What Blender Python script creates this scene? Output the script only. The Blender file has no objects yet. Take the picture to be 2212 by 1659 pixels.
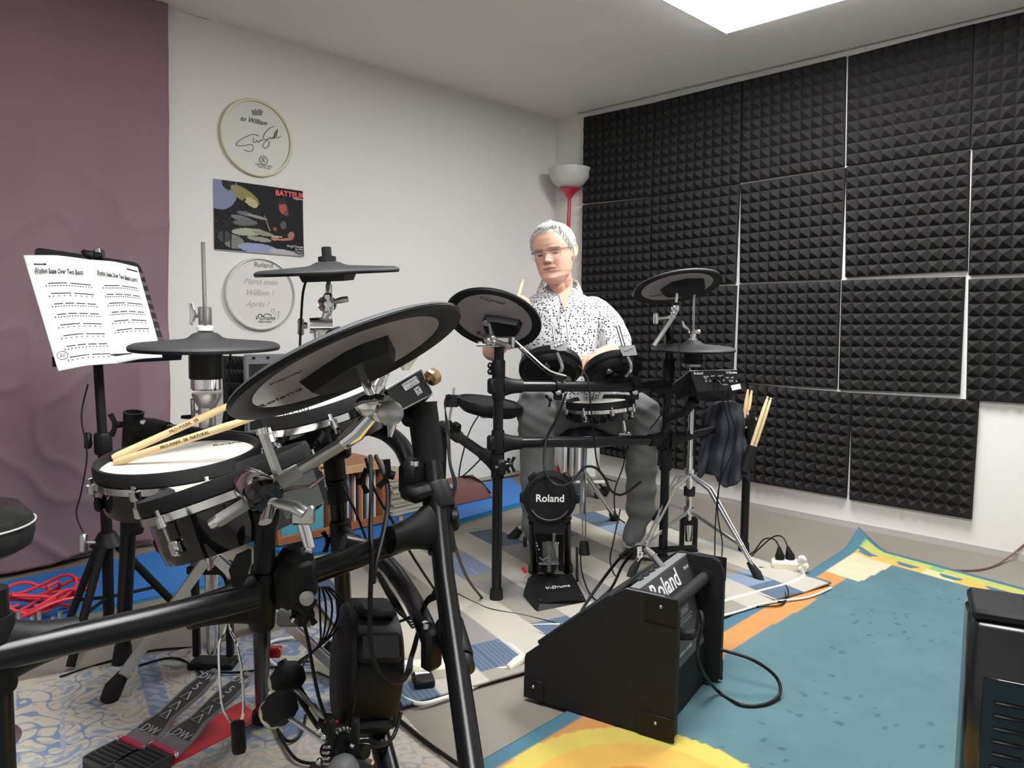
import bpy, bmesh, math, random
from mathutils import Vector as V, Matrix
from math import sin, cos, pi, radians
random.seed(7)
SC = bpy.context.scene
COL = SC.collection
# ---------------- camera
F0, YAW, PITCH, ROLL, CH = 1650.6, .78885, .0834, .0116, .9345
_f = V((cos(YAW)*cos(PITCH), sin(YAW)*cos(PITCH), -sin(PITCH)))
_r = V((sin(YAW), -cos(YAW), 0)); _u = _r.cross(_f)
_r, _u = cos(ROLL)*_r+sin(ROLL)*_u, -sin(ROLL)*_r+cos(ROLL)*_u
CAM = V((0, 0, CH))
cd = bpy.data.cameras.new('camera'); co = bpy.data.objects.new('camera', cd); COL.objects.link(co)
cd.sensor_width = 36; cd.lens = F0/2212*36; cd.clip_start = .05
m = Matrix((_r, _u, -_f)).transposed().to_4x4(); m.translation = CAM; co.matrix_world = m
SC.camera = co
# ---------------- exposure, world
SC.view_settings.view_transform = 'Standard'; SC.view_settings.look = 'None'
SC.view_settings.gamma = 1; SC.view_settings.use_curve_mapping = False
SC.view_settings.exposure = EXPO = 0.30
w = bpy.data.worlds.new('world'); SC.world = w; w.use_nodes = True
w.node_tree.nodes['Background'].inputs[0].default_value = (.9, .93, 1, 1)
w.node_tree.nodes['Background'].inputs[1].default_value = .12
LED = 26.0      # strength of the ceiling LED panels
# ---------------- picture measurements -> places in the room
def ray(x, y): return _f+(x-1106)/F0*_r-(y-829.5)/F0*_u
def P(x, y, d): return CAM+d*ray(x, y)
def G(x, y, z=0.0): q = ray(x, y); return CAM+(z-CH)/q.z*q
XR, YL, HC = 3.5523, 3.2238, 2.16
def WL(x, y, Y=YL): q = ray(x, y); return CAM+Y/q.y*q
def WR(x, y, X=XR): q = ray(x, y); return CAM+X/q.x*q
def dep(p): return (p-CAM).dot(_f)
def ndir(x, y, ang, ratio, below=False):
    """unit normal of a disc seen as an ellipse (major axis at ang degrees, minor/major=ratio)"""
    v = ray(x, y).normalized(); a = radians(ang)
    mj = cos(a)*_r+sin(a)*_u; mj = (mj-mj.dot(v)*v).normalized(); mn = v.cross(mj)
    if mn.dot(_u) < 0: mn = -mn
    s = math.sqrt(max(0, 1-ratio*ratio))
    n = s*mn+(ratio*v if below else -ratio*v)
    return n.normalized(), mj
def frame(n, h=None):
    n = V(n).normalized()
    h = V(h) if h is not None else (V((0, 0, 1)) if abs(n.z) < .9 else V((1, 0, 0)))
    x = (h-h.dot(n)*n).normalized(); return x, n.cross(x), n
# ---------------- materials
def nm(name):
    m = bpy.data.materials.new(name); m.use_nodes = True
    return m, m.node_tree.nodes, m.node_tree.links, m.node_tree.nodes['Principled BSDF']
def mat(name, col, rough=.5, metal=0, var=.06, scale=40, bump=0, bscale=200, coat=0, attr=False, spec=.5, trans=0, emit=0, alpha=1):
    m, N, L, B = nm(name)
    B.inputs['Roughness'].default_value = rough; B.inputs['Metallic'].default_value = metal
    B.inputs['Coat Weight'].default_value = coat; B.inputs['Specular IOR Level'].default_value = spec
    B.inputs['Transmission Weight'].default_value = trans; B.inputs['Alpha'].default_value = alpha
    tc = N.new('ShaderNodeTexCoord'); nz = N.new('ShaderNodeTexNoise'); nz.inputs['Scale'].default_value = scale
    L.new(tc.outputs['Object'], nz.inputs['Vector'])
    mr = N.new('ShaderNodeMapRange'); mr.inputs[3].default_value = 1-var; mr.inputs[4].default_value = 1+var
    L.new(nz.outputs[0], mr.inputs[0])
    mx = N.new('ShaderNodeMix'); mx.data_type = 'RGBA'; mx.blend_type = 'MULTIPLY'; mx.inputs[0].default_value = 1
    if attr:
        at = N.new('ShaderNodeAttribute'); at.attribute_name = 'Col'; L.new(at.outputs['Color'], mx.inputs[6])
    else: mx.inputs[6].default_value = (*col, 1)
    L.new(mr.outputs[0], mx.inputs[7]); L.new(mx.outputs[2], B.inputs['Base Color'])
    if emit:
        B.inputs['Emission Color'].default_value = (*col, 1); B.inputs['Emission Strength'].default_value = emit
    if bump:
        n2 = N.new('ShaderNodeTexNoise'); n2.inputs['Scale'].default_value = bscale; L.new(tc.outputs['Object'], n2.inputs['Vector'])
        bp = N.new('ShaderNodeBump'); bp.inputs['Strength'].default_value = bump; bp.inputs['Distance'].default_value = .002
        L.new(n2.outputs[0], bp.inputs['Height']); L.new(bp.outputs[0], B.inputs['Normal'])
    return m
M_ = dict(
 wall=mat('wall_paint', (.725, .70, .665), .8, var=.02, scale=3, bump=.15, bscale=120),
 ceil=mat('ceiling_paint', (.84, .81, .755), .85, var=.02, scale=3),
 floor=mat('linoleum', (.215, .192, .160), .5, var=.08, scale=9, bump=.1, bscale=60),
 base=mat('baseboard_grey', (.42, .40, .38), .6),
 foam=mat('acoustic_foam', (.020, .0185, .018), .85, var=.15, scale=60, bump=.6, bscale=700, spec=.25),
 blk=mat('black_plastic', (.006, .006, .0062), .5, bump=.15, bscale=900, spec=.25),
 rack=mat('black_powder_coated_tube', (.006, .006, .0065), .27, bump=.08, bscale=1200, spec=.32),
 rub=mat('black_rubber', (.011, .0105, .011), .65, bump=.3, bscale=700, spec=.3),
 under=mat('black_cymbal_underside', (.007, .0068, .007), .5, spec=.25),
 cym=mat('cymbal_rubber', (.034, .034, .036), .6, bump=.25, bscale=500),
 gloss=mat('gloss_black_shell', (.006, .006, .007), .08, coat=.5),
 chrome=mat('chrome', (.78, .78, .80), .1, 1, var=.03),
 alu=mat('aluminium', (.62, .62, .63), .35, 1, var=.05),
 steel=mat('dull_steel', (.45, .44, .43), .35, 1),
 mauve=mat('grey_mauve_plate', (.30, .265, .285), .3),
 grey=mat('grey_plastic', (.16, .165, .17), .5),
 lgrey=mat('light_grey_plate', (.42, .46, .47), .45),
 head=mat('white_mesh_head', (.62, .60, .53), .65, bump=.2, bscale=2500),
 wood=mat('hickory', (.78, .58, .31), .5, var=.12, scale=25),
 white=mat('white_plastic', (.80, .79, .76), .4),
 cream=mat('cream_plastic', (.76, .72, .55), .45),
 cord=mat('black_cable', (.007, .007, .007), .5, spec=.25),
 wcord=mat('white_cable', (.75, .73, .68), .45),
 ink=mat('black_ink', (.02, .02, .02), .7),
 silver=mat('silver_print', (.62, .62, .62), .4),
 pale=mat('pale_print', (.45, .45, .45), .5),
 red=mat('red_lacquer', (.55, .02, .03), .3),
)
# ---------------- mesh building
class MB:
    def __init__(s): s.v = []; s.f = []; s.c = None
    def add(s, vs, fs):
        o = len(s.v); s.v += [V(q) for q in vs]; s.f += [tuple(i+o for i in f) for f in fs]; return s
    def box(s, c, size, ax=None, bev=0.0):
        c = V(c); ax = ax or (V((1, 0, 0)), V((0, 1, 0)), V((0, 0, 1)))
        h = [k/2 for k in size]; b = min(bev, *[k*.98 for k in h])
        if b <= 0:
            vs = [c+ax[0]*i*h[0]+ax[1]*j*h[1]+ax[2]*k*h[2] for i in (-1, 1) for j in (-1, 1) for k in (-1, 1)]
            return s.add(vs, [(0, 1, 3, 2), (4, 6, 7, 5), (0, 4, 5, 1), (2, 3, 7, 6), (0, 2, 6, 4), (1, 5, 7, 3)])
        vs = []; idx = {}
        for i in (-1, 1):
            for j in (-1, 1):
                for k in (-1, 1):
                    for a in range(3):
                        q = [i*(h[0]-b), j*(h[1]-b), k*(h[2]-b)]; q[a] = (i, j, k)[a]*h[a]
                        idx[i, j, k, a] = len(vs); vs.append(c+ax[0]*q[0]+ax[1]*q[1]+ax[2]*q[2])
        fs = []
        sg = [(-1, -1), (1, -1), (1, 1), (-1, 1)]
        def key(a, sa, b1, s1, b2, s2): q = [0, 0, 0]; q[a] = sa; q[b1] = s1; q[b2] = s2; return tuple(q)
        for a in range(3):
            b1, b2 = (a+1) % 3, (a+2) % 3
            for sa in (-1, 1):
                fs.append([idx[key(a, sa, b1, x, b2, y)+(a,)] for x, y in sg])
        for a in range(3):
            b1, b2 = (a+1) % 3, (a+2) % 3
            for x in (-1, 1):
                for y in (-1, 1):
                    k0, k1 = key(a, -1, b1, x, b2, y), key(a, 1, b1, x, b2, y)
                    fs.append([idx[k0+(b1,)], idx[k1+(b1,)], idx[k1+(b2,)], idx[k0+(b2,)]])
        for i in (-1, 1):
            for j in (-1, 1):
                for k in (-1, 1): fs.append([idx[i, j, k, a] for a in range(3)])
        return s.add(vs, fs)
    def tube(s, pts, r, n=14, caps=True, flat=None, fdir=None):
        pts = [V(p) for p in pts]; N = len(pts); rs = r if isinstance(r, (list, tuple)) else [r]*N
        vs = []; x = None
        for i, p in enumerate(pts):
            t = (pts[min(i+1, N-1)]-pts[max(i-1, 0)]).normalized()
            if x is None: x = frame(t, fdir)[0]
            x = (x-x.dot(t)*t).normalized(); y = t.cross(x)
            for k in range(n):
                a = 2*pi*k/n; vs.append(p+rs[i]*(cos(a)*x+sin(a)*y*(flat or 1)))
        fs = [(i*n+k, i*n+(k+1) % n, (i+1)*n+(k+1) % n, (i+1)*n+k) for i in range(N-1) for k in range(n)]
        if caps: fs += [tuple(range(n))[::-1], tuple(range((N-1)*n, N*n))]
        return s.add(vs, fs)
    def lathe(s, prof, o, ax, n=48, caps=True):
        o = V(o); x, y, z = frame(ax); vs = []
        for (r, h) in prof:
            for k in range(n): a = 2*pi*k/n; vs.append(o+z*h+max(r, 1e-5)*(cos(a)*x+sin(a)*y))
        N = len(prof)
        fs = [(i*n+k, i*n+(k+1) % n, (i+1)*n+(k+1) % n, (i+1)*n+k) for i in range(N-1) for k in range(n)]
        if caps: fs += [tuple(range(n))[::-1], tuple(range((N-1)*n, N*n))]
        return s.add(vs, fs)
    def prism(s, poly, o, x, y, th):
        """outline (2d) in the x,y plane through o, thickened along x cross y"""
        o = V(o); x = V(x); y = V(y); z = x.cross(y).normalized()*th; n = len(poly)
        vs = [o+a*x+b*y for a, b in poly]+[o+a*x+b*y+z for a, b in poly]
        return s.add(vs, [tuple(range(n))[::-1], tuple(range(n, 2*n))]+[(i, (i+1) % n, n+(i+1) % n, n+i) for i in range(n)])
    def slab(s, pts, off):
        n = len(pts); off = V(off); vs = [V(p) for p in pts]+[V(p)+off for p in pts]
        return s.add(vs, [tuple(range(n))[::-1], tuple(range(n, 2*n))]+[(i, (i+1) % n, n+(i+1) % n, n+i) for i in range(n)])
    def ball(s, c, r, ax=None, n=12, sq=(1, 1, 1)):
        ax = ax or (V((1, 0, 0)), V((0, 1, 0)), V((0, 0, 1))); c = V(c); vs = []; m2 = n//2
        for i in range(m2+1):
            t = pi*i/m2
            for k in range(n):
                a = 2*pi*k/n; rr = max(sin(t), 1e-3)
                vs.append(c+r*(rr*cos(a)*ax[0]*sq[0]+rr*sin(a)*ax[1]*sq[1]+cos(t)*ax[2]*sq[2]))
        return s.add(vs, [(i*n+k, i*n+(k+1) % n, (i+1)*n+(k+1) % n, (i+1)*n+k) for i in range(m2) for k in range(n)])
    def grid(s, nu, nv, fn, closed=False):
        vs = [fn(i/(nu-1), j/(nv-1)) for j in range(nv) for i in range(nu)]
        return s.add(vs, [(j*nu+i, j*nu+i+1, (j+1)*nu+i+1, (j+1)*nu+i) for j in range(nv-1) for i in range(nu-1)])
    def build(s, name, mt, parent=None, smooth=True, ang=38, merge=False, recalc=True, wn=False):
        me = bpy.data.meshes.new(name); off = V(parent['_o']) if parent is not None else V((0, 0, 0))
        if parent is None and s.v:
            off = V((sum(q.x for q in s.v)/len(s.v), sum(q.y for q in s.v)/len(s.v), min(q.z for q in s.v)))
        me.from_pydata([q-off for q in s.v], [], s.f); me.validate()
        if recalc or merge:
            b = bmesh.new(); b.from_mesh(me)
            if merge: bmesh.ops.remove_doubles(b, verts=b.verts, dist=1e-5)
            bmesh.ops.recalc_face_normals(b, faces=b.faces); b.to_mesh(me); b.free()
        me.materials.append(M_[mt] if isinstance(mt, str) else mt)
        if smooth:
            me.shade_smooth(); me.set_sharp_from_angle(angle=radians(ang))
        ob = bpy.data.objects.new(name, me); COL.objects.link(ob)
        if parent is not None:
            ob.parent = parent
            ob['_o'] = list(off)
        else: ob.location = off; ob['_o'] = list(off)
        return ob
def thing(name, label, cat, loc, group=None):
    o = bpy.data.objects.new(name, None); COL.objects.link(o); o.location = loc; o.empty_display_size = .05
    o['label'] = label; o['category'] = cat; o['_o'] = list(loc)
    if group: o['group'] = group
    return o
def tag(o, label, cat, group=None, kind=None):
    o['label'] = label; o['category'] = cat
    if group: o['group'] = group
    if kind: o['kind'] = kind
    return o
def struct(o, label=None, cat=None):
    o['kind'] = 'structure'
    if label: o['label'] = label
    if cat: o['category'] = cat
    return o
def colored(o, fn):
    """per-vertex pattern colours: fn(index, local position) -> rgb"""
    me = o.data; at = me.color_attributes.new('Col', 'FLOAT_COLOR', 'POINT'); buf = []
    for i, v in enumerate(me.vertices): buf += [*fn(i, v.co), 1.0]
    at.data.foreach_set('color', buf); return o
def text(s, o, x, y, size, mt, parent, name='lettering', th=.0004, shear=0, align='CENTER', sx=1, bold=0):
    """lettering lying in the plane x (reading direction), y (up)"""
    cu = bpy.data.curves.new('t', 'FONT'); cu.body = s; cu.size = size; cu.extrude = th; cu.shear = shear; cu.align_x = align; cu.align_y = 'CENTER'
    cu.resolution_u = 3; cu.offset = bold
    tmp = bpy.data.objects.new('t', cu); COL.objects.link(tmp)
    me = bpy.data.meshes.new_from_object(tmp); COL.objects.unlink(tmp); bpy.data.objects.remove(tmp)
    x = V(x).normalized(); y = V(y); y = (y-y.dot(x)*x).normalized(); z = x.cross(y); o = V(o)
    mb = MB(); mb.add([o+x*v.co.x*sx+y*v.co.y+z*v.co.z for v in me.vertices], [tuple(p.vertices) for p in me.polygons])
    bpy.data.meshes.remove(me)
    return mb.build(name, mt, parent, smooth=False, recalc=False)
def spl(pts, k=6):
    """Catmull-Rom through points"""
    pts = [V(p) for p in pts]; out = []; n = len(pts)
    for i in range(n-1):
        a, b, c, d = pts[max(i-1, 0)], pts[i], pts[i+1], pts[min(i+2, n-1)]
        for j in range(k):
            t = j/k; out.append(.5*((2*b)+(c-a)*t+(2*a-5*b+4*c-d)*t*t+(3*b-a-3*c+d)*t**3))
    return out+[pts[-1]]
def pp(l): return [P(*q) for q in l]
def bil(A, B, C, D, u, v): return (A*(1-u)+B*u)*(1-v)+(D*(1-u)+C*u)*v
# ================= ROOM
XB, YB = -1.6, -1.6
def wallbox(name, lo, hi, mt, label, cat):
    mb = MB(); c = [(a+b)/2 for a, b in zip(lo, hi)]; mb.box(c, [b-a for a, b in zip(lo, hi)])
    return struct(mb.build(name, mt, None, smooth=False), label, cat)
wallbox('floor', (XB, YB, -.1), (XR+.1, YL+.1, 0), 'floor', 'grey linoleum floor of the rehearsal room', 'floor')
wallbox('ceiling', (XB, YB, HC), (XR+.1, YL+.1, HC+.1), 'ceil', 'plain off-white ceiling with a cracked joint', 'ceiling')
wallbox('wall_left', (XB, YL, 0), (XR+.1, YL+.1, HC), 'wall', 'white wall with drumheads and poster', 'wall')
wallbox('wall_right', (XR, YB, 0), (XR+.1, YL, HC), 'wall', 'white wall covered with black foam panels', 'wall')
wallbox('wall_back', (XB-.1, YB, 0), (XB, YL, HC), 'wall', 'white wall behind the camera', 'wall')
wallbox('wall_front', (XB, YB-.1, 0), (XR+.1, YB, HC), 'wall', 'white side wall out of view', 'wall')
mb = MB(); mb.box(((XB+XR)/2, YL-.002, .012), (XR-XB, .006, .022)); struct(mb.build('baseboard_left', 'base', None), 'thin grey skirting along the left wall', 'baseboard')
mb = MB(); mb.box((XR-.002, (YB+YL)/2, .014), (.006, YL-YB-.01, .028)); struct(mb.build('baseboard_right', 'base', None), 'thin grey skirting along the foam wall', 'baseboard')
# shadow gap between ceiling and right wall
mb = MB(); mb.box((XR-.022, (YB+YL)/2-.05, HC-.003), (.016, YL-YB-.3, .006)); struct(mb.build('trim_1', 'base', None), 'dark joint line along the ceiling edge', 'trim')
mb = MB(); mb.tube([WL(372, 18)+V((0, -.003, 0)), WL(440, 38)+V((0, -.003, -.004)), WL(452, 42)+V((0, -.003, 0))], .0022, 6)
struct(mb.build('trim_2', 'base', None), 'short crack in the joint of left wall and ceiling', 'trim')

# foam panels -----------------------------------------------------------
def z3(x, y): return (1240+x/2.276, y/2.276)
def z4(x, y): return (1240+x/2.276, 560+y/2.276)
R1, R2, R3, R4 = 'top row', 'second row', 'third row', 'bottom row'
pan = [
 ([z3(58,580),z3(410,507),z3(392,968),z3(52,1002)], 'black pyramid foam panel in the wall corner, topmost, behind the lamp bowl'),
 ([z3(412,505),z3(832,403),z3(822,903),z3(394,966)], 'black foam panel in the top row, second from the corner, bluish lit'),
 ([z3(838,402),z3(1342,282),z3(1334,820),z3(829,898)], 'black foam panel in the top row, third from the corner, white gaps beside it'),
 ([z3(1356,282),z3(1975,123),z3(1952,733),z3(1346,818)], 'black foam panel in the top row, fourth from the corner, nearest the ceiling light'),
 ([z3(1982,123),None,None,z3(1958,738)], 'black foam panel at the upper right edge of the photo'),
 ([z3(52,1010),z3(390,974),z3(383,1420),z3(46,1440)], 'black foam panel in the wall corner beside the man\'s head'),
 ([z3(394,970),z3(821,908),z3(800,1393),z3(386,1420)], 'black foam panel behind the tilted cymbal near the foam wall'),
 ([z3(829,910),z3(1340,828),z3(1318,1372),z3(823,1390)], 'black foam panel in the second row with a white stripe on both sides'),
 ([z3(1346,824),z3(1951,742),z3(1938,1330),z3(1341,1364)], 'black foam panel in the second row above the framed-looking square panel'),
 ([z3(1965,744),None,None,z3(1946,1354)], 'black foam panel at the right photo edge, second down'),
 ([z4(46,172),z4(384,146),z4(376,585),z4(50,590)], 'black foam panel in the corner at the level of the man\'s shoulder'),
 ([z4(386,146),z4(805,130),z4(785,592),z4(378,585)], 'black foam panel behind the rear hi-hat rod'),
 ([z4(822,125),z4(1314,108),z4(1297,634),z4(806,603)], 'black foam panel in the third row just right of the rear hi-hat'),
 ([z4(1324,104),z4(1927,86),z4(1900,662),z4(1309,638)], 'black foam panel framed by white gaps on all sides'),
 ([z4(1946,100),None,None,z4(1934,690)], 'black foam panel at the right photo edge, lowest there'),
 ([z4(60,595),z4(376,590),z4(378,1005),z4(90,945)], 'black foam panel low in the corner above the white heater'),
 ([z4(378,590),z4(858,610),z4(848,1085),z4(380,1005)], 'black foam panel low on the wall behind the hanging jacket'),
 ([z4(864,615),z4(1371,657),z4(1344,1171),z4(852,1087)], 'black foam panel in the bottom row behind the drumsticks in the bag'),
 ([z4(1374,656),z4(1995,692),z4(1958,1275),z4(1361,1178)], 'lowest and rightmost black foam panel of the bottom row'),
]
def foam(quad, label, n=10, X=XR, left=False, group='acoustic foam panels on the right wall'):
    A, B, C, D = quad
    mb = MB(); inn = V((0, -1, 0)) if left else V((-1, 0, 0))
    fv = []
    for j in range(n):
        for i in range(n):
            q = [bil(A, B, C, D, (i+a)/n, (j+b)/n) for a, b in ((0, 0), (1, 0), (1, 1), (0, 1))]
            jit = V((0, random.uniform(-.002, .002), random.uniform(-.002, .002)))
            apex = bil(A, B, C, D, (i+.5)/n, (j+.5)/n)+inn*.05+jit
            q = [p+inn*.019 for p in q]
            mb.add(q+[apex], [(0, 1, 4), (1, 2, 4), (2, 3, 4), (3, 0, 4)])
    q = [A, B, C, D]; mb.add([p+inn*.003 for p in q]+[p+inn*.019 for p in q], [(0, 1, 2, 3), (0, 4, 5, 1), (1, 5, 6, 2), (2, 6, 7, 3), (3, 7, 4, 0)])
    o = mb.build('foam_panel', 'foam', None, smooth=False, merge=True)
    return tag(o, label, 'acoustic foam', group)
for q, lab in pan:
    A = WR(*q[0]); D = WR(*q[3])
    if q[1] is None: B = A+V((0, -.5, .005)); C = D+V((0, -.5, .004))
    else: B = WR(*q[1]); C = WR(*q[2])
    foam([A, B, C, D], lab)
# left wall things --------------------------------------------------------
def WLn(x, y, off=.0): p = WL(x, y); p.y -= off; return p
WX, WZ, WN = V((1, 0, 0)), V((0, 0, 1)), V((0, -1, 0))
# signed drumhead
def stroke(pts, r, name, mt, par, flat=.3):
    return MB().tube(spl(pts, 5), r, 5).build(name, mt, par)
cc = WLn(552.5, 300, .008)
M_['oldhead'] = mat('aged_drumhead_film', (.60, .585, .53), .5, var=.05, scale=4)
M_['hoop'] = mat('aged_hoop', (.58, .55, .38), .45)
def wallhead(cx, cy, rx, rz, hoopmat, filmmat, label, w=.012, th=.016):
    c = WLn(cx, cy, .001); t = thing('drumhead', label, 'drumhead', c-V((0, 0, rz)))
    mb = MB(); n = 72; vs = []
    prof = [(1.0, 0), (1.0, th*.7), (1-w*.3/rx, th), (1-w/rx, th), (1-w/rx, th*.4)]
    for k in range(n):
        a = 2*pi*k/n
        for (s_, h) in prof: vs.append(c+V((rx*s_*cos(a), -h, rz*s_*sin(a))))
    m_ = len(prof); mb.add(vs, [(k*m_+i, k*m_+i+1, ((k+1) % n)*m_+i+1, ((k+1) % n)*m_+i) for k in range(n) for i in range(m_-1)])
    mb.build('hoop', hoopmat, t)
    mb = MB(); ring = [c+V((rx*.965*cos(2*pi*k/n), -th*.45, rz*.965*sin(2*pi*k/n))) for k in range(n)]
    mb.slab(ring, V((0, th*.3, 0))); mb.build('film', filmmat, t)
    return t, c+V((0, -th*.45-.001, 0))
a, b = WL(474, 300), WL(631, 300); tz, bz = WL(552, 216).z, WL(556, 384).z
t, c0 = wallhead(553, 299, (b.x-a.x)/2, (tz-bz)/2, 'hoop', 'oldhead', 'round yellowed drumhead with black signature above the poster')
def onw(x, y, off=.0105): return WLn(x, y, off)
# crown mark
mb = MB(); X, Z = .0105, 0
cr = [(541,237),(545,241),(549,236),(553,241),(558,236),(562,241),(566,238),(563,250),(544,249)]
mb.slab([onw(*q) for q in cr], V((0, -.0005, 0))); mb.build('crown_mark', 'grey', t)
text('to William', onw(545, 262), WX, WZ, .030, 'ink', t, 'handwriting', shear=.5, sx=.95)
for s_ in ([(557,295),(545,291),(530,296),(513,306),(508,314),(520,316),(540,313),(545,320),(540,328),(525,325)],
           [(546,298),(545,308),(549,308),(553,304),(556,309),(561,303),(565,305)],
           [(590,274),(580,278),(569,290),(567,302),(576,302),(572,306),(565,314),(570,321),(578,316),(579,306)],
           [(576,302),(581,298),(584,301),(587,297),(589,300),(592,284),(590,300),(597,280),(595,299),(604,295)]):
    mb = MB(); mb.tube(spl([onw(*q, .011) for q in s_], 5), .0011, 5); mb.build('signature', 'ink', t)
mb = MB(); mb.lathe([(.020, 0), (.020, .0006), (.017, .0006), (.017, 0)], onw(567, 347, .0108), WN, 20, caps=False); mb.build('round_mark', 'grey', t)
text('R', onw(567, 347), WX, WZ, .03, 'grey', t, 'round_mark')
text('WEATHER KING', onw(568, 358), WX, WZ, .011, 'grey', t, 'small_print'); text('MADE IN U.S.A.', onw(569, 363), WX, WZ, .009, 'grey', t, 'small_print')
# lower drumhead (mesh head)
M_['newhead'] = mat('white_drumhead_film', (.66, .63, .58), .5, var=.03, scale=5)
a, b = WL(486, 635), WL(636, 635); tz, bz = WL(561, 558).z, WL(561, 714).z
t, c0 = wallhead(560.5, 635.5, (b.x-a.x)/2, (tz-bz)/2, 'alu', 'newhead', 'round white drumhead with silver hoop under the poster', w=.006, th=.02)
def onw(x, y, off=.0115): return WLn(x, y, off)
text('Roland', onw(567, 573), WX, WZ, .032, 'grey', t, 'lettering')
M_['pencil'] = mat('faded_pen', (.42, .41, .39), .7)
for s_, x, y in (('Merci mon', 560, 609), ('William !', 557, 633), ('Apr\u00e8s !', 553, 657)):
    text(s_, onw(x, y), WX, WZ, .036, 'pencil', t, 'handwriting', shear=.45, sx=1.0)
mb = MB(); mb.tube(spl([onw(*q) for q in [(586,676),(584,668),(590,668),(592,680),(598,672),(600,676),(597,690)]], 5), .0012, 5); mb.build('handwriting', 'pencil', t)
text('V-Drums', onw(570, 687), WX, WZ, .026, 'ink', t, 'lettering', shear=.3)
mb = MB(); mb.tube(spl([onw(*q) for q in [(555,686),(556,680),(562,679),(565,684),(572,678),(580,679),(584,683)]], 5), .0016, 5); mb.build('winged_mark', 'ink', t)
text('MESH HEAD', onw(570, 695), WX, WZ, .012, 'grey', t, 'small_print')
# poster ---------------------------------------------------------------
A, B, C, D = [WLn(x, y, .004) for x, y in ((460, 386), (653, 413), (655, 555), (462, 540))]
t = thing('poster', 'dark concert poster of a drummer with red word BATTEUR', 'poster', (A+D)/2)
M_['print'] = mat('printed_paper', (1, 1, 1), .6, spec=.25, attr=True, var=.03, scale=20)
mb = MB(); nu, nv = 150, 110
mb.grid(nu, nv, lambda u, v: bil(A, B, C, D, u, v)+V((0, -.003*sin(pi*u)-.004*(u*v)**4, 0)))
sheet = mb.build('sheet', 'print', t, smooth=True, recalc=False)
def ell(u, v, cx, cy, a, b, ang=0):
    c_, s_ = cos(radians(ang)), sin(radians(ang)); x, y = (u-cx)*1.35, v-cy
    p, q = (x*c_+y*s_)/a, (-x*s_+y*c_)/b; return p*p+q*q
blobs = [ # cx,cy,a,b,ang,colour (plain generic scene: cymbals, drums, person)
 (.06,.12,.26,.30,0,(.42,.45,.58)), (.16,.03,.1,.1,0,(.05,.05,.05)),(.33,.18,.23,.09,28,(.50,.44,.24)),(.40,.27,.10,.06,30,(.72,.66,.42)),
 (.30,.52,.17,.04,10,(.35,.35,.38)),(.33,.44,.12,.03,5,(.30,.32,.36)),(.46,.47,.16,.02,8,(.55,.52,.45)),(.33,.57,.18,.045,-4,(.30,.31,.30)),
 (.36,.70,.24,.055,-4,(.62,.63,.52)),(.52,.70,.16,.035,6,(.50,.48,.42)),(.48,.79,.18,.035,4,(.52,.52,.44)),(.20,.86,.16,.10,10,(.40,.41,.38)),(.11,.80,.1,.08,0,(.15,.16,.17)),
 (.47,.93,.30,.075,3,(.50,.55,.72)),(.76,.965,.22,.05,6,(.70,.66,.66)),
 (.76,.30,.065,.095,-14,(.60,.22,.17)),(.745,.20,.065,.045,-14,(.06,.05,.05)),(.795,.37,.035,.05,0,(.42,.12,.10)),
 (.83,.60,.15,.20,-8,(.012,.012,.014)),(.76,.55,.05,.06,10,(.22,.23,.25)),(.85,.69,.05,.06,40,(.62,.34,.28)),(.78,.76,.13,.018,-8,(.66,.38,.32)),(.66,.76,.06,.03,-6,(.68,.42,.36)),
 (.66,.62,.03,.03,0,(.5,.2,.16))]
def pcol(i, co_):
    u, v = (i % nu)/(nu-1), (i//nu)/(nv-1)
    c = (.012, .012, .014)
    n_ = random.random()
    if u < .5 and v > .35 and n_ > .93: c = (.16, .17, .19)
    for cx, cy, a_, b_, an, cl in blobs:
        if ell(u, v, cx, cy, a_, b_, an) < 1: c = cl
    if abs((v-.38)+(u-.20)*1.1) < .018 and .08 < u < .34: c = (.02, .02, .02)
    if abs((u-.56)-(v-.5)*.28) < .006 and .44 < v < .66: c = (.55, .45, .35)
    if abs((v-.76)+.03) < .012 and .62 < u < .74: c = (.75, .68, .55)
    for k in (.10, .17):
        if abs(u-k) < .008 and .7 < v < .98: c = (.02, .02, .02)
    if v > .985: c = (.5, .5, .5)
    return c
colored(sheet, lambda i, c: tuple(q*(.25+.55*max(q, .2)) for q in pcol(i, c)))
M_['posterred'] = mat('red_print', (.75, .06, .05), .45)
Xp = (B-A).normalized(); Zp = V((0, 0, 1))
text('BATTEUR', WLn(624, 421, .0085), Xp, Zp, .033, 'posterred', t, 'headline', bold=.0008)
text('magazine', WLn(642, 430, .0085), Xp, Zp, .013, 'silver', t, 'small_print')
for k, s_ in enumerate(('Virgil Donati', '(by Max)', 'Concert in Valence', '09/10/2018')):
    text(s_, WLn(653, 534.5+k*5.4, .0085), Xp, Zp, .016 if k == 0 else .0115, 'silver', t, 'small_print', align='RIGHT')
from mathutils import noise as mnoise
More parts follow.
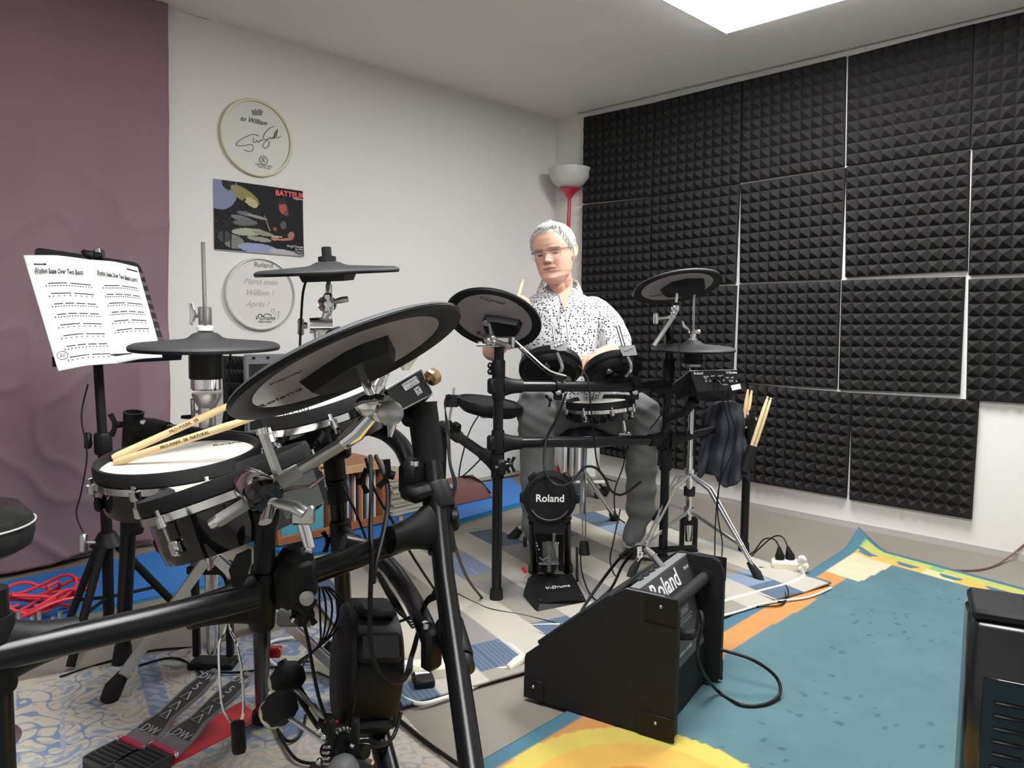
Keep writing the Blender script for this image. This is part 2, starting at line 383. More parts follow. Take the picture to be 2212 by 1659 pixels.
# curtain -----------------------------------------------------------------
M_['curtain'] = mat('mauve_curtain_cloth', (.225, .140, .165), .7, var=.14, scale=2.2, bump=.25, bscale=300)
def curt(u, v):
    x = XB+.05+(1.222-XB-.05)*u; z = HC-.004-(HC-.02)*v
    amp = .004+.012*v
    y = YL-.05-amp*(1.2*sin(x*11+.6*sin(z*2))+.6*sin(x*23+z*1.3))-.012*sin(z*3.1+x*2)*v
    if v == 1: z += .03*sin(x*5.0+2)+.02*sin(x*9)
    x -= .05*v*u
    q_ = V((x*2.2, z*2.0, 4)); y -= .022*v*mnoise.noise(q_)+.010*(.35+v)*(1-abs(mnoise.noise(q_*2.3+V((5, 1, 0))))*2.2)**3
    y += .006*abs(sin(3*x+4.5*z))**6*v-.006*abs(sin(5*x-3.1*z+1))**8
    return V((x, y, max(z, .018)))
mb = MB(); mb.grid(330, 170, curt)
o = mb.build('curtain', 'curtain', None, ang=180, recalc=False); md = o.modifiers.new('s', 'SOLIDIFY'); md.thickness = .003
tag(o, 'floor-length mauve curtain hanging along the left wall', 'curtain')
# ceiling light ----------------------------------------------------------
M_['led'] = mat('led_diffuser', (.97, .985, 1), .5, emit=LED)
pc = G(1567, 75, HC-.028)
def led(cx, cy, sx, sy, label):
    t = thing('ceiling_light', label, 'ceiling light', (cx, cy, HC))
    MB().box((cx, cy, HC-.012), (sx, sy, .022), bev=.003).build('frame', 'white', t)
    MB().box((cx, cy, HC-.025), (sx-.02, sy-.02, .006)).build('diffuser', 'led', t)
    return t
led(pc.x-.3, pc.y-.6, .6, 1.2, 'glowing flat white LED panel on the ceiling')
led(.55, .75, .6, 1.2, 'second flat white LED panel on the ceiling above the front kit')
from mathutils import noise as mnoise
# ================= RUGS AND MATS
M_['weave'] = mat('woven_cotton', (1, 1, 1), .9, attr=True, var=.06, scale=120, bump=.6, bscale=900, spec=.2)
M_['pile'] = mat('short_pile', (1, 1, 1), .95, attr=True, var=.10, scale=14, bump=.6, bscale=700, spec=.15)
def rug(A, B, C, D, nu, nv, colfn, name, mt, label, cat, hfn=None, th=.006, z0=.001, top=.006):
    mb = MB()
    def fn(u, v):
        p = bil(A, B, C, D, u, v); p.z = top+(hfn(u, v, p) if hfn else 0); return p
    mb.grid(nu, nv, fn)
    o = mb.build(name, mt, None, ang=180, recalc=False)
    off = o.location
    colored(o, lambda i, c: colfn((i % nu)/(nu-1), (i//nu)/(nv-1)))
    md = o.modifiers.new('s', 'SOLIDIFY'); md.thickness = th; md.offset = -1 if o.data.polygons[0].normal.z > 0 else 1
    return tag(o, label, cat)
CREAM, TAUPE, GREYC, BLUEC, LBLUE = (.46, .425, .36), (.29, .265, .225), (.24, .225, .215), (.10, .135, .19), (.22, .27, .36)
cols = {1: [(.05, TAUPE), (.20, BLUEC), (.45, GREYC), (.8, TAUPE), (9, GREYC)], 2: [(.15, TAUPE), (.25, BLUEC), (.47, TAUPE), (.66, GREYC), (.72, TAUPE), (.97, LBLUE), (9, TAUPE)],
        3: [(.12, BLUEC), (.3, TAUPE), (.55, GREYC), (.66, TAUPE), (.96, GREYC), (9, BLUEC)], 4: [(.2, TAUPE), (.42, BLUEC), (.7, TAUPE), (.95, GREYC), (9, BLUEC)],
        5: [(.13, BLUEC), (.24, LBLUE), (.5, TAUPE), (.92, GREYC), (1.01, LBLUE), (9, BLUEC)], 0: [(.1, BLUEC), (.4, TAUPE), (.75, LBLUE), (.95, BLUEC), (9, TAUPE)]}
def checker(u, v):
    U, V_ = u*1.655, v*1.227
    k = (U+.04)/.28; c = int(k)
    if (k-c) > .5:
        b = int(V_/.19+c*.4) % 3; base = CREAM if 1 else (.44, .41, .35)
    else:
        base = TAUPE
        for lim, cl in cols.get(c, cols[0]):
            if V_ < lim: base = cl; break
    if base in (BLUEC, LBLUE): f = .78+.45*(int(U/.0065) % 2); base = tuple(q*f for q in base)
    return base
A, B, C = G(869, 1537), G(1795, 1270), G(1337, 1104); D = A+C-B
bA, bB, bC, bD = A, B, C, D
rug(A, B, C, D, 250, 180, checker, 'patchwork_rug', 'weave', 'beige and grey woven rug with blue blocks under the rear drum kit', 'rug', top=.0155,
    hfn=lambda u, v, p: .004*sin(u*9)*sin(v*7)+.006*max(0, 1-((u-1)**2+v**2)*160))
# blue / orange rug
A, B = G(1030, 1655), G(1853, 1178); Cc = G(2212, 1275)
eu = (B-A).normalized(); W_ = (Cc-B).normalized(); A = B-eu*2.9; C = B+W_*1.9; D = A+W_*1.9
eu2 = eu; LU = 2.9
def bluerug(u, v):
    a = (1-u)*2.9; b = v*1.9            # a: distance from far corner along the left edge, b: from left edge
    BORD = (.07, .16, .21); TEAL = (.092, .168, .188)
    if b < .045: return BORD
    if a < .03: return BORD
    if a < .085: return (.42, .45, .13) if (b*3.1) % 1 > .15 else (.20, .40, .16)
    if a < .155:
        m = (b % .165)
        if abs(a-.115) < .022 and abs(m-.08) < .045-(a-.095)*-.2-.9*abs(a-.10): return BORD
        return (.60, .38, .10) if (b*2.3) % 1 < .72 else (.62, .52, .28)
    bd = .128+.02*max(0, 1-a/.9)+.008*sin(a*9)
    if a < .46 and b < bd+.05: return (.56, .50, .34)
    r = math.hypot(a-2.136, b-.42)
    if r < .375:
        if r > .315: return (.56, .44, .10)
        if r > .235: return (.60, .36, .085)
        if r > .19: return (.58, .24, .06)
        return (.60, .38, .09)
    if b < bd: return (.50, .24, .085)
    q_ = V((a*5, b*5, 0)); n_ = mnoise.noise(q_)+.5*mnoise.noise(q_*3.1)
    f = 1+.10*n_
    sp = mnoise.noise(V((a*38, b*60, 3)))
    if sp > .50 and mnoise.noise(V((a*3.5, b*3.5, 8))) > .12: f *= .62
    return tuple(q*f for q in TEAL)
def curl(u, v, p):
    a = (1-u)*2.9; b = v*1.9; d = math.hypot(a, b*1.2)
    return .055*max(0, 1-d/.16)**1.3+.018*max(0, 1-b/.10)*max(0, 1-a/.5)
rug(A, B, C, D, 360, 240, bluerug, 'childrens_rug', 'pile', 'teal and orange patterned rug with curled corner, right foreground', 'rug', hfn=curl, th=.006, top=.0078)
# ornamental rug
A, B = G(28, 1478), G(423, 1400); e = (B-A).normalized(); nrm = V((e.y, -e.x, 0))
if nrm.dot(V((1, 0, 0))-V((0, 1, 0))) < 0: nrm = -nrm
A0 = A-e*.25; LW = (G(975, 1657)-A0).dot(e)+.0; B0 = A0+e*1.044; C0 = B0+nrm*1.0; D0 = A0+nrm*1.0
def orn(u, v):
    x, y = u*1.044, v*1.0
    base = (.50, .455, .375); BL = (.20, .25, .36); LB = (.33, .36, .41); GR = (.39, .36, .31)
    c = base
    ph = sin(x*52+2.4*sin(y*41))+sin(y*57+2.5*sin(x*46+1))
    ph2 = sin(x*91+2*sin(y*77))*sin(y*87+2*sin(x*73))
    if x < .36 and y < .42: # pale corner border
        if .25 < x-.10 < .30: c = LB if ph2 > -.4 else base
        elif x > .26 and .045 < y: c = BL if abs(ph) < .28 else (GR if ph2 > .5 else base)
        elif .30 < x < .345: c = GR if (y*38) % 1 < .4 else base
        else: c = base
    else:
        if abs(ph-.2) < .17+.25*mnoise.noise(V((x*9, y*9, 1))): c = BL
        elif ph > 1.55: c = LB
        elif ph < -1.62: c = (.25, .31, .40)
        elif ph2 > .62: c = GR
    if .53 < x < .58 and y < .35: c = BL if ph2 > -.2 else LB
    if x > .70 and y < .60: c = BL if ph > -.1 and ph2 < .45 else (LB if ph2 > 0 else (.48, .44, .33))
    if y > .62 and c != base: c = tuple((q*.45+p*.55) for q, p in zip(c, (.47, .42, .34)))
    if .36 < y < .62 and x < .75 and (y*42) % 1 < .22 and c == base: c = LB
    return c
rug(A0, B0, C0, D0, 420, 400, orn, 'ornamental_rug', 'pile', 'faded cream rug with blue scroll ornament, left foreground', 'rug', top=.005, th=.004)
M_['matblue'] = mat('blue_foam_mat', (.018, .15, .46), .6, var=.05, scale=6, bump=.2, bscale=500)
M_['matedge'] = mat('teal_mat_edge', (.02, .24, .30), .6)
def gym(pts, h, label):
    t = thing('gym_mat', label, 'mat', G(*pts[0])); q = [G(*p) for p in pts]
    MB().slab([p+V((0, 0, h*.55)) for p in q], V((0, 0, h*.45))).build('top_layer', 'matblue', t, smooth=False)
    MB().slab([p+V((0, 0, .001)) for p in q], V((0, 0, h*.55-.001))).build('bottom_layer', 'matedge', t, smooth=False)
gym([(-120, 1290), (330, 1198), (392, 1188), (545, 1250), (285, 1306), (-120, 1392)], .012, 'blue exercise mat under the music stand and curtain')
gym([(480, 1157), (905, 1072), (1108, 1042), (1148, 1088), (980, 1136), (640, 1216)], .024, 'blue exercise mat under the crate and brown bag')
# ================= LEFT BACKGROUND
M_['crate'] = mat('orange_stained_wood', (.36, .13, .045), .5, var=.25, scale=14)
M_['crate2'] = mat('pale_end_grain', (.55, .33, .17), .6, var=.2, scale=14)
# open crate on its side with records
c0 = G(598, 1181, .025); c1 = G(834, 1128, .025)       # front lower edge
ex = (c1-c0).normalized(); ey = V((-ex.y, ex.x, 0)); L_ = (c1-c0).length; hz = .285; dz = .27
if c0.y+dz*ey.y > YL-.01: dz = (YL-.012-max(c0.y, c1.y))/max(ey.y, .3)
t = thing('wooden_crate', 'orange wooden crate lying open with records inside', 'crate', c0)
EZ = V((0, 0, 1))
def cb(n, a, b, c, sx, sy, sz, mt='crate'):
    MB().box(c0+ex*a+ey*b+EZ*c, (sx, sy, sz), (ex, ey, EZ), bev=.002).build(n, mt, t)
cb('bottom_board', L_/2, dz/2, .012, L_, dz, .018, 'crate')
cb('top_board', L_/2, dz/2, hz-.012, L_, dz, .018, 'crate')
for a in (.011, L_*.47, L_-.011): cb('side_board', a, dz/2, hz/2, .018, dz, hz-.044)
for k in range(4): cb('back_slat', L_/2, dz-.008, .055+k*.068, L_-.04, .008, .055)
for k in range(2): cb('front_rail', L_/2, -.007, .02+k*(hz-.04), L_, .012, .034, 'crate2' if k else 'crate')
rcol = [(.75, .74, .70), (.03, .03, .03), (.55, .12, .08), (.62, .50, .25), (.06, .06, .07), (.75, .72, .65), (.1, .16, .3), (.35, .12, .06)]
M_['rec'] = [mat('record_sleeve', c, .45) for c in rcol]
a = L_*.47+.05; k = 0
while a < L_-.03:
    w_ = random.choice((.004, .005, .007)); h_ = random.uniform(.205, .232); lean = V((random.uniform(-.01, .0), 0, 1)).normalized()
    o = MB().box(c0+ex*a+ey*(dz*.5)+EZ*(.022+h_/2), (w_, dz*.8, h_), (ex, ey, EZ)).build('record', M_['rec'][k % 8], None)
    tag(o, 'thin record sleeve upright in the right half of the orange crate', 'record', 'records in the crate'); a += w_+random.choice((.004, .006, .010)); k += 1
# light blue / turquoise book cover in left half
q = c0+ex*.13+ey*.03
o = MB().box(q+EZ*.13, (.20, .018, .21), (ex, ey, EZ), bev=.002).build('binder', mat('turquoise_cover', (.10, .42, .50), .4, var=.3, scale=7), None); tag(o, 'turquoise binder standing in the left half of the crate', 'binder')
o = MB().box(q+ex*.03+ey*.10+EZ*.09, (.2, .09, .13), (ex, ey, EZ), bev=.004).build('storage_box', 'grey', None); tag(o, 'grey box behind the turquoise binder in the crate', 'box')
# things on the crate
q = c0+ex*(L_*.25)+EZ*(hz)+ey*.10
o = MB().box(q+EZ*.03, (.23, .17, .055), (ex, ey, EZ), bev=.004).build('cardboard_box', mat('kraft_board', (.5, .36, .17), .7), None); tag(o, 'flat tan cardboard box on top of the crate', 'box')
# laptop screen / panel (grey framed dark screen) standing on crate top
A = P(527, 766, 3.18); B = P(690, 761, 3.38)
ex2 = (B-A); ex2.z = 0; ex2.normalize(); ey2 = V((-ex2.y, ex2.x, 0)); Wd = .42; Hh = .33
t = thing('music_workstation', 'grey framed device with dark screen standing near the left wall', 'screen', A-EZ*Hh)
ctr = A+ex2*Wd/2-EZ*Hh/2
MB().box(ctr, (Wd, .03, Hh), (ex2, ey2, EZ), bev=.006).build('case', 'grey', t)
MB().box(ctr-ey2*.0165-EZ*.012, (Wd-.03, .003, Hh-.055), (ex2, ey2, EZ)).build('screen', mat('dark_screen', (.012, .017, .018), .2), t)
for k in range(6): MB().box(A+ex2*(.035+.06*k)-ey2*.0165-EZ*.014, (.012, .003, .010), (ex2, ey2, EZ)).build('vent_hole', 'blk', t)
# stand: a box under it (dark cabinet) so that it rests
bt = ctr.z-Hh/2
zc_ = c0.z+hz
o = MB().box(V((ctr.x, ctr.y, (zc_+.0015+bt-.001)/2)), (Wd, .10, bt-zc_-.0025), (ex2, ey2, EZ), bev=.004).build('black_box', 'blk', None)
tag(o, 'black box on the crate carrying the grey framed screen', 'box')
# foam offcut leaning behind hi-hat
A = WLn(478, 768, .004); B = WLn(532, 770, .004); Cc = WLn(560, 965, .004); Dd = WLn(484, 965, .004)
foam([A, B, Cc, Dd], 'narrow black foam panel on the left wall behind the front hi-hat', n=7, left=True, group=None)
# pile of magazines right of crate
base = G(800+60, 1118, .026)
b0 = G(846, 1116, .026); b1 = G(915, 1101, .026); exm = (b1-b0).normalized(); eym = V((-exm.y, exm.x, 0))
mc = [(.55, .50, .40), (.50, .42, .30), (.60, .55, .45), (.42, .38, .30), (.58, .52, .38), (.36, .34, .22)]
zz = .026
for k in range(18):
    h_ = random.choice((.007, .009, .012)); c_ = b0+exm*(.115+random.uniform(-.006, .006))+eym*(.15+random.uniform(-.006, .006)); an = random.uniform(-.05, .05)
    x_ = exm*cos(an)+eym*sin(an); y_ = V((-x_.y, x_.x, 0))
    last = k == 17
    o = MB().box(V((c_.x, c_.y, zz+h_/2)), (.225, .295, h_-.0008), (x_, y_, EZ), bev=.001).build('magazine', mat('paper_edges', (.33, .32, .18) if last else mc[k % 6], .6, var=.2, scale=18), None)
    zz += h_
    if last:
        tag(o, 'topmost magazine of the pile, olive and pink cover', 'magazine', 'magazines piled on the blue mat')
        pm = MB().box(V((c_.x, c_.y, zz+.0005))-x_*.05-y_*.06, (.10, .14, .0008), (x_, y_, EZ)).build('cover_print', mat('pink_print', (.62, .16, .15), .5), o)
    else: tag(o, 'magazine in the pile beside the crate, only its pale edge showing', 'magazine', 'magazines piled on the blue mat')
# brown bag/cushion
M_['brown'] = mat('brown_leather', (.13, .045, .038), .55, var=.15, scale=9, bump=.3, bscale=200)
cA, cB, cC, cD = G(925, 1105, .026), G(1064, 1074, .026), G(1030, 1046, .026), G(905, 1066, .026)
t = thing('brown_bag', 'flat brown leather bag lying against the wall on blue mat', 'bag', cA)
mb = MB()
def bagf(u, v):
    p = bil(cA, cB, cC, cD, u, v); e = min(1, 8*u, 8*(1-u))**.5*min(1, 6*v, 6*(1-v))**.5
    return V((p.x, p.y, p.z+.001+.075*e*(.75+.25*v)))
mb.grid(26, 18, bagf); q = [cA, cB, cC, cD]; n0 = len(mb.v); mb.add([p+EZ*.001 for p in q], [(0, 1, 2, 3)])
mb.build('body', 'brown', t, ang=80)
MB().tube(spl([bagf(.55, .98), bagf(.7, .7)+EZ*.006, bagf(.86, .4)+EZ*.006, bagf(.97, .05)+EZ*.004], 6), .007, 8).build('piping', 'blk', t)
zt = bagf(.35, .4).z+.004
x_ = (cB-cA).normalized(); y_ = V((-x_.y, x_.x, 0))
p_ = bagf(.30, .28)
o = MB().box(V((p_.x, p_.y, zt+.006)), (.11, .07, .010), (x_, y_, EZ), bev=.002).build('tablet_case', mat('blue_grey_case', (.16, .19, .24), .35), None); tag(o, 'small blue-grey flat case lying on the brown bag', 'case')
p_ = bagf(.13, .55)
o = MB().box(V((p_.x, p_.y, zt+.012)), (.06, .05, .022), (x_, y_, EZ), bev=.002).build('small_box', 'wood', None); tag(o, 'tiny tan box lying on the brown bag', 'box')
# cable lying on the floor by the wall
def cord(pts, r, mt, label, cat='cable', n=7, k=7, name='cable', grp=None, parent=None):
    mb = MB(); mb.tube(spl(pts, k), r, n); o = mb.build(name, mt, parent)
    if parent is None: tag(o, label, cat, grp)
    return o
cord([G(955, 1090, .04)+EZ*.06, G(1000, 1044, .006), G(1040, 1040, .006), G(1120, 1026, .006)], .003, 'cord', 'thin black cable on floor along the left wall base')
# floor lamp -----------------------------------------------------------
Lb = G(1205, 1022); topz = P(1232, 365, 4.5)
d_l = 4.52
bc = P(1231, 378, d_l)   # bowl centre
t = thing('floor_lamp', 'red uplighter floor lamp with white glass bowl in the corner', 'floor lamp', V((bc.x, bc.y, 0)))
pr = bc.copy(); rb = 46.5*d_l/F0
sh = 12*d_l/F0
z_r = P(1232, 365, d_l).z; z_b = P(1222, 408, d_l).z
prof = []
for k in range(11):
    a = k/10*pi/2; prof.append((rb*sin(a)**.8 if k else .03, (z_r-z_b)*(1-cos(a))))
prof += [(r_*.94, h_+.004) for r_, h_ in prof[::-1]]
MB().lathe(prof, V((bc.x, bc.y, z_b)), EZ, 40).build('lamp_shade', mat('opal_glass', (.56, .55, .53), .25), t)
M_['lred'] = mat('red_enamel', (.50, .018, .045), .3, coat=.3)
cone = [(.0085, -.08), (.0095, -.062), (.018, -.045), (.038, -.018), (.066, .0), (.060, .004)]
MB().lathe(cone, V((bc.x, bc.y, z_b)), EZ, 32).build('socket_cone', 'lred', t)
foot = V((bc.x-.0, bc.y, 0)); 
MB().tube([V((foot.x-.03, foot.y+.02, .02)), V((bc.x, bc.y, z_b-.07))], .0105, 12).build('pole', 'lred', t)
MB().lathe([(.115, 0), (.118, .01), (.10, .022), (.02, .03)], V((foot.x-.03, foot.y+.02, .001)), EZ, 32).build('base', 'lred', t)
# white heater on castors
hA = G(1262, 1088)
h0 = P(1200, 1072, 4.0); h1 = P(1287, 1050, 4.0)
hx = (_r-_r.dot(EZ)*EZ).normalized(); hy = EZ.cross(hx); hc = G(1252, 1074); 
t = thing('oil_heater', 'white portable heater on castors behind the drummer', 'heater', hc)
M_['hwhite'] = mat('white_enamel', (.72, .71, .68), .35)
hb = .11; hh = .50
for k in range(5):
    MB().box(hc+hx*(-.085+.043*k)+hy*.16+EZ*(hb+hh/2), (.028, .36, hh), (hx, hy, EZ), bev=.012).build('fin', 'hwhite', t)
MB().box(hc+hx*.03-hy*.03+EZ*(hb+hh/2+.01), (.115, .045, hh+.02), (hx, hy, EZ), bev=.012).build('control_housing', 'hwhite', t)
for k in range(6): MB().box(hc+hx*.03-hy*.054+EZ*(hb+.17+.03*k), (.045, .004, .008), (hx, hy, EZ)).build('vent_slot', 'grey', t)
MB().box(hc+hx*.03-hy*.03+EZ*(hb-.02), (.2, .03, .014), (hx, hy, EZ), bev=.003).build('foot_bar', 'hwhite', t)
for sx in (-.075, .1, .135):
    w_ = MB().lathe([(.012, -.012), (.026, -.010), (.026, .010), (.012, .012)], hc+hx*sx-hy*.03+EZ*(.027 if sx != .135 else .027)+hy*(.06 if sx == .135 else 0), hy+hx*.3, 18).build('castor', 'rub', t)
    MB().tube([hc+hx*sx-hy*.03+EZ*.03+hy*(.06 if sx == .135 else 0), hc+hx*(sx*.7)-hy*.03+EZ*(hb-.02)], .006, 8).build('castor_arm', 'blk', t)
# cable at right wall
cord([WR(2212+20, 1160)+V((-.01, 0, 0)), WR(2190, 1195)+V((-.02, 0, 0)), G(2150, 1221, .006), G(2110, 1231, .006), G(2060, 1232, .006)], .004, mat('brown_cable', (.16, .09, .075), .5), 'brown cable running down the white wall beside the foam')
# ================= DRUM KIT BUILDERS
UP = V((0, 0, 1))
def cymbal(px, py, d, R, ang, ratio, below, label, name='cymbal_pad', box=None, wing=True, logo=None, topcap=True, bell=.09, group='electronic cymbal pads', n=None, mj=None):
    c = P(px, py, d)
    if n is None: n, mj = ndir(px, py, ang, ratio, below)
    e2 = n.cross(mj)
    if e2.dot(_u) > 0: e2 = -e2          # image-down direction within the disc
    t = thing(name, label, 'cymbal pad', c, group)
    b = bell*R/.15*.15/.09 if 0 else bell*R
    prof = [(.0, b*1.25), (.09*R, b*1.22), (.17*R, b), (.23*R, b*.62), (.29*R, b*.45), (.6*R, b*.22), (.93*R, .0), (.985*R, -.004), (R, -.008), (.8*R, -.0065)]
    MB().lathe(prof, c, n, 72, caps=True).build('bow', 'cym', t, ang=50)
    MB().lathe([(.995*R, -.0082), (.999*R, -.010), (.985*R, -.015), (.80*R, -.009), (.79*R, -.007)], c, n, 72, caps=False).build('underside_rim', 'under', t)
    MB().lathe([(.0, -.0095), (.80*R, -.0095), (.806*R, -.006)], c, n, 64).build('underside_plate', 'mauve', t)
    if box:
        q = [c+mj*a*R+e2*bb*R-n*.0095 for a, bb in box]
        mb = MB(); k = len(q); sc = [c+(p-c)*.9-n*.018 for p in q]
        ctr = sum(q, V((0, 0, 0)))/k; q2 = [ctr+(p-ctr)*.86-n*.022 for p in q]
        mb.add(q+q2, [tuple(range(k)), tuple(range(k, 2*k))]+[(i, (i+1) % k, k+(i+1) % k, k+i) for i in range(k)])
        mb.build('sensor_box', 'blk', t, ang=25)
    if topcap:
        MB().lathe([(.022, b*1.2), (.022, b*1.2+.011), (.012, b*1.2+.013), (.012, b*1.2+.034), (.004, b*1.2+.036)], c, n, 20).build('wing_nut', 'rub', t)
    if logo:
        for s_, a, bb, sz, sh in logo: text(s_, c+mj*a*R+e2*bb*R-n*.0102, mj, -e2, sz, 'ink', t, th=.0002, shear=sh)
    return t, c, n, mj, e2
def pad(px, py, d, R, ang, ratio, depth, label, below=False, kind='mesh', lugs=6, a0=0.3, group='electronic drum pads', n=None, logo=None, name='drum_pad', hd='head'):
    c = P(px, py, d)
    if n is None: n, mj = ndir(px, py, ang, ratio, below)
    else: mj = frame(n, _r)[0]
    y = n.cross(mj)
    if y.dot(_u) < 0 and not below: pass
    t = thing(name, label, 'drum pad', c-n*depth, group)
    if kind == 'mesh':
        MB().lathe([(R*.93, -.012), (R*.925, .006), (R*.95, .012), (R*.985, .012), (R, .004), (R, -.012), (R*.96, -.016)], c, n, 64, caps=False).build('hoop_cover', 'rub', t)
        MB().lathe([(0, -.004), (R*.94, -.004), (R*.94, -.007)], c, n, 64).build('head', hd, t)
        MB().lathe([(R*.975, -.013), (R*1.015, -.015), (R*1.02, -.028), (R*.97, -.031)], c, n, 64, caps=False).build('rim', 'chrome', t)
        MB().lathe([(R*.95, -.016), (R*.955, -depth*.75), (R*.93, -depth), (0, -depth-.002)], c, n, 64).build('shell', 'gloss', t)
        for k in range(lugs):
            a = a0+2*pi*k/lugs; q = c+(cos(a)*mj+sin(a)*y)*R*1.035
            g = MB().tube([q+n*(-.005), q+n*(-.018)], .0042, 8).tube([q-n*.018, q-n*.034], .0095, 10).build('lug', 'chrome', t)
            MB().tube([q-n*.034, q-n*(depth*.62)], .003, 8).build('tension_rod', 'steel', g)
            MB().box(q-n*(depth*.7)-(cos(a)*mj+sin(a)*y)*.006, (.02, .014, .026), (mj*cos(a+pi/2)+y*sin(a+pi/2), mj*cos(a)+y*sin(a), n), bev=.004).build('lug_casing', 'chrome' if k % 2 else 'blk', g)
    else:
        MB().lathe([(R*.86, .001), (R*.88, .006), (R*.97, .005), (R, -.004), (R, -.020), (R*.97, -.024), (R*.9, -.026), (R*.86, -depth*.8), (R*.78, -depth), (0, -depth)], c, n, 56).build('shell', 'blk', t)
        MB().lathe([(0, .0015), (R*.87, .0015), (R*.87, -.002)], c, n, 56).build('playing_surface', 'rub', t)
        MB().lathe([(R*.30, -depth-.0), (R*.30, -depth-.012), (R*.2, -depth-.014), (0, -depth-.014)], c, n, 28).build('rear_boss', 'blk', t)
        for k in range(3):
            a = a0+2*pi*k/3; q = c+(cos(a)*mj+sin(a)*y)*R*.55-n*depth
            MB().lathe([(.012, .002), (.012, -.008), (.004, -.010)], q, n, 14).build('rear_screw', 'steel', t)
    if logo:
        s_, a, bb, sz = logo; text(s_, c+mj*a*R+y*bb*R-n*.0035, mj, y, sz, 'ink', t, th=.0002)
    return t, c, n, mj, y
def wingnut(parent, p, ax, s=.03, mt='blk', name='wing_nut', h=None):
    x, y, z = frame(ax, h); mb = MB()
    mb.tube([p, p+z*s*.5], s*.28, 12)
    mb.prism([(-s, s*.15), (-s*.85, s*.55), (-s*.25, s*.2), (s*.25, s*.2), (s*.85, s*.55), (s, s*.15), (s*.3, -s*.12), (-s*.3, -s*.12)], p+z*s*.4-y*s*.12, x, z, s*.22)
    return mb.build(name, mt, parent)
def sleeve(parent, a, b, r, name='clamp', mt='blk', lip=True):
    a, b = V(a), V(b); ax = (b-a).normalized(); L = (b-a).length
    pr = [(r, 0), (r*1.05, .004), (r*1.05, L-.004), (r, L)]
    return MB().lathe(pr, a, ax, 26).build(name, mt, parent)
def tjoint(parent, p, postdir, todir, rp, rb, L=.055, reach=.10, wing=True, drop=.0):
    """moulded T clamp on a post with a flared socket for a bar"""
    pd = V(postdir).normalized(); td = V(todir).normalized(); td = (td-td.dot(pd)*pd*.0).normalized(); p = V(p)
    mb = MB(); mb.lathe([(rp*1.22, -L), (rp*1.30, -L+.006), (rp*1.30, L-.006), (rp*1.22, L)], p, pd, 26)
    N = 7; pts = [p+td*(rp*.6+reach*i/(N-1)) for i in range(N)]
    x = pd; y = td.cross(pd).normalized(); n = 24; vs = []
    for i, q in enumerate(pts):
        k = i/(N-1); a = rb*1.22+(L*.9-rb*1.22)*(1-k)**2.2; b = rb*1.22
        for j in range(n): an = 2*pi*j/n; vs.append(q+x*a*cos(an)+y*b*sin(an))
    mb.add(vs, [(i*n+j, i*n+(j+1) % n, (i+1)*n+(j+1) % n, (i+1)*n+j) for i in range(N-1) for j in range(n)]+[tuple((N-1)*n+j for j in range(n))])
    sd = -td; s2 = sd.cross(pd).normalized()
    mb.box(p+sd*rp*1.35, (.028, .03, .05), (sd, s2, pd), bev=.006)
    g = mb.build('clamp', 'blk', parent)
    MB().lathe([(.0065, -.001), (.0065, .004), (.003, .005)], p+sd*(rp*1.35)+s2*.015, s2, 10).build('bolt', 'chrome', g)
    if wing: wingnut(g, p+sd*rp*1.35-s2*.015, -s2, .026)
    return g
def pclamp(parent, p, ax, r, out, size=.03, name='clamp'):
    """round clamp gripping a bar with a block and a wing nut"""
    ax = V(ax).normalized(); out = V(out).normalized(); out = (out-out.dot(ax)*ax).normalized(); s2 = ax.cross(out)
    mb = MB(); mb.lathe([(r*1.18, -size), (r*1.25, -size+.004), (r*1.25, size-.004), (r*1.18, size)], p, ax, 22)
    mb.box(p+out*(r*1.2+.010), (.03, .022, size*1.5), (out, s2, ax), bev=.005)
    g = mb.build(name, 'blk', parent)
    MB().lathe([(.006, 0), (.006, .005), (.002, .006)], p+out*(r*1.2+.012)+s2*.011, s2, 10).build('bolt', 'chrome', g)
    wingnut(g, p+out*(r*1.2+.012)-s2*.012, -s2, .024)
    return g

# ================= FRONT KIT RACK
ra = thing('drum_rack', 'big black tubular drum rack in the left foreground', 'drum rack', G(620, 1659))
def bar(l, r, name='bar', par=None, mt='rack', n=28): return MB().tube(pp(l) if len(l[0]) == 3 else l, r, n).build(name, mt, par or ra)
RT = .020
zt = .50
Lp0, Lp1 = G(-60, 1430, zt), G(552, 1288, zt)
T1 = MB().tube([Lp0, Lp1], RT, 32).build('crossbar', 'rack', ra)
# left post (mostly outside the frame)
dl = dep(G(-10, 1408, zt)); Lx = G(-14, 1411, zt)
MB().tube([V((Lx.x, Lx.y, .0)), V((Lx.x, Lx.y, .585))], .0195, 28).build('post', 'rack', ra)
tjoint(ra, Lx, UP, Lp1-Lp0, .0195, RT, L=.05, reach=.085)
MB().lathe([(.030, 0), (.026, .05), (.021, .055)], V((Lx.x, Lx.y, .008)), UP, 20).build('rubber_foot', 'rub', ra)
sl = (Lp1-Lp0).normalized(); q = G(132, 1386, zt)
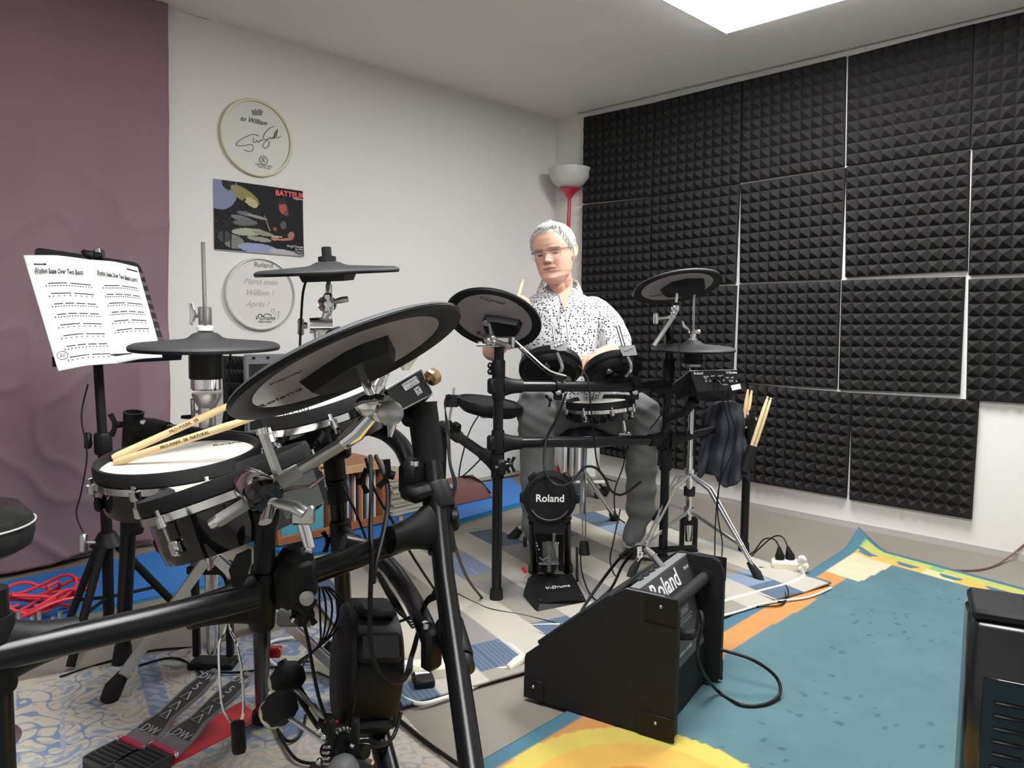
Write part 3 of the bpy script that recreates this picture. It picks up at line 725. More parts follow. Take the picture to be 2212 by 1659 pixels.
# second post: vertical top, leg leaning back to the floor
d1 = 1.23
pA, pB, pC, pD = P(575, 1095, d1-.01), P(570, 1230, d1), P(566, 1300, d1+.03), G(565, 1556, .0)
MB().tube([pA, pB], .0165, 28).build('post', 'rack', ra)
MB().tube([pB, pC, pC+(pD-pC)*.96], [.0165, .0165, .0125], 24).build('leg', 'rack', ra)
MB().tube([pC+(pD-pC)*.93, pD+V((0, 0, .004))], .021, 20).build('rubber_foot', 'rub', ra)
tjoint(ra, P(568, 1288, d1+.02), pA-pC, Lp0-Lp1, .0165, RT, L=.055, reach=.11)
MB().tube(pp([(513, 1268, 1.14), (515, 1235, 1.14), (527, 1206, 1.14), (541, 1186, 1.14)]), [.008, .015, .013, .002], 14, flat=.4, fdir=_r).build('wing_bolt', 'blk', ra)
# upper end cap on that post
MB().lathe([(.017, 0), (.020, .012), (.020, .04), (.016, .046)], pA-V((0, 0, .03)), UP, 22).build('end_cap', 'rub', ra)
# second crossbar to right leg
q0, q1 = P(600, 1262, 1.25), P(932, 1146, 1.46)
MB().tube([q0, q1], .0205, 30).build('crossbar', 'rack', ra)
blk = MB(); bx = (q1-q0).normalized(); by = UP.cross(bx).normalized(); bz = bx.cross(by)
blk.box(P(632, 1252, 1.262), (.075, .06, .085), (bx, by, bz), bev=.016); blk.box(P(640, 1205, 1.262), (.05, .045, .04), (bx, by, bz), bev=.01)
g = blk.build('clamp', 'blk', ra); MB().lathe([(.012, 0), (.012, .006), (.004, .008)], P(664, 1291, 1.245), -_f, 16).build('bolt', 'steel', g)
pclamp(ra, P(648, 1300, 1.3), by, .012, -UP, .02)
# right leg, leaning to the camera at its foot
l0, l1 = P(918, 885, 1.50), P(960, 1250, 1.40); ld = (l1-l0).normalized()
l2 = P(1010, 1600, 1.17); ld2 = (l2-l1).normalized(); tt = (l2.z-.012)/(-ld2.z); l3 = l2+ld2*tt
MB().tube([P(935, 1000, 1.48), l1, l2, l3], [.0195, .0195, .0195, .0195], 30).build('post', 'rack', ra)
MB().tube([l3-ld2*.05, l3+V((0,0,-.008))], .026, 20).build('rubber_foot', 'rub', ra)
# wide top sleeve, open end
top = P(911, 872, 1.50); bot = P(928, 1000, 1.49); ax = (top-bot).normalized(); Ls = (top-bot).length
MB().lathe([(.0285, 0), (.0295, .01), (.0295, Ls-.004), (.031, Ls), (.021, Ls+.001), (.020, Ls-.06), (.001, Ls-.061)], bot, ax, 30).build('post_sleeve', 'blk', ra)
MB().ball(P(884, 905, 1.49), .016, n=14).box(P(890, 905, 1.49), (.03, .03, .03), bev=.008).build('clamp_ear', 'blk', ra)
MB().box(P(890, 1030, 1.47), (.05, .045, .075), (bx, by, UP), bev=.014).box(P(905, 1062, 1.45), (.06, .055, .03), (bx, by, UP), bev=.01).build('clamp', 'blk', ra)
wingnut(ra, P(852, 1028, 1.46), -_r+.3*UP, .03); MB().lathe([(.013, 0), (.013, .012), (.006, .013)], P(893, 1008, 1.46), UP, 18).build('bolt', 'chrome', ra)
sleeve(ra, P(938, 1045, 1.47), P(955, 1100, 1.455), .026, 'clamp_collar')
jt = P(948, 1130, 1.45)
tjoint(ra, jt, l0-l1, q0-q1, .0205, .0205, L=.058, reach=.10, wing=False)
MB().lathe([(.014, 0), (.014, .01), (.007, .012)], P(978, 1118, 1.45), _r, 18).build('bolt', 'blk', ra)
MB().lathe([(.006, 0), (.006, .008), (.003, .009)], P(865, 1123, 1.38), UP, 12).build('bolt', 'chrome', ra)
# lower collar on right leg
ca, cb_ = P(969, 1345, 1.345), P(992, 1425, 1.285)
sleeve(ra, ca, cb_, .0245, 'clamp_collar'); sleeve(ra, cb_, P(998, 1452, 1.27), .0225, 'clamp_collar')
MB().box(P(932, 1400, 1.33), (.035, .03, .075), (bx, by, UP), bev=.008).build('clamp', 'blk', ra)
MB().lathe([(.009, 0), (.009, .01), (.004, .011)], P(923, 1356, 1.33), UP, 14).build('bolt', 'chrome', ra)
# curved bar
arc = spl(pp([(742, 1172, 1.60), (790, 1185, 1.62), (840, 1222, 1.60), (885, 1285, 1.53), (915, 1345, 1.42), (938, 1400, 1.36)]), 8)
MB().tube(arc, .0185, 26).build('curved_bar', 'rack', ra)
arc = spl(pp([(800, 922, 1.62), (835, 935, 1.62), (868, 965, 1.57), (892, 1015, 1.5)]), 8)
MB().tube(arc, .0190, 26).build('curved_bar', 'rack', ra)
arc = spl(pp([(800, 922, 1.62), (770, 925, 1.66), (745, 940, 1.68), (725, 965, 1.69)]), 8)
MB().tube(arc, .0190, 26).build('curved_bar', 'rack', ra)
# middle back post
mp0, mp1 = P(722, 955, 1.70), P(744, 1330, 1.80); mpd = (mp1-mp0).normalized(); tt = (mp1.z-.01)/(-mpd.z); mp2 = mp1+mpd*tt
MB().tube([mp0, mp1, mp2], .0185, 26).build('post', 'rack', ra)
MB().tube([mp2-mpd*.05, mp2+V((0, 0, -.006))], .025, 18).build('rubber_foot', 'rub', ra)
sleeve(ra, P(719, 975, 1.7), P(725, 1032, 1.71), .0225, 'clamp_collar'); sleeve(ra, P(725, 1042, 1.71), P(731, 1082, 1.72), .0245, 'clamp_collar')
tjoint(ra, P(737, 1165, 1.745), mp0-mp1, P(800, 1190, 1.6)-P(737, 1165, 1.745), .0185, .0185, L=.045, reach=.07)
pclamp(ra, P(728, 1055, 1.715), mp0-mp1, .0185, -_r, .022); wingnut(ra, P(770, 1040, 1.7), _r, .03)
MB().box(P(735, 975, 1.69), (.045, .03, .03), (_r, _u, _f), bev=.006).build('clamp', 'blk', ra)
# rear left post with T piece and bar
s0, s1 = P(289, 890, 1.92), G(264, 1434, .0); sd = (s1-s0).normalized()
MB().tube([s0+sd*.05, s1-sd*.02], .0190, 26).build('post', 'rack', ra)
MB().tube([s1-sd*.055, s1+V((0, 0, .003))], [.021, .026], 18).build('rubber_foot', 'rub', ra)
Ls = .11
MB().lathe([(.0235, 0), (.0240, .01), (.0240, Ls-.004), (.025, Ls), (.0185, Ls+.001), (.018, Ls-.04), (.001, Ls-.041)], s0+sd*Ls, -sd, 28).build('post_sleeve', 'blk', ra)
b0, b1 = P(300, 925, 1.93), P(700, 968, 1.74)
MB().tube([b0, P(420, 938, 1.87), b1], .0190, 26).build('crossbar', 'rack', ra)
MB().tube([b0, P(330, 926, 1.915), P(362, 932, 1.9)], [.028, .027, .0235], 24).build('clamp', 'blk', ra)
MB().lathe([(.006, 0), (.006, .006), (.003, .007)], P(310, 912, 1.88), -_f, 10).build('bolt', 'chrome', ra)
wingnut(ra, P(262, 917, 1.92), -_r, .030)
sleeve(ra, P(286, 1118, 1.95), P(285, 1150, 1.955), .0265, 'clamp_collar')

# ================= FRONT KIT PADS
t, *_ = cymbal(748, 773, 1.157, .187, 23.6, .225, True, 'largest black cymbal pad tilted over the front kit, grey underside showing', bell=.06,
    box=[(-.41, -.10), (-.2, -.28), (.0, -.42), (.15, -.44), (.36, -.36), (.40, .25), (.22, .5), (-.1, .48), (-.36, .2)],
    logo=[('Roland', -.62, .15, .026, 0), ('V-Cymbal', -.47, -.42, .012, .2)])
c = P(747.5, 773, 1.157); n, mj = ndir(747.5, 773, 23.6, .225, True)
# its boom: tilter, arm, clamp
bm = thing('cymbal_boom', 'chrome boom arm with tilter holding the largest tilted cymbal', 'boom arm', P(578, 1080, 1.15))
cs = c-n*.02; tb = P(806, 862, 1.15)
MB().tube([c-n*.0+mj*.004, P(778, 800, 1.155), tb], [.0055, .0065, .0075], 14).build('cymbal_rod', 'chrome', bm)
MB().tube([P(756, 782, 1.152), P(766, 803, 1.152)], .012, 14).build('rod_sleeve', 'mauve', bm)
# tilter body
tx = (P(858, 893, 1.15)-P(775, 868, 1.15)).normalized(); ty = _f.cross(tx).normalized()
MB().ball(P(820, 884, 1.15), .036, (tx, _f, ty), n=28, sq=(1, .42, .62)).build('tilter', 'chrome', bm)
MB().ball(P(795, 878, 1.14), .020, (tx, _f, ty), n=20, sq=(1, .5, .8)).build('tilter_lobe', 'chrome', bm)
MB().lathe([(.016, 0), (.019, .004), (.019, .012), (.012, .018), (.001, .019)], P(842, 892, 1.14), _r*.3-_f, 24).build('tilter_gear', 'steel', bm)
MB().tube([P(846, 905, 1.15), P(846, 920, 1.15), P(842, 945, 1.14)], [.006, .007, .003], 10).build('wing_bolt', 'chrome', bm)
MB().tube([P(800, 900, 1.148), P(770, 935, 1.15), P(740, 958, 1.15)], [.012, .0135, .0115], 18).build('arm_sleeve', 'chrome', bm)
MB().tube([P(742, 957, 1.15), P(620, 1033, 1.15)], .0095, 18).build('arm', 'steel', bm)
M_['knurl'] = mat('knurled_aluminium', (.72, .71, .70), .45, .9, var=.1, scale=300, bump=1.2, bscale=2200)
MB().tube([P(650, 1014, 1.15), P(470, 1126, 1.15)], .0098, 18).build('knurled_end', 'knurl', bm)
MB().tube([P(474, 1123, 1.15), P(456, 1134, 1.15)], [.0098, .0085], 18).build('end_plug', 'chrome', bm)
bc_ = P(558, 1060, 1.155); ba = (P(608, 1100, 1.09)-P(536, 1040, 1.19)).normalized()
MB().lathe([(.018, -.045), (.024, -.040), (.0265, -.02), (.0265, .012), (.0275, .014), (.0275, .030), (.022, .036), (.009, .037)], bc_, ba, 32).build('clamp_barrel', 'gloss', bm)
MB().lathe([(.0268, -.022), (.0272, -.020), (.0272, .004), (.0268, .006)], bc_, ba, 32, caps=False).build('clamp_ring', 'chrome', bm)
we = bc_+ba*.05
MB().tube([bc_+ba*.036, we+ba*.01], .009, 14).build('bolt', 'chrome', bm)
mbw = MB(); wy = P(573, 1128, 1.09)-we; 
mbw.tube([we, we+wy*.45, we+wy*1.0], [.009, .013, .012], 16, flat=.5, fdir=ba).build('wing_bolt', 'chrome', bm)
mbw = MB().tube([we, P(638, 1096, 1.1), P(658, 1108, 1.1)], [.010, .013, .012], 16, flat=.6, fdir=ba).build('wing_bolt', 'alu', bm)
# wing blades of tom holder
MB().tube(pp([(608, 1062, 1.17), (640, 1050, 1.16), (672, 1050, 1.155), (702, 1028, 1.16)]), [.006, .014, .013, .003], 14, flat=.35, fdir=_f).build('wing_bolt', 'steel', bm)
# base of the clamp onto post
MB().tube([P(578, 1078, 1.19), P(577, 1105, 1.21)], .014, 16).build('mount_stub', 'blk', bm)

# snare pad
t, *_ = pad(388, 988, 1.57, .160, 8.6, .235, .085, 'large white-headed snare pad with black rim at the left, sticks on it', lugs=8, a0=.25, logo=('Roland', .62, .48, .022))
# lower tom pad (nearer)
t, *_ = pad(490, 1030, 1.36, .151, 20.5, .055, .105, 'black tom pad with chrome rim tilted under the snare pad', lugs=6, a0=.75)
t, *_ = pad(700, 868, 1.60, .130, 17, .15, .075, 'white-headed tom pad half hidden beneath the largest cymbal', lugs=6, a0=.55)
text('PD-105', P(640, 890, 1.56), (P(690, 870, 1.56)-P(640, 890, 1.56)), UP, .018, 'ink', t, 'lettering')
# tom holder rod and plate
th = thing('tom_holder', 'grey hexagonal rod and plate bracket between the tom pads', 'tom holder', P(650, 1070, 1.2))
MB().tube([P(566, 930, 1.17), P(573, 950, 1.17), P(607, 1042, 1.17)], [.0085, .0080, .0082], 6).build('hex_rod', 'alu', th)
MB().tube([P(565, 925, 1.17), P(568, 938, 1.17)], .0088, 14).build('rod_tip', 'chrome', th)
A, B, C, D = P(588, 1052, 1.235), P(676, 1012, 1.25), P(700, 1084, 1.225), P(618, 1120, 1.215)
nn = (B-A).cross(D-A).normalized(); nn = nn if nn.dot(_f) > 0 else -nn
MB().slab([A, B, C, D], nn*.006).build('plate', 'lgrey', th)
MB().slab([B, B+nn*.03+(B-A)*.14, C+nn*.03+(B-A)*.03, C], nn*.004).build('side_plate', 'blk', th)
MB().box(P(655, 1112, 1.2), (.035, .03, .022), (_r, _u, _f), bev=.004).build('bracket', 'alu', th)
MB().tube(pp([(655, 1118, 1.2), (665, 1150, 1.2), (672, 1182, 1.2)]), .0065, 12).tube(pp([(643, 1122, 1.2), (652, 1152, 1.2), (664, 1188, 1.2)]), .004, 10).build('l_rod', 'chrome', th)
MB().tube(pp([(672, 1178, 1.2), (670, 1190, 1.198), (660, 1184, 1.195)]), .006, 10).build('rod_foot', 'chrome', th)
# black module box at right of tom pad
FT = [P(834, 843, 1.40), P(909, 799, 1.47), P(934, 852, 1.46), P(860, 890, 1.39)]
bkn = (FT[1]-FT[0]).cross(FT[3]-FT[0]).normalized(); bkn = bkn if bkn.dot(_f) > 0 else -bkn
t = thing('trigger_module', 'black box module with chrome edges and knob beside the largest cymbal', 'drum module', FT[3])
MB().slab(FT, bkn*.055).build('case', 'gloss', t)
A, B, C, D = FT
mb = MB()
for a, b in ((A, B), (B, C), (C, D)): mb.tube([a-bkn*.001, b-bkn*.001], .0016, 8)
mb.build('edge_trim', 'chrome', t)
upb = (A-D).normalized(); MB().slab([A+upb*.001, B+upb*.001, B+bkn*.055+upb*.001, A+bkn*.055+upb*.001], upb*.003).build('top_plate', 'alu', t)
lx = (B-A).normalized()
MB().slab([bil(A, B, C, D, u, v)-bkn*.0012 for u, v in ((.38, .12), (.80, .10), (.82, .40), (.40, .42))], -bkn*.0004).build('label_plate', 'grey', t)
text('TDW-0010127', bil(A, B, C, D, .6, .2)-bkn*.0019, lx, upb, .0075, 'ink', t, 'small_print', th=.0001); text('A1D6213', bil(A, B, C, D, .6, .34)-bkn*.0019, lx, upb, .0075, 'ink', t, 'small_print', th=.0001)
MB().slab([bil(A, B, C, D, u, v)-bkn*.0012 for u, v in ((.60, .5), (.76, .48), (.78, .78), (.62, .8))], -bkn*.0004).build('bin_symbol', 'grey', t)
mb = MB()
for u0, v0, u1, v1 in ((.63, .53, .74, .72), (.74, .52, .64, .73), (.63, .56, .74, .55), (.64, .76, .75, .75)): mb.tube([bil(A, B, C, D, u0, v0)-bkn*.0018, bil(A, B, C, D, u1, v1)-bkn*.0018], .0006, 5)
mb.build('bin_symbol', 'ink', t)
M_['bronze'] = mat('bronze_knob', (.42, .27, .14), .3, .8)
kx = (B-A).normalized(); kp = P(922, 822, 1.46)
MB().tube([kp, kp+kx*.008], .004, 10).build('knob_shaft', 'chrome', t)
MB().lathe([(.004, 0), (.015, .001), (.0175, .006), (.0165, .017), (.013, .019), (0, .0195)], kp+kx*.008, kx, 8).build('knob', 'bronze', t, ang=20)
# crumpled tissue
mb = MB(); tc_ = P(876, 783, 1.50)
def tis(u, v):
    a = 2*pi*u; r_ = .006+.022*v*(1+.25*sin(3*a)+.15*sin(7*a+2)); return tc_+_r*r_*cos(a)+_f*r_*sin(a)+_u*(-.016+.036*v+.006*sin(5*a)*v)
mb.grid(40, 9, tis); o = mb.build('paper_tissue', mat('tissue_paper', (.66, .63, .52), .9), None, ang=180); tag(o, 'crumpled off-white tissue stuck on top of the chrome-edged module', 'tissue')
MB().tube([P(826, 812, 1.42), P(812, 838, 1.40), P(808, 858, 1.40)], [.011, .014, .010], 16).ball(P(832, 806, 1.42), .009).build('clamp', 'chrome', t)
# upright cymbal (centre, top)
n_ = (UP*1.0-_f*.075-_r*.05).normalized(); mj_ = (_r-_r.dot(n_)*n_).normalized()
t, c, *_ = cymbal(708, 580, 1.90, .177, 0, .1, False, 'flat black cymbal pad on tall chrome stand in front of the white drumhead', n=n_, mj=mj_, bell=.085,
    box=[(-.35, -.25), (.35, -.3), (.3, .3), (-.35, .3)])
st = thing('cymbal_stand', 'chrome cymbal arm with two tilters rising behind the largest cymbal', 'cymbal stand', P(690, 950, 1.9))
MB().tube([c-n_*.015, P(710, 612, 1.9), P(709, 642, 1.9)], .006, 12).tube(pp([(710, 615, 1.9), (710, 634, 1.9)]), .0085, 12).build('cymbal_rod', 'chrome', st)
MB().lathe([(.012, -.016), (.019, -.012), (.021, 0), (.019, .014), (.010, .018)], P(706, 657, 1.9), _r*.8-_f*.6, 18).build('tilter', 'chrome', st)
MB().box(P(709, 655, 1.89), (.022, .05, .02), (_r, _u, _f), bev=.005).build('tilter_block', 'chrome', st)
MB().tube(pp([(722, 652, 1.89), (738, 648, 1.88), (752, 646, 1.88)]), [.006, .008, .007], 10, flat=.6).build('wing_bolt', 'steel', st)
MB().tube(pp([(708, 672, 1.9), (702, 690, 1.9)]), [.012, .010], 14).build('joint_neck', 'chrome', st)
MB().tube(pp([(668, 703, 1.89), (716, 703, 1.91)]), [.019, .022], 20).build('joint_barrel', 'chrome', st)
MB().tube(pp([(662, 703, 1.89), (648, 703, 1.88)]), .008, 10).box(P(650, 706, 1.88), (.014, .042, .016), (_r, _u, _f), bev=.004).build('wing_bolt', 'steel', st)
MB().tube([P(688, 700, 1.9), P(692, 760, 1.9), P(702, 860, 1.88), P(718, 958, 1.72)], [.016, .0155, .0125, .0125], 18).build('pole', 'chrome', st)
# front hi-hat ------------------------------------------------------------
hdp = 1.70
n_ = (UP-_f*.03).normalized(); mj_ = (_r-_r.dot(n_)*n_).normalized()
t, c, *_ = cymbal(444, 741, hdp, .1590, 0, .1, False, 'black hi-hat pad on chrome stand in front of the music stand', n=n_, mj=mj_, bell=.13, topcap=False, name='hi_hat_pad')
MB().lathe([(.034, -.012), (.036, -.03), (.036, -.078), (.034, -.080)], c, UP, 32).build('sensor_housing', 'blk', t)
MB().lathe([(.012, .012), (.016, .017), (.016, .022), (.013, .024)], c, UP, 24).build('felt', 'rub', t)
MB().lathe([(.0165, .026), (.0185, .028), (.0185, .036), (.0165, .038)], c, UP, 24).build('clutch_washer', 'white', t)
MB().lathe([(.013, .039), (.0145, .041), (.0145, .078), (.012, .080)], c, UP, 20).build('clutch', 'alu', t)
MB().tube([c+UP*.06-_r*.012, c+UP*.06-_r*.028], .004, 8).tube([c+UP*.088-_r*.032, c+UP*.062-_r*.026, c+UP*.04-_r*.032], [.004, .008, .004], 10, flat=.6, fdir=_r).build('wing_bolt', 'chrome', t)
hs = thing('hi_hat_stand', 'chrome hi-hat stand with folding legs in the left foreground', 'hi-hat stand', G(456, 1460))
cz = c; base = V((c.x, c.y, 0)); bp = G(462, 1440)
def onax(z): k = (z)/c.z; return V((bp.x+(c.x-bp.x)*k, bp.y+(c.y-bp.y)*k, z))
MB().tube([onax(c.z+.04), onax(c.z+.215)], .0043, 10).build('pull_rod', 'alu', hs)
MB().lathe([(.030, 0), (.034, .004), (.034, .026), (.030, .028)], onax(c.z-.108)-V((0,0,.0)), UP, 28).build('collar', 'chrome', hs)
MB().lathe([(.018, 0), (.020, .002), (.032, .026), (.033, .034)], onax(c.z-.150), UP, 28).build('seat_cup', 'alu', hs)
MB().lathe([(.0185, 0), (.0195, .03), (.0195, .055)], onax(c.z-.198), UP, 24).build('height_collar', 'alu', hs)
MB().tube([onax(c.z-.16)-_r*.02, onax(c.z-.16)-_r*.035], .004, 8).tube([onax(c.z-.13)-_r*.033, onax(c.z-.17)-_r*.033], .005, 8).build('wing_bolt', 'steel', hs)
MB().tube([onax(c.z-.173)-_r*.035, onax(c.z-.173)-_r*.06], [.006, .004], 8).build('memory_bolt', 'blk', hs)
MB().tube([onax(.23), onax(c.z-.19)], .0130, 20).build('upper_tube', 'chrome', hs)
MB().tube([onax(.05), onax(.36)], .0165, 22).build('lower_tube', 'chrome', hs)
MB().lathe([(.022, 0), (.024, .004), (.024, .03), (.022, .034)], onax(.335), UP, 24).build('leg_collar', 'chrome', hs)
tri = G(235, 1503)
for k, (fx, fy) in enumerate(((235, 1500), (790, 1500), (560, 1345))):
    ft = G(fx, fy, .02); tp = onax(.345)+(ft-onax(.345)).normalized()*.02
    dd = (ft-tp).normalized(); sdv = dd.cross(UP).normalized()
    mb = MB(); 
    for s_ in (-1, 1): mb.box((tp+ft)/2+sdv*.007*s_, ((ft-tp).length, .0025, .024), (dd, sdv, dd.cross(sdv)), bev=.0008)
    L = mb.build('leg', 'alu', hs)
    MB().tube([ft-dd*.055, ft-dd*.02, ft-V((0, 0, .014))], [.014, .022, .021], 14).build('rubber_foot', 'rub', L)
# spring/pull link loop and weight strap (chrome strut loops)
lk = MB()
for s_ in (-1, 1):
    x0 = 492
    lk.tube(spl(pp([(x0+s_*3, 1338, 1.42), (x0+s_*6, 1362, 1.42), (x0+s_*18, 1390, 1.41), (x0+6+s_*24, 1450, 1.40), (x0+12+s_*22, 1530, 1.38), (x0+20+s_*4, 1570, 1.37)]), 6), .0026, 8)
    lk.tube(spl(pp([(x0+s_*3, 1345, 1.42), (x0+s_*10, 1335, 1.42)]), 3), .0026, 8)
o = lk.build('pull_strut', 'chrome', hs)
MB().lathe([(.010, 0), (.0125, .006), (.0125, .052), (.009, .056)], P(517, 1628, 1.36), (P(514, 1572, 1.37)-P(517, 1628, 1.36)).normalized(), 12).build('rubber_grip', 'rub', hs)
hb_ = onax(.0)
for s_ in (-1, 1): MB().box(onax(.0)+_r*s_*.045+UP*.16, (.016, .022, .26), (_r, UP.cross(_r), UP), bev=.003).build('frame_column', 'blk', hs)
MB().box(onax(.30), (.115, .035, .022), (_r, UP.cross(_r), UP), bev=.004).build('frame_bridge', 'blk', hs)
MB().box(onax(.012), (.12, .06, .02), (_r, UP.cross(_r), UP), bev=.004).build('frame_base', 'blk', hs)
MB().tube([onax(.06), onax(.28)], .008, 12).build('spring_tube', 'chrome', hs)

# ================= double pedal
M_['pedalgrey'] = mat('satin_grey_metal', (.36, .36, .37), .35, .7)
M_['griptape'] = mat('dark_grip', (.045, .042, .042), .6, bump=.8, bscale=900)
M_['pinkred'] = mat('red_hinge', (.45, .03, .08), .3)
def footboard(toe, heel, tilt, wd, label_, par, k):
    """toe: px of the far (upper) end, heel: px of near heel end"""
    h0 = G(*heel, .030); h1 = G(*toe, tilt)
    ax_ = (h1-h0); L = ax_.length; ax_.normalize(); sd_ = ax_.cross(UP).normalized(); nz = sd_.cross(ax_)
    if nz.z < 0: nz = -nz
    g = thing('bass_pedal', label_, 'drum pedal', V((h0.x, h0.y, .008)), 'bass drum pedals') if par is None else par
    hp = [(-.02, .036), (.00, .040), (.055, .040), (.055, -.040), (.00, -.040), (-.02, -.036), (-.03, -.02), (-.03, .02)]
    mb = MB(); mb.prism(hp, V((h0.x, h0.y, .008)), V((ax_.x, ax_.y, 0)).normalized(), sd_, -.026)
    mb.build('heel_plate', 'griptape', g)
    fx = V((ax_.x, ax_.y, 0)).normalized()
    zt_ = .034
    ribs = MB()
    for j in range(6): ribs.box(V((h0.x, h0.y, zt_))+fx*(-.014+.012*j), (.006, .066, .003), (fx, sd_, UP))
    ribs.build('grip_ribs', 'rub', g)
    hq = V((h0.x, h0.y, .030))+fx*.066
    MB().box(hq, (.016, .078, .012), (fx, sd_, UP), bev=.003).build('hinge', 'pinkred', g)
    for s_ in (-1, 1): MB().ball(hq+sd_*s_*.042, .006).build('hinge_pin', 'chrome', g)
    o_ = hq+fx*.008; axb = (h1-o_); Lb = axb.length; axb.normalize(); nb = sd_.cross(axb); nb = nb if nb.z > 0 else -nb
    out = [(0, .040), (.05, .036), (Lb*.35, .024), (Lb*.7, .030), (Lb*.88, .024), (Lb, .010), (Lb, -.010), (Lb*.88, -.024), (Lb*.7, -.030), (Lb*.35, -.024), (.05, -.036), (0, -.040)]
    mb = MB(); mb.prism(out, o_, axb, sd_, .006); pl = mb.build('footboard', 'pedalgrey', g)
    up_ = axb.cross(sd_).normalized(); s2 = 1 if up_.z > 0 else -1
    topz = .0065 if s2 > 0 else .0005
    off_ = (up_*.0062 if s2 > 0 else -up_*.0)
    inner = [(.035+(a-.035)*.94 if a > .03 else .03, b*.80) for a, b in out]
    mb = MB(); mb.prism(inner, o_+off_, axb, sd_, .0008 if s2 > 0 else -.0008); mb.build('grip_insert', 'griptape', pl)
    tn = up_*s2
    rd = axb   # reading direction towards toe
    yv = rd.cross(tn)
    tp_ = o_+tn*(.0074 if s2 > 0 else .0012)
    for j, (s_, a) in enumerate((('DW', .90), ('5', .76), ('0', .62), ('0', .48), ('0', .36), ('DW', .16))):
        if j in (0, 5):
            text(s_, tp_+axb*Lb*a*.97, yv if 1 else rd, -rd if 0 else rd, .028 if j else .026, 'pale', pl, 'lettering', th=.0003, shear=.2)
        elif s_ == '5': text('5', tp_+axb*Lb*a*.97, -yv, rd, .032, 'pale', pl, 'lettering', th=.0003) if 0 else text('5', tp_+axb*Lb*a*.97, yv, rd, .032, 'pale', pl, 'lettering', th=.0003)
        else:
            p0_ = tp_+axb*Lb*a*.97
            tri_ = [p0_+rd*.014, p0_-rd*.008+yv*.012, p0_-rd*.008-yv*.012]
            mb = MB(); mb.tube(tri_+[tri_[0]], .0013, 5, caps=False); mb.build('oval_cutout_mark', 'pale', pl)
    return g, fx, sd_
g1, fx, sd_ = footboard((468, 1445), (222, 1640), .105, .08, 'left of two grey footboard pedals, its heel nearest the ornamental rug edge', None, 0)
g2, fx2, sd2 = footboard((540, 1452), (290, 1652), .105, .08, 'right of two grey footboard pedals, on a red base plate', None, 1)
rb = [G(286, 1690, .004), G(372, 1668, .004), G(560, 1555, .004), G(520, 1520, .004)]
MB().slab([G(255, 1672, .002), G(290, 1700, .002), G(568, 1556, .002), G(520, 1520, .002)], UP*.005).build('base_plate', 'red', g2)
# pedal frame parts near toe: posts + linkage
for (gg, x0, y0) in ((g1, 478, 1460), (g2, 552, 1462)):
    q = G(x0, y0+70, .0)
# beaters and shaft (thing)
bt = thing('beater_assembly', 'bass drum beaters with cam and drive shaft in front of the pedals', 'beaters', G(745, 1625))
def beater(c1, c2, d1_, d2_, lab):
    a, b = P(*c1, d1_), P(*c2, d2_)
    MB().tube([a, b], .0042, 10).build('beater_rod', 'alu', bt)
    ax_ = (P(c1[0]-22, c1[1]+16, d1_+.012)-P(c1[0], c1[1], d1_)).normalized()
    up_ = frame(ax_)[0]
    g = MB().lathe([(.016, -.030), (.027, -.024), (.0295, 0), (.027, .012), (.022, .016)], a, ax_, 8).build('beater_head', 'rub', bt, ang=25)
    MB().lathe([(.026, .010), (.026, .019), (.023, .022), (0, .0225)], a-ax_*.0, ax_, 20).build('felt_face', 'cream', g)
beater((618, 1468), (712, 1562), 1.40, 1.32, 0); beater((600, 1533), (742, 1632), 1.34, 1.25, 1)
# universal joint, hub, chain sprocket
MB().tube(pp([(608, 1428, 1.42), (648, 1500, 1.40), (692, 1566, 1.36)]), .0095, 12).build('drive_shaft', 'blk', bt)
MB().tube(pp([(674, 1525, 1.36), (705, 1570, 1.33)]), .007, 6).build('drive_rod', 'alu', bt)
MB().lathe([(.012, -.03), (.016, -.026), (.016, .02), (.010, .024)], P(718, 1572, 1.32), (P(745, 1600, 1.28)-P(700, 1560, 1.34)).normalized(), 14).build('hub', 'blk', bt)
MB().ball(P(708, 1560, 1.32), .007).ball(P(725, 1562, 1.31), .006).build('hub_screw', 'red', bt)
sh0, sh1 = P(700, 1605, 1.26), P(790, 1640, 1.26)
sp = MB(); spc = P(738, 1622, 1.26); spa = (_r*.8-_f*.5+_u*.2).normalized(); x_, y_, z_ = frame(spa)
for k in range(26):
    a = 2*pi*k/26; q = spc+(x_*cos(a)+y_*sin(a))*.034; sp.box(q, (.006, .005, .016), (x_*cos(a)+y_*sin(a), -x_*sin(a)+y_*cos(a), z_), bev=.001)
sp.build('chain', 'steel', bt)
MB().lathe([(.012, -.02), (.026, -.018), (.028, 0), (.026, .018), (.012, .02)], spc, spa, 20).build('sprocket', 'blk', bt)
MB().tube([spc-spa*.04, spc+spa*.055], .011, 14).build('axle', 'blk', bt)
MB().tube([spc+spa*.04-_u*.01, spc+spa*.07-_u*.016], .004, 6).build('key_bolt', 'alu', bt)
MB().ball(P(742, 1665, 1.22), .026, n=16).build('round_knob', 'grey', bt)
MB().box(G(745, 1680, .012), (.16, .10, .012), (_r, UP.cross(_r), UP), bev=.003).build('pedestal_base', 'blk', bt)
for k in (-1, 1): MB().box(P(742+k*26, 1665, 1.25), (.012, .02, .18), (_r, UP.cross(_r), UP), bev=.003).build('pedestal_column', 'blk', bt)
mb = MB()
for q in ((690, 1580), (700, 1592), (762, 1610), (770, 1625), (712, 1640), (690, 1645)): mb.ball(P(*q, 1.24), .006)
mb.build('spring_bolts', 'chrome', bt)

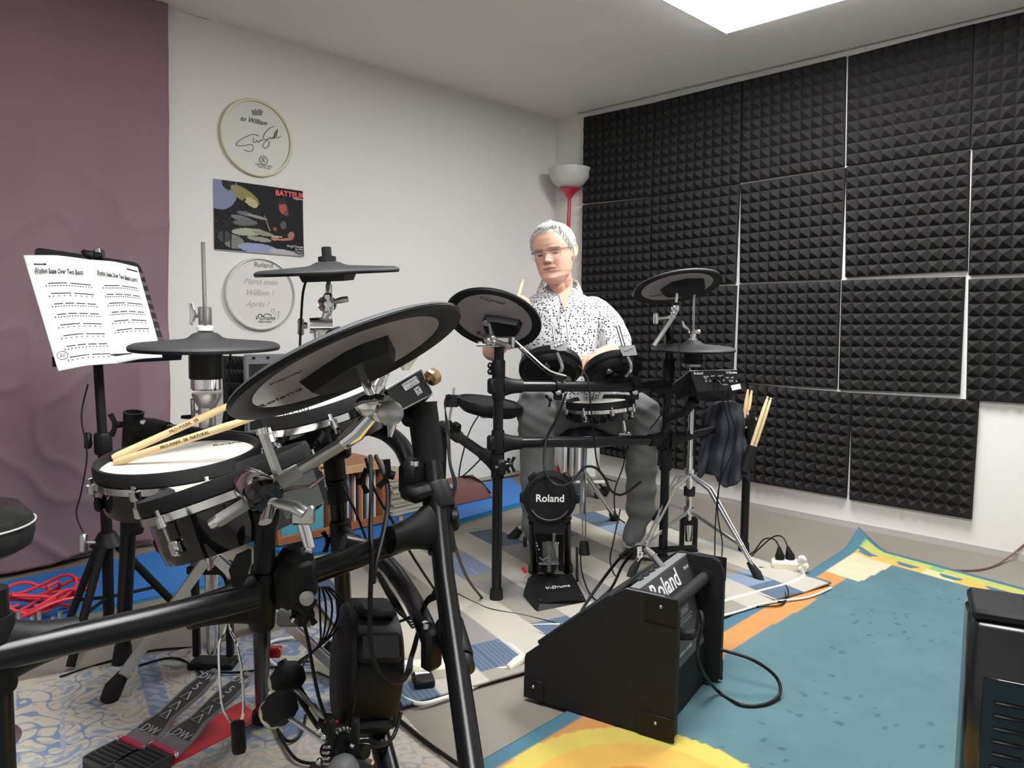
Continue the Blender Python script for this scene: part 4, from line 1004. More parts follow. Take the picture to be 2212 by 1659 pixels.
# ================= kick pad front
kc = P(792, 1437, 1.42)
kax = (-_r*.93-_f*.36+_u*.10).normalized()     # playing side towards the left
kp = thing('kick_pad', 'round black kick drum pad on its post seen from the side', 'kick pad', V((kc.x, kc.y, .01)))
Rk = .108
MB().lathe([(Rk*.9, .052), (Rk*1.03, .048), (Rk*1.05, .040), (Rk*.97, .034), (Rk*.95, -.03), (Rk*.90, -.045), (Rk*.80, -.050), (0, -.052)], kc, kax, 64).build('shell', 'blk', kp, ang=30)
MB().lathe([(0, .050), (Rk*.9, .050), (Rk*.9, .045)], kc, kax, 48).build('playing_surface', 'rub', kp)
x_, y_, z_ = frame(kax)
upx = (UP-UP.dot(kax)*kax).normalized(); sdx = kax.cross(upx)
for a in (38, -52, 128, -142):
    dr = upx*cos(radians(a))+sdx*sin(radians(a)); tn = kax.cross(dr)
    MB().box(kc+dr*Rk*1.0+kax*.0, (.026, .052, .078), (dr, tn, kax), bev=.007).build('clamp_block', 'blk', kp)
for a in (0, 180):
    dr = upx*cos(radians(a)); tn = kax.cross(dr); MB().box(kc+dr*Rk*.99-kax*.004, (.02, .075, .07), (dr, tn, kax), bev=.009).build('clamp_block', 'blk', kp)
MB().box(kc-upx*Rk*.8-kax*.01, (.06, .055, .12), (upx, sdx, kax), bev=.01).build('bracket', 'blk', kp)
k0 = P(812, 1560, 1.40); k1 = P(838, 1662, 1.33); kd = (k1-k0).normalized(); kf = k1+kd*((k1.z-.02)/(-kd.z))
MB().tube([kc-upx*Rk*.5, k0, k1, kf], [.018, .0195, .0195, .0195], 24).build('post', 'rack', kp)
MB().lathe([(.045, 0), (.045, .012), (.02, .02)], V((kf.x, kf.y, .007)), UP, 20).build('foot', 'rub', kp)

# ================= drumsticks on the snare pad
def stick(a, b, r, label, group, mt='wood', mark=None, parent=None):
    a, b = V(a), V(b); L = (b-a).length; ax = (b-a).normalized()
    t = thing('drumstick', label, 'drumstick', a, group)
    MB().lathe([(.001, 0), (r*.8, .003), (r, .012), (r, L*.72), (r*.62, L*.955), (r*.42, L*.965), (r*.62, L*.975), (r*.55, L*.99), (.001, L)], a, ax, 16).build('shaft', mt, t)
    if mark:
        v = (a-CAM).normalized(); side = (-v-(-v).dot(ax)*ax).normalized(); yv = side.cross(ax)
        if yv.dot(_u) < 0: yv = -yv; 
        rd = ax if ax.dot(_r) > 0 else -ax
        text(mark[0], a+ax*L*mark[1]+side*(r+.0003), rd, side.cross(rd), .0095, 'ink', t, 'lettering', th=.0002)
    return t
sa, sb = P(545, 888, 1.46), P(238, 1002, 1.55)
dx = P(240, 1004, 1.56)
stick(P(246, 1009, 1.555)+UP*.008, P(588, 889, 1.50), .0078, 'lower drumstick of the pair lying on the snare pad', 'drumsticks on the snare pad', mark=('PRO-MARK  5B  NATURAL', .47))
stick(P(241, 1003, 1.58)+UP*.012, P(548, 852, 1.66), .0078, 'upper drumstick of the pair lying on the snare pad', 'drumsticks on the snare pad', mark=('PRO-MARK  5B', .5))

# ================= drum throne at left edge
tc2 = P(-95, 1140, 1.6)
t = thing('drum_throne', 'black padded drum throne at the left photo edge', 'throne', V((tc2.x, tc2.y, 0)))
M_['vinyl'] = mat('black_vinyl', (.018, .019, .017), .32, bump=.3, bscale=300)
MB().lathe([(0, .045), (.08, .047), (.115, .040), (.138, .012), (.142, -.015), (.135, -.045), (.11, -.06), (0, -.06)], tc2, UP, 48).build('seat', 'vinyl', t, ang=60)
pts = [tc2+V((.1425*cos(a), .1425*sin(a), .004)) for a in [2*pi*k/48 for k in range(49)]]; MB().tube(pts, .0022, 6).build('piping', 'silver', t)
MB().tube([tc2-UP*.06, V((tc2.x, tc2.y, .015))], .014, 16).build('pole', 'chrome', t)
MB().lathe([(.10, 0), (.10, .01), (.02, .02)], V((tc2.x, tc2.y, .001)), UP, 28).build('base', 'chrome', t)

# ================= music stand with book
ms = thing('music_stand', 'black music stand with perforated desk in front of the curtain', 'music stand', G(228, 1400))
dm = 2.12
top_, bot_ = P(212, 795, dm), G(238, 1392, .12)
MB().tube([P(210, 760, dm), P(222, 950, 2.12)], .0125, 16).build('upper_pole', 'blk', ms)
MB().tube([P(222, 945, 2.12), P(232, 1180, 2.14), P(235, 1330, 2.17)], .0145, 16).build('lower_pole', 'blk', ms)
MB().lathe([(.020, -.03), (.023, -.025), (.023, .025), (.020, .03)], P(223, 958, 2.12), UP, 20).build('height_clamp', 'blk', ms)
MB().tube(pp([(200, 957, 2.11), (186, 955, 2.1)]), .006, 8).box(P(190, 952, 2.1), (.016, .045, .018), (_r, _u, _f), bev=.004).build('clamp_knob', 'blk', ms)
MB().lathe([(.045, 0), (.03, .02), (.022, .035)], P(232, 1176, 2.14), UP, 24).build('tripod_hub', 'blk', ms)
MB().tube(pp([(205, 1172, 2.1), (180, 1172, 2.08)]), .005, 8).box(P(181, 1172, 2.08), (.016, .05, .02), (_r, _u, _f), bev=.003).build('hub_knob', 'alu', ms)
hub = P(228, 1168, 2.14)
for (fx_, fy_) in ((120, 1410), (150, 1372), (330, 1300)):
    pass
for k, (hx_, hy_, hd_, fx_, fy_) in enumerate(((212, 1178, 2.10, 135, 1378), (222, 1180, 2.10, 152, 1440), (248, 1172, 2.17, 402, 1330))):
    f_ = G(fx_, fy_, .015); MB().tube([P(hx_, hy_, hd_), f_], .0115, 12, flat=.7).build('leg', 'blk', ms)
    if k == 1: pass
    MB().tube([P(234, 1290, 2.16), P(hx_, hy_, hd_)*.42+f_*.58], .005, 8).build('brace', 'blk', ms)
# desk: quad corners
dA, dB, dC, dD = P(70, 533, 2.16), P(303, 568, 2.28), P(366, 777, 2.16), P(123, 790, 2.04)
dn = (dB-dA).cross(dD-dA).normalized(); dn = dn if dn.dot(_f) < 0 else -dn      # faces the viewer
rA = spl([bil(dA, dB, dC, dD, u, v) for u, v in ((.0, .12), (.015, .03), (.06, 0))], 4)
out = rA+spl([bil(dA, dB, dC, dD, u, v) for u, v in ((.94, 0), (.985, .03), (1, .12))], 4)+[dC, dD]
MB().slab(out, -dn*.003).build('desk', 'blk', ms, ang=20)
mb = MB()
for k in range(9):
    q = bil(dA, dB, dC, dD, .965, .14+.095*k); mb.lathe([(.0095, 0), (.0095, .0006)], q, dn, 14)
mb.build('desk_hole', mat('hole_showing_curtain', (.10, .07, .08), .9), ms)
lip = (dC-dD).normalized(); lpn = (dD-dA).normalized()
MB().slab([dD-lip*.01, dC+lip*.03, dC+lip*.03+dn*.05, dD-lip*.01+dn*.05], lpn*.003).build('ledge', 'blk', ms)
MB().tube([bil(dA, dB, dC, dD, .5, .6)-dn*.02, P(211, 770, dm)], .014, 12).build('desk_joint', 'blk', ms)
# clip lamp on desk top
cl = thing('clip_light', 'small black clip-on lamp on the top edge of the music desk', 'clip lamp', P(210, 545, 2.2))
MB().box(P(214, 550, 2.19), (.028, .036, .03), (_r, _u, _f), bev=.008).build('clip', 'gloss', cl)
MB().tube(pp([(200, 552, 2.18), (186, 548, 2.17), (178, 542, 2.17)]), [.014, .010, .006], 12, flat=.6).build('spring_arm', 'blk', cl)
MB().tube(pp([(212, 546, 2.17), (211, 538, 2.17)]), .009, 12).build('neck', 'chrome', cl)
# book
M_['page'] = mat('white_paper', (1, 1, 1), .6, attr=True, var=.01)
bk = thing('music_book', 'open drum method book with printed rhythm exercises on the stand', 'book', P(240, 790, 2.05))
pA, pM, pB = P(51, 557, 2.06), P(193, 566, 2.14), P(296, 582, 2.24)
pD_, pN, pC_ = P(126, 806, 1.96), P(254, 789, 2.07), P(350, 776, 2.12)
def page(A, B, C, D, bulge, nm_, k):
    mb = MB(); mb.grid(30, 20, lambda u, v: bil(A, B, C, D, u, v)+dn*(.010+bulge*sin(pi*u)+.006*(1-abs(2*u-1))))
    o = mb.build(nm_, 'page', bk, ang=180, recalc=False); colored(o, lambda i, c: (.86, .85, .82)); 
    md = o.modifiers.new('s', 'SOLIDIFY'); md.thickness = .004; md.offset = 0
    def at(u, v, e=.0): return bil(A, B, C, D, u, v)+dn*(.010+bulge*sin(pi*u)+.006*(1-abs(2*u-1))+.0024+e)
    return o, at
pl_, aL = page(pA, pM, pN, pD_, .004, 'left_page', 0); pr_, aR = page(pM, pB, pC_, pN, .003, 'right_page', 1)
def ln(at, u0, v0, u1, v1, w_=.0007, mt='ink'): return MB().tube([at(u0+(u1-u0)*k/5, v0+(v1-v0)*k/5) for k in range(6)], w_, 5)
text('Rhythm Scale Over Two Beats', aL(.47, .155, .0012), aL(.8, .155)-aL(.2, .155), aL(.5, .1)-aL(.5, .2), .0215, 'ink', pl_, 'heading', sx=.42, bold=.0004)
text('Rhythm Scale Over Two Beats (cont.)', aR(.50, .16, .0012), aR(.8, .175)-aR(.2, .15), aR(.5, .1)-aR(.5, .2), .0205, 'ink', pr_, 'heading', sx=.34, bold=.0004)
ln(aL, .12, .082, .30, .086, .0028).build('header_bar', 'ink', pl_); ln(aR, .74, .055, .97, .06, .0025).build('header_bar', 'ink', pr_)
text('The Drummer\'s Book', aL(.21, .083, .0028), aL(.8, .083)-aL(.2, .083), aL(.5, .1)-aL(.5, .2), .007, 'white', pl_, 'heading')
fr = MB(); fr.tube([aL(.10+.0*k, .11+.08*k*1.0) for k in range(10)], .0004, 4); fr.tube([aL(.1+.09*k, .105) for k in range(11)], .0004, 4); fr.build('frame_line', 'pale', pl_)
random.seed(3)
def staves(at, rows, vs, u0, u1, par):
    mb = MB(); m2 = MB()
    for k in range(rows):
        v = vs+.093*k*(1 if at is aL else .95)
        m2.tube([at(u0+(u1-u0)*j/8, v+.014) for j in range(9)], .0005, 4)
        segs = random.choice(((0, .42, .5, .95), (0, .2, .25, .45, .5, .7, .75, .95), (0, .45, .52, .96)))
        for a, b in zip(segs[::2], segs[1::2]):
            mb.tube([at(u0+(u1-u0)*(a+(b-a)*j/3), v-.010) for j in range(4)], .0016, 4)
        nn_ = random.choice((8, 12, 16))
        for j in range(nn_):
            p_ = at(u0+(u1-u0)*(j+.3)/nn_, v+.013); mb.ball(p_, .0019, n=6)
            if nn_ < 13: m2.tube([p_, at(u0+(u1-u0)*(j+.3)/nn_, v-.008)], .0002, 3)
        mb.tube([at(u0-.035, v+.004), at(u0-.035, v+.020)], .0012, 4)
    mb.build('notation', 'ink', par); m2.build('stave_line', 'pale', par)
staves(aL, 8, .27, .24, .94, pl_); staves(aR, 6, .27, .16, .90, pr_)
mb = MB()
for k in range(3): mb.tube([aL(.27+.6*j/5-(.0 if k < 2 else .0), .20+.014*k) for j in range(6-(k == 2)*2)], .0004, 4)
mb.build('body_text', 'pale', pl_)
mb = MB(); c_ = aL(.135, .885); mb.lathe([(.013, 0), (.013, .0006), (.0115, .0006), (.0115, 0)], c_, dn, 20, caps=False); mb.build('round_stamp', 'ink', pl_); text('20', c_, aL(.8, .5)-aL(.2, .5), aL(.5, .1)-aL(.5, .2), .014, 'ink', pl_, 'round_stamp')
MB().slab([bil(pD_, pN, pN, pD_, 0, 0), pN, pC_, pC_-dn*.01, pN-dn*.01, pD_-dn*.01][:3]+[], -dn*.012).build('page_block', 'white', bk) if 0 else None
# ================= REAR KIT
rr = thing('drum_rack', 'slimmer black tubular drum rack in front of the seated man', 'drum rack', G(1250, 1260))
rp = .0165
L0 = G(1072, 1303, 0); R0 = G(1431, 1226, 0); Q0 = G(1606, 1198, 0)
def zat(p0, y):        # height on the vertical through p0 that projects to picture row y
    lo, hi = 0, 1.6
    for _ in range(40):
        m_ = (lo+hi)/2; q = V((p0.x, p0.y, m_))-CAM
        yy = 829.5-F0*q.dot(_u)/q.dot(_f)
        if yy > y: lo = m_
        else: hi = m_
    return V((p0.x, p0.y, lo))
Lt = zat(L0, 748); Rt = zat(R0, 712); Qt = zat(Q0, 895)
for a, b in ((L0, Lt), (R0, Rt), (Q0, Qt)): MB().tube([a+UP*.012, b], rp, 24).build('post', 'rack', rr)
for a in (L0, R0, Q0): MB().tube([a+UP*.012, a+UP*.05], [.023, .0205], 20).build('rubber_foot', 'rub', rr)
# thin upper stub of left post
sleeve(rr, zat(L0, 818), zat(L0, 778), .0205, 'clamp_collar'); sleeve(rr, zat(R0, 815), zat(R0, 775), .0225, 'clamp_collar')
cu_ = [zat(L0, 834), zat(R0, 836)]; cl_ = [zat(L0, 957), zat(R0, 950)]
for (a, b) in (cu_, cl_):
    MB().tube([a, b], .0185, 26).build('crossbar', 'rack', rr)
    tjoint(rr, a, UP, b-a, rp, .0185, L=.042, reach=.075, wing=False); tjoint(rr, b, UP, a-b, rp, .0185, L=.042, reach=.075, wing=False)
for y_ in (790, 803, 829): MB().ball(zat(L0, y_)-_r*.026-_f*.006, .011, n=12).build('bolt_boss', 'blk', rr); MB().ball(zat(L0, y_)-_r*.028-_f*.017, .0035).build('bolt', 'chrome', rr)
a = zat(L0, 1003); al = P(955, 918, 2.85)
MB().tube([a, al], .0180, 24).build('side_bar', 'rack', rr)
tjoint(rr, a, UP, al-a, rp, .018, L=.045, reach=.09); MB().tube([a+_r*.02, a+_r*.04], .006, 8).build('bolt', 'steel', rr)
wingnut(rr, a+_r*.035-_f*.01, _r, .026)
pclamp(rr, P(985, 940, 2.77), al-a, .018, UP, .026)
MB().tube([al+(a-al)*.02, G(948, 1225, .012)], rp, 22).build('post', 'rack', rr)
b = zat(R0, 955); bq = Qt-UP*.02
MB().tube([b, bq], .0180, 24).build('side_bar', 'rack', rr); tjoint(rr, b, UP, bq-b, rp, .018, L=.045, reach=.07); tjoint(rr, bq, UP, b-bq, rp, .018, L=.04, reach=.06, wing=False)
for y_ in (985, 1003): sleeve(rr, zat(R0, y_+12), zat(R0, y_-12), .0215, 'clamp_collar')
# left floor-tom pad with bracket
t, c, n, mj, y = pad(1059, 869, 2.80, .125, -9, .16, .040, 'black rubber tom pad left of the seated man', kind='rubber')
br = thing('pad_mount', 'black bracket with thin chrome rod holding the tom pad left of the man', 'pad mount', P(980, 930, 2.78))
MB().box(P(976, 866, 2.77), (.045, .03, .045), (_r, _f, _u), bev=.003).build('bracket', 'blk', br)
MB().tube(pp([(981, 838, 2.77), (977, 868, 2.77), (970, 915, 2.77), (973, 936, 2.77), (986, 943, 2.77)]), .0045, 10).build('l_rod', 'chrome', br)
# two upper tom pads, seen from behind
def backpad(px, py, d, R, ang, ratio, label):
    return pad(px, py, d, R, ang, ratio, .045, label, below=True, kind='rubber')
t1 = backpad(1189, 790, 2.70, .112, 3, .62, 'black rubber tom pad in front of the man, left one of the upper pair')
t2 = backpad(1322, 792, 2.78, .108, 14, .50, 'black rubber tom pad in front of the man, right one of the upper pair')
def mount(pb, pts, bar, label, rod, rw, plate):
    g = thing('pad_mount', label, 'pad mount', bar)
    A = plate; MB().slab(A, _f*.012).build('plate', 'alu', g, ang=20)
    MB().box(sum(A, V((0, 0, 0)))/4+_f*.03-_u*.02, (.045, .04, .05), (_r, _f, _u), bev=.003).build('bracket', 'blk', g)
    MB().tube(rod, rw, 12).build('rod', 'alu', g)
    MB().tube(spl(pts, 6), .0070, 12).build('l_rod', 'chrome', g)
    for k in range(3): MB().ball(A[0]*.5+A[2]*.5+_r*(.01*(k-1))-_f*.004+_u*.004*k, .005).build('bolt', 'chrome', g)
    MB().box(bar+UP*.025, (.035, .03, .035), (_r, UP.cross(_r), UP), bev=.004).lathe([(.0235, -.018), (.0235, .018)], bar, cu_[1]-cu_[0], 20).build('clamp', 'blk', g)
    MB().box(bar-UP*.032, (.03, .03, .028), (_r, UP.cross(_r), UP), bev=.004).build('clamp_block', 'blk', g)
    MB().lathe([(.010, 0), (.010, .004), (.004, .006)], bar-UP*.02-_f*.018, -_f, 14).build('bolt', 'alu', g)
    wingnut(g, bar-UP*.045-_r*.02, -_r-UP*.3, .022)
    return g
pl1 = pp([(1188, 739, 2.6), (1226, 738, 2.6), (1224, 758, 2.6), (1190, 757, 2.6)])
mount(None, pp([(1203, 762, 2.6), (1211, 780, 2.6), (1214, 795, 2.6), (1206, 808, 2.61), (1200, 812, 2.62)]), cu_[0]*.68+cu_[1]*.32+V((0,0,0)), 'chrome plate mount behind the left upper tom pad', pp([(1194, 704, 2.61), (1199, 741, 2.6)]), .0042, pl1)
pl2 = pp([(1336, 747, 2.66), (1371, 745, 2.66), (1377, 767, 2.66), (1346, 769, 2.66)])
mount(None, pp([(1355, 770, 2.66), (1362, 785, 2.66), (1362, 800, 2.67), (1352, 812, 2.7)]), cu_[0]*.22+cu_[1]*.78, 'chrome plate mount behind the right upper tom pad', pp([(1334, 704, 2.68), (1347, 748, 2.66)]), .0075, pl2)
# chrome rimmed snare pad
t, *_ = pad(1297, 868, 2.88, .130, 3, .13, .062, 'black snare pad with chrome rim between the rack bars', lugs=8)
sr = thing('snare_rod', 'short chrome rod standing on the lower rack bar under the snare pad', 'support rod', P(1350, 945, 2.85))
MB().tube(pp([(1346, 903, 2.86), (1349, 925, 2.86), (1350, 938, 2.86)]), [.006, .007, .0055], 12).build('rod', 'chrome', sr)
MB().tube(pp([(1336, 937, 2.85), (1362, 937, 2.86)]), .006, 10).ball(P(1358, 935, 2.84), .007).build('rod_base', 'chrome', sr)
# cymbal B
t, c, n, mj, e2 = cymbal(1067, 685, 2.47, .1575, -14, .58, True, 'black cymbal pad left of the man, its grey underside turned to the viewer', bell=.06,
    box=[(-.18, -.10), (.05, -.16), (.52, -.22), (.60, -.1), (.58, .22), (.2, .40), (-.12, .42), (-.2, .2)], logo=[('Roland', .0, .62, .032, 0), ('V-Cymbal', -.12, -.62, .020, .2)])
ca_ = thing('cymbal_boom', 'chrome boom and tilter below the cymbal pad left of the man', 'boom arm', zat(L0, 760))
MB().tube([c-mj*.02-n*.005, P(1060, 712, 2.44), P(1063, 727, 2.42)], [.005, .006, .009], 12).lathe([(.012, 0), (.012, .006)], c-mj*.02-n*.034, n, 16).build('cymbal_rod', 'alu', ca_)
MB().ball(P(1056, 736, 2.42), .016, n=14).ball(P(1065, 730, 2.41), .013, n=12).ball(P(1068, 739, 2.41), .012, n=12).build('tilter_gear', 'chrome', ca_)
MB().tube(pp([(1069, 738, 2.41), (1097, 748, 2.38)]), [.0085, .0095], 14).build('boom_arm', 'steel', ca_)
MB().tube(pp([(1030, 745, 2.44), (1080, 746, 2.43)]), .006, 10).box(P(1038, 740, 2.45), (.018, .022, .012), (_r, _f, _u), bev=.003).build('cross_bar', 'chrome', ca_)
MB().box(P(1108, 740, 2.42), (.014, .02, .038), (_r, _f, _u), bev=.004).ball(P(1100, 750, 2.42), .008).box(P(1084, 735, 2.43), (.05, .02, .02), (_r, _f, _u), bev=.004).build('wing_bolt', 'steel', ca_)
MB().tube([zat(L0, 735), zat(L0, 782)], .0125, 16).build('mount_tube', 'blk', ca_)
# cymbal C
t, c, n, mj, e2 = cymbal(1461.5, 615, 2.70, .157, 11, .33, True, 'black cymbal pad against the foam wall, right of the man', bell=.06,
    box=[(-.38, -.05), (-.1, -.42), (.25, -.45), (.6, -.25), (.62, .35), (.3, .6), (.0, .35), (-.3, .2)], logo=[('Roland', -.45, .28, .022, .2)])
cb2 = thing('cymbal_boom', 'chrome boom with tilter below the cymbal pad against the foam wall', 'boom arm', zat(R0, 720))
MB().tube([c-n*.0, P(1461, 640, 2.70), P(1460, 655, 2.7)], [.0055, .0075, .006], 12).build('cymbal_rod', 'chrome', cb2)
MB().ball(P(1460, 665, 2.7), .020, n=16, sq=(1, .7, 1)).ball(P(1456, 676, 2.7), .013, n=12).build('tilter_gear', 'chrome', cb2)
MB().tube(pp([(1456, 682, 2.7), (1412, 748, 2.66)]), .0080, 14).build('boom_arm', 'alu', cb2)
MB().tube(pp([(1450, 684, 2.7), (1420, 688, 2.68)]), .006, 10).box(P(1417, 688, 2.68), (.016, .02, .042), (_r, _f, _u), bev=.005).build('wing_bolt', 'alu', cb2)
MB().tube([P(1446, 684, 2.71), P(1440, 700, 2.76), zat(R0, 716)-UP*.03], [.010, .012, .013], 14).build('mount_tube', 'blk', cb2)
# rear hi-hat
n_ = (UP-_f*.04).normalized(); mj_ = (_r-_r.dot(n_)*n_).normalized()
t, c, *_ = cymbal(1497, 749, 2.80, .152, 0, .1, False, 'black hi-hat pad at the right end of the rear kit', n=n_, mj=mj_, bell=.14, topcap=False, name='hi_hat_pad')
MB().lathe([(.034, -.012), (.036, -.03), (.036, -.060), (.034, -.062)], c, UP, 28).build('sensor_housing', 'blk', t)
MB().lathe([(.012, .018), (.017, .022), (.017, .03), (.011, .032), (.011, .048), (.019, .05), (.017, .062)], c, UP, 20).build('clutch', 'chrome', t)
MB().tube([c+UP*.06-_r*.015, c+UP*.075-_r*.036, c+UP*.095-_r*.042], [.004, .008, .004], 10, flat=.5).ball(c+UP*.055+_r*.02, .009).build('wing_bolt', 'chrome', t)
h2 = thing('hi_hat_stand', 'chrome hi-hat stand at the right end of the rear kit', 'hi-hat stand', G(1486, 1195))
hb2 = G(1486, 1196)
def ox(z): k = z/c.z; return V((hb2.x+(c.x-hb2.x)*k, hb2.y+(c.y-hb2.y)*k, z))
MB().tube([ox(c.z+.06), ox(c.z+.19)], .0042, 10).build('pull_rod', 'alu', h2)
MB().lathe([(.030, 0), (.034, .004), (.034, .014)], ox(c.z-.078), UP, 24).build('seat_cup', 'steel', h2)
MB().tube([ox(.36), ox(c.z-.07)], .0105, 18).build('upper_tube', 'chrome', h2)
MB().tube([ox(.06), ox(.42)], .0135, 18).build('lower_tube', 'chrome', h2)
MB().lathe([(.020, 0), (.021, .004), (.021, .030), (.018, .034)], ox(.335), UP, 20).build('leg_collar', 'chrome', h2)
MB().lathe([(.022, 0), (.022, .035)], ox(.255), UP, 20).build('clamp_collar', 'rub', h2)
for k, (fx_, fy_) in enumerate(((1642, 1250), (1362, 1241), (1412, 1112))):
    ft = G(fx_, fy_, .02); tp = ox(.345); dd = (ft-tp).normalized()
    kn = tp+(ft-tp)*.22+V((dd.x, dd.y, 0))*.035-UP*-.03
    sdv = dd.cross(UP).normalized()
    mb = MB()
    for s_ in (-1, 1): mb.tube([tp+sdv*.006*s_, kn+sdv*.010*s_, ft+sdv*.004*s_], .0065, 8, flat=.35, fdir=dd.cross(sdv))
    g = mb.build('leg', 'alu', h2)
    MB().box(ox(.19)*.5+(kn*.35+ft*.65)*.5+UP*.0, ((ox(.19)-(kn*.35+ft*.65)).length, .004, .014), ((kn*.35+ft*.65-ox(.19)).normalized(), sdv, (kn*.35+ft*.65-ox(.19)).normalized().cross(sdv)), bev=.001).build('brace', 'alu', h2)
    MB().tube([ft-dd*.07, ft-dd*.02, ft-V((0, 0, .012))], [.011, .019, .019], 12, flat=.7).build('rubber_foot', 'rub', g)
MB().lathe([(.020, 0), (.020, .022)], ox(.180), UP, 20).build('brace_collar', 'chrome', h2)
for s_ in (-1, 1): MB().box(ox(.085)+_r*s_*.026, (.016, .03, .13), (_r, UP.cross(_r), UP), bev=.003).build('frame_column', 'blk', h2)
MB().box(ox(.145), (.066, .03, .03), (_r, UP.cross(_r), UP), bev=.005).build('frame_bridge', 'blk', h2)
MB().box(ox(.02), (.07, .05, .015), (_r, UP.cross(_r), UP), bev=.003).build('frame_base', 'blk', h2)
fb0, fb1 = G(1500, 1180, .10), G(1345, 1192, .035)
fa = (fb1-fb0).normalized(); fs_ = fa.cross(UP).normalized()
MB().prism([(0, .02), (.10, .035), ((fb1-fb0).length, .045), ((fb1-fb0).length, -.045), (.10, -.035), (0, -.02)], fb0, fa, fs_, .008).build('footboard', 'blk', h2)
# module -----------------------------------------------------------------
md_ = thing('drum_module', 'black sound module with white sticker mounted right of the rear rack', 'drum module', P(1520, 870, 2.72))
A, B, C, D = P(1490, 801, 2.66), P(1592, 799, 2.74), P(1597, 842, 2.73), P(1506, 846, 2.65)
L1 = P(1452, 830, 2.72); bl = P(1462, 864, 2.78); brr = P(1572, 866, 2.84); Btop = B+_f*.10+_u*.0; Atop = P(1490, 801, 2.66)+_f*.10
N1 = (B-A).cross(D-A).normalized(); N1 = N1 if N1.dot(_f) < 0 else -N1
mb = MB(); vs = [A, B, C, D, L1, bl, brr, P(1590, 799, 2.88), P(1490, 800, 2.80), P(1453, 828, 2.86)]
mb.add(vs, [(0, 1, 2, 3), (0, 3, 5, 4), (3, 2, 6, 5), (1, 7, 6, 2), (0, 8, 7, 1), (0, 4, 9, 8), (4, 5, 9), (9, 5, 6, 7, 8)]); mb.build('case', 'blk', md_, smooth=False)
MB().tube([L1-N1*-.002, A+N1*.001, B+N1*.001], .0012, 6).build('edge_trim', 'alu', md_)
xd = (B-A).normalized(); yd = (A-D)-(A-D).dot(xd)*xd; yd.normalize()
def mp(u, v): return bil(A, B, C, D, u, v)+N1*.0008
text('Roland', mp(.16, .13), xd, yd, .014, 'white', md_, th=.0002); text('V-Drums', mp(.87, .13), xd, yd, .013, 'white', md_, th=.0002)
for u, v, s_ in ((.30, .30, 'TRIGGER'), (.45, .28, 'INPUT'), (.62, .28, 'OUTPUT'), (.76, .38, 'MIDI'), (.87, .38, 'USB'), (.28, .38, 'TRIG'), (.68, .72, 'L  MIX  R')): text(s_, mp(u, v), xd, yd, .006, 'white', md_, 'small_print', th=.0001)
for u, v in ((.27, .52), (.36, .52), (.56, .50), (.66, .50), (.80, .55), (.85, .55)): MB().lathe([(.005, 0), (.005, .001), (.003, .0012), (0, .0004)], mp(u, v), N1, 12).build('jack_socket', 'steel', md_)
MB().lathe([(.006, 0), (.006, .03)], mp(.47, .48), N1, 10).lathe([(.006, 0), (.006, .03)], mp(.57, .44), N1, 10).build('plug', 'blk', md_)
MB().slab([mp(u, v)+N1*.001 for u, v in ((.80, .78), (1.02, .70), (1.04, .95), (.82, 1.03))], N1*.0006).build('sticker', 'white', md_)
MB().ball(mp(.95, .58), .003).build('screw', 'chrome', md_)
MB().tube(pp([(1500, 864, 2.75), (1480, 890, 2.78), (1440, 905, 2.84)]), [.02, .016, .012], 14).build('mount_bracket', 'blk', md_)
# jacket on the side bar
M_['jacket'] = mat('dark_blue_fabric', (.035, .038, .050), .85, bump=.5, bscale=400, spec=.2)
jk = MB()
J0, J1 = P(1518, 868, 2.96), P(1606, 862, 3.0)
def jf(u, v):
    w0 = (u-.5)
    top = J0+(J1-J0)*u
    hgt = .335*(1-.10*sin(u*9)-.06*sin(u*4)-.05*(1-u))
    p = top+_r*(w0*.05*v)-UP*hgt*v+_r*.012*v
    rnd = -_f*(.035*sin(pi*u)*(1-.3*v))
    fold = -_f*(.016*sin(u*17+v*2.2)+.011*sin(u*31+v*5))*(.25+.75*v)-_f*.006*sin(v*16+u*5)
    dome = -UP*(.05*(2*abs(w0))**3)*(1-v)
    return p+rnd+fold+dome
jk.grid(70, 44, jf); o = jk.build('jacket', 'jacket', None, ang=180, recalc=False)
md3 = o.modifiers.new('s', 'SOLIDIFY'); md3.thickness = .012; md3.offset = 0
tag(o, 'dark blue jacket draped over the rack beside the hi-hat stand', 'jacket')
# stick bag and sticks
def rstick(a, b, lab): stick(a, b, .0072, lab, 'drumsticks beside the jacket')
rstick(P(1604, 922, 3.02), P(1616, 841, 3.02), 'thick drumstick end standing behind the jacket, left of its pair'); rstick(P(1610, 926, 3.03), P(1624, 843, 3.03), 'thick drumstick end standing behind the jacket, right of its pair')
stick(P(1615, 990, 2.99), P(1659, 856, 2.99), .0075, 'round-tipped drumstick rising from the black holder, left of its pair', 'drumsticks in the holder'); stick(P(1622, 990, 3.0), P(1666, 859, 3.0), .0075, 'round-tipped drumstick rising from the black holder, right of its pair', 'drumsticks in the holder')
sh_ = thing('stick_holder', 'black fabric stick holder hanging at the right end of the rear rack', 'stick holder', P(1622, 1010, 3.0))
MB().tube([P(1608, 1018, 3.0), P(1627, 963, 2.995)], [.018, .021], 18).build('pouch', 'rub', sh_)
MB().tube([P(1600, 1000, 3.03), P(1596, 915, 3.04)], .020, 14).build('pouch', 'rub', sh_)
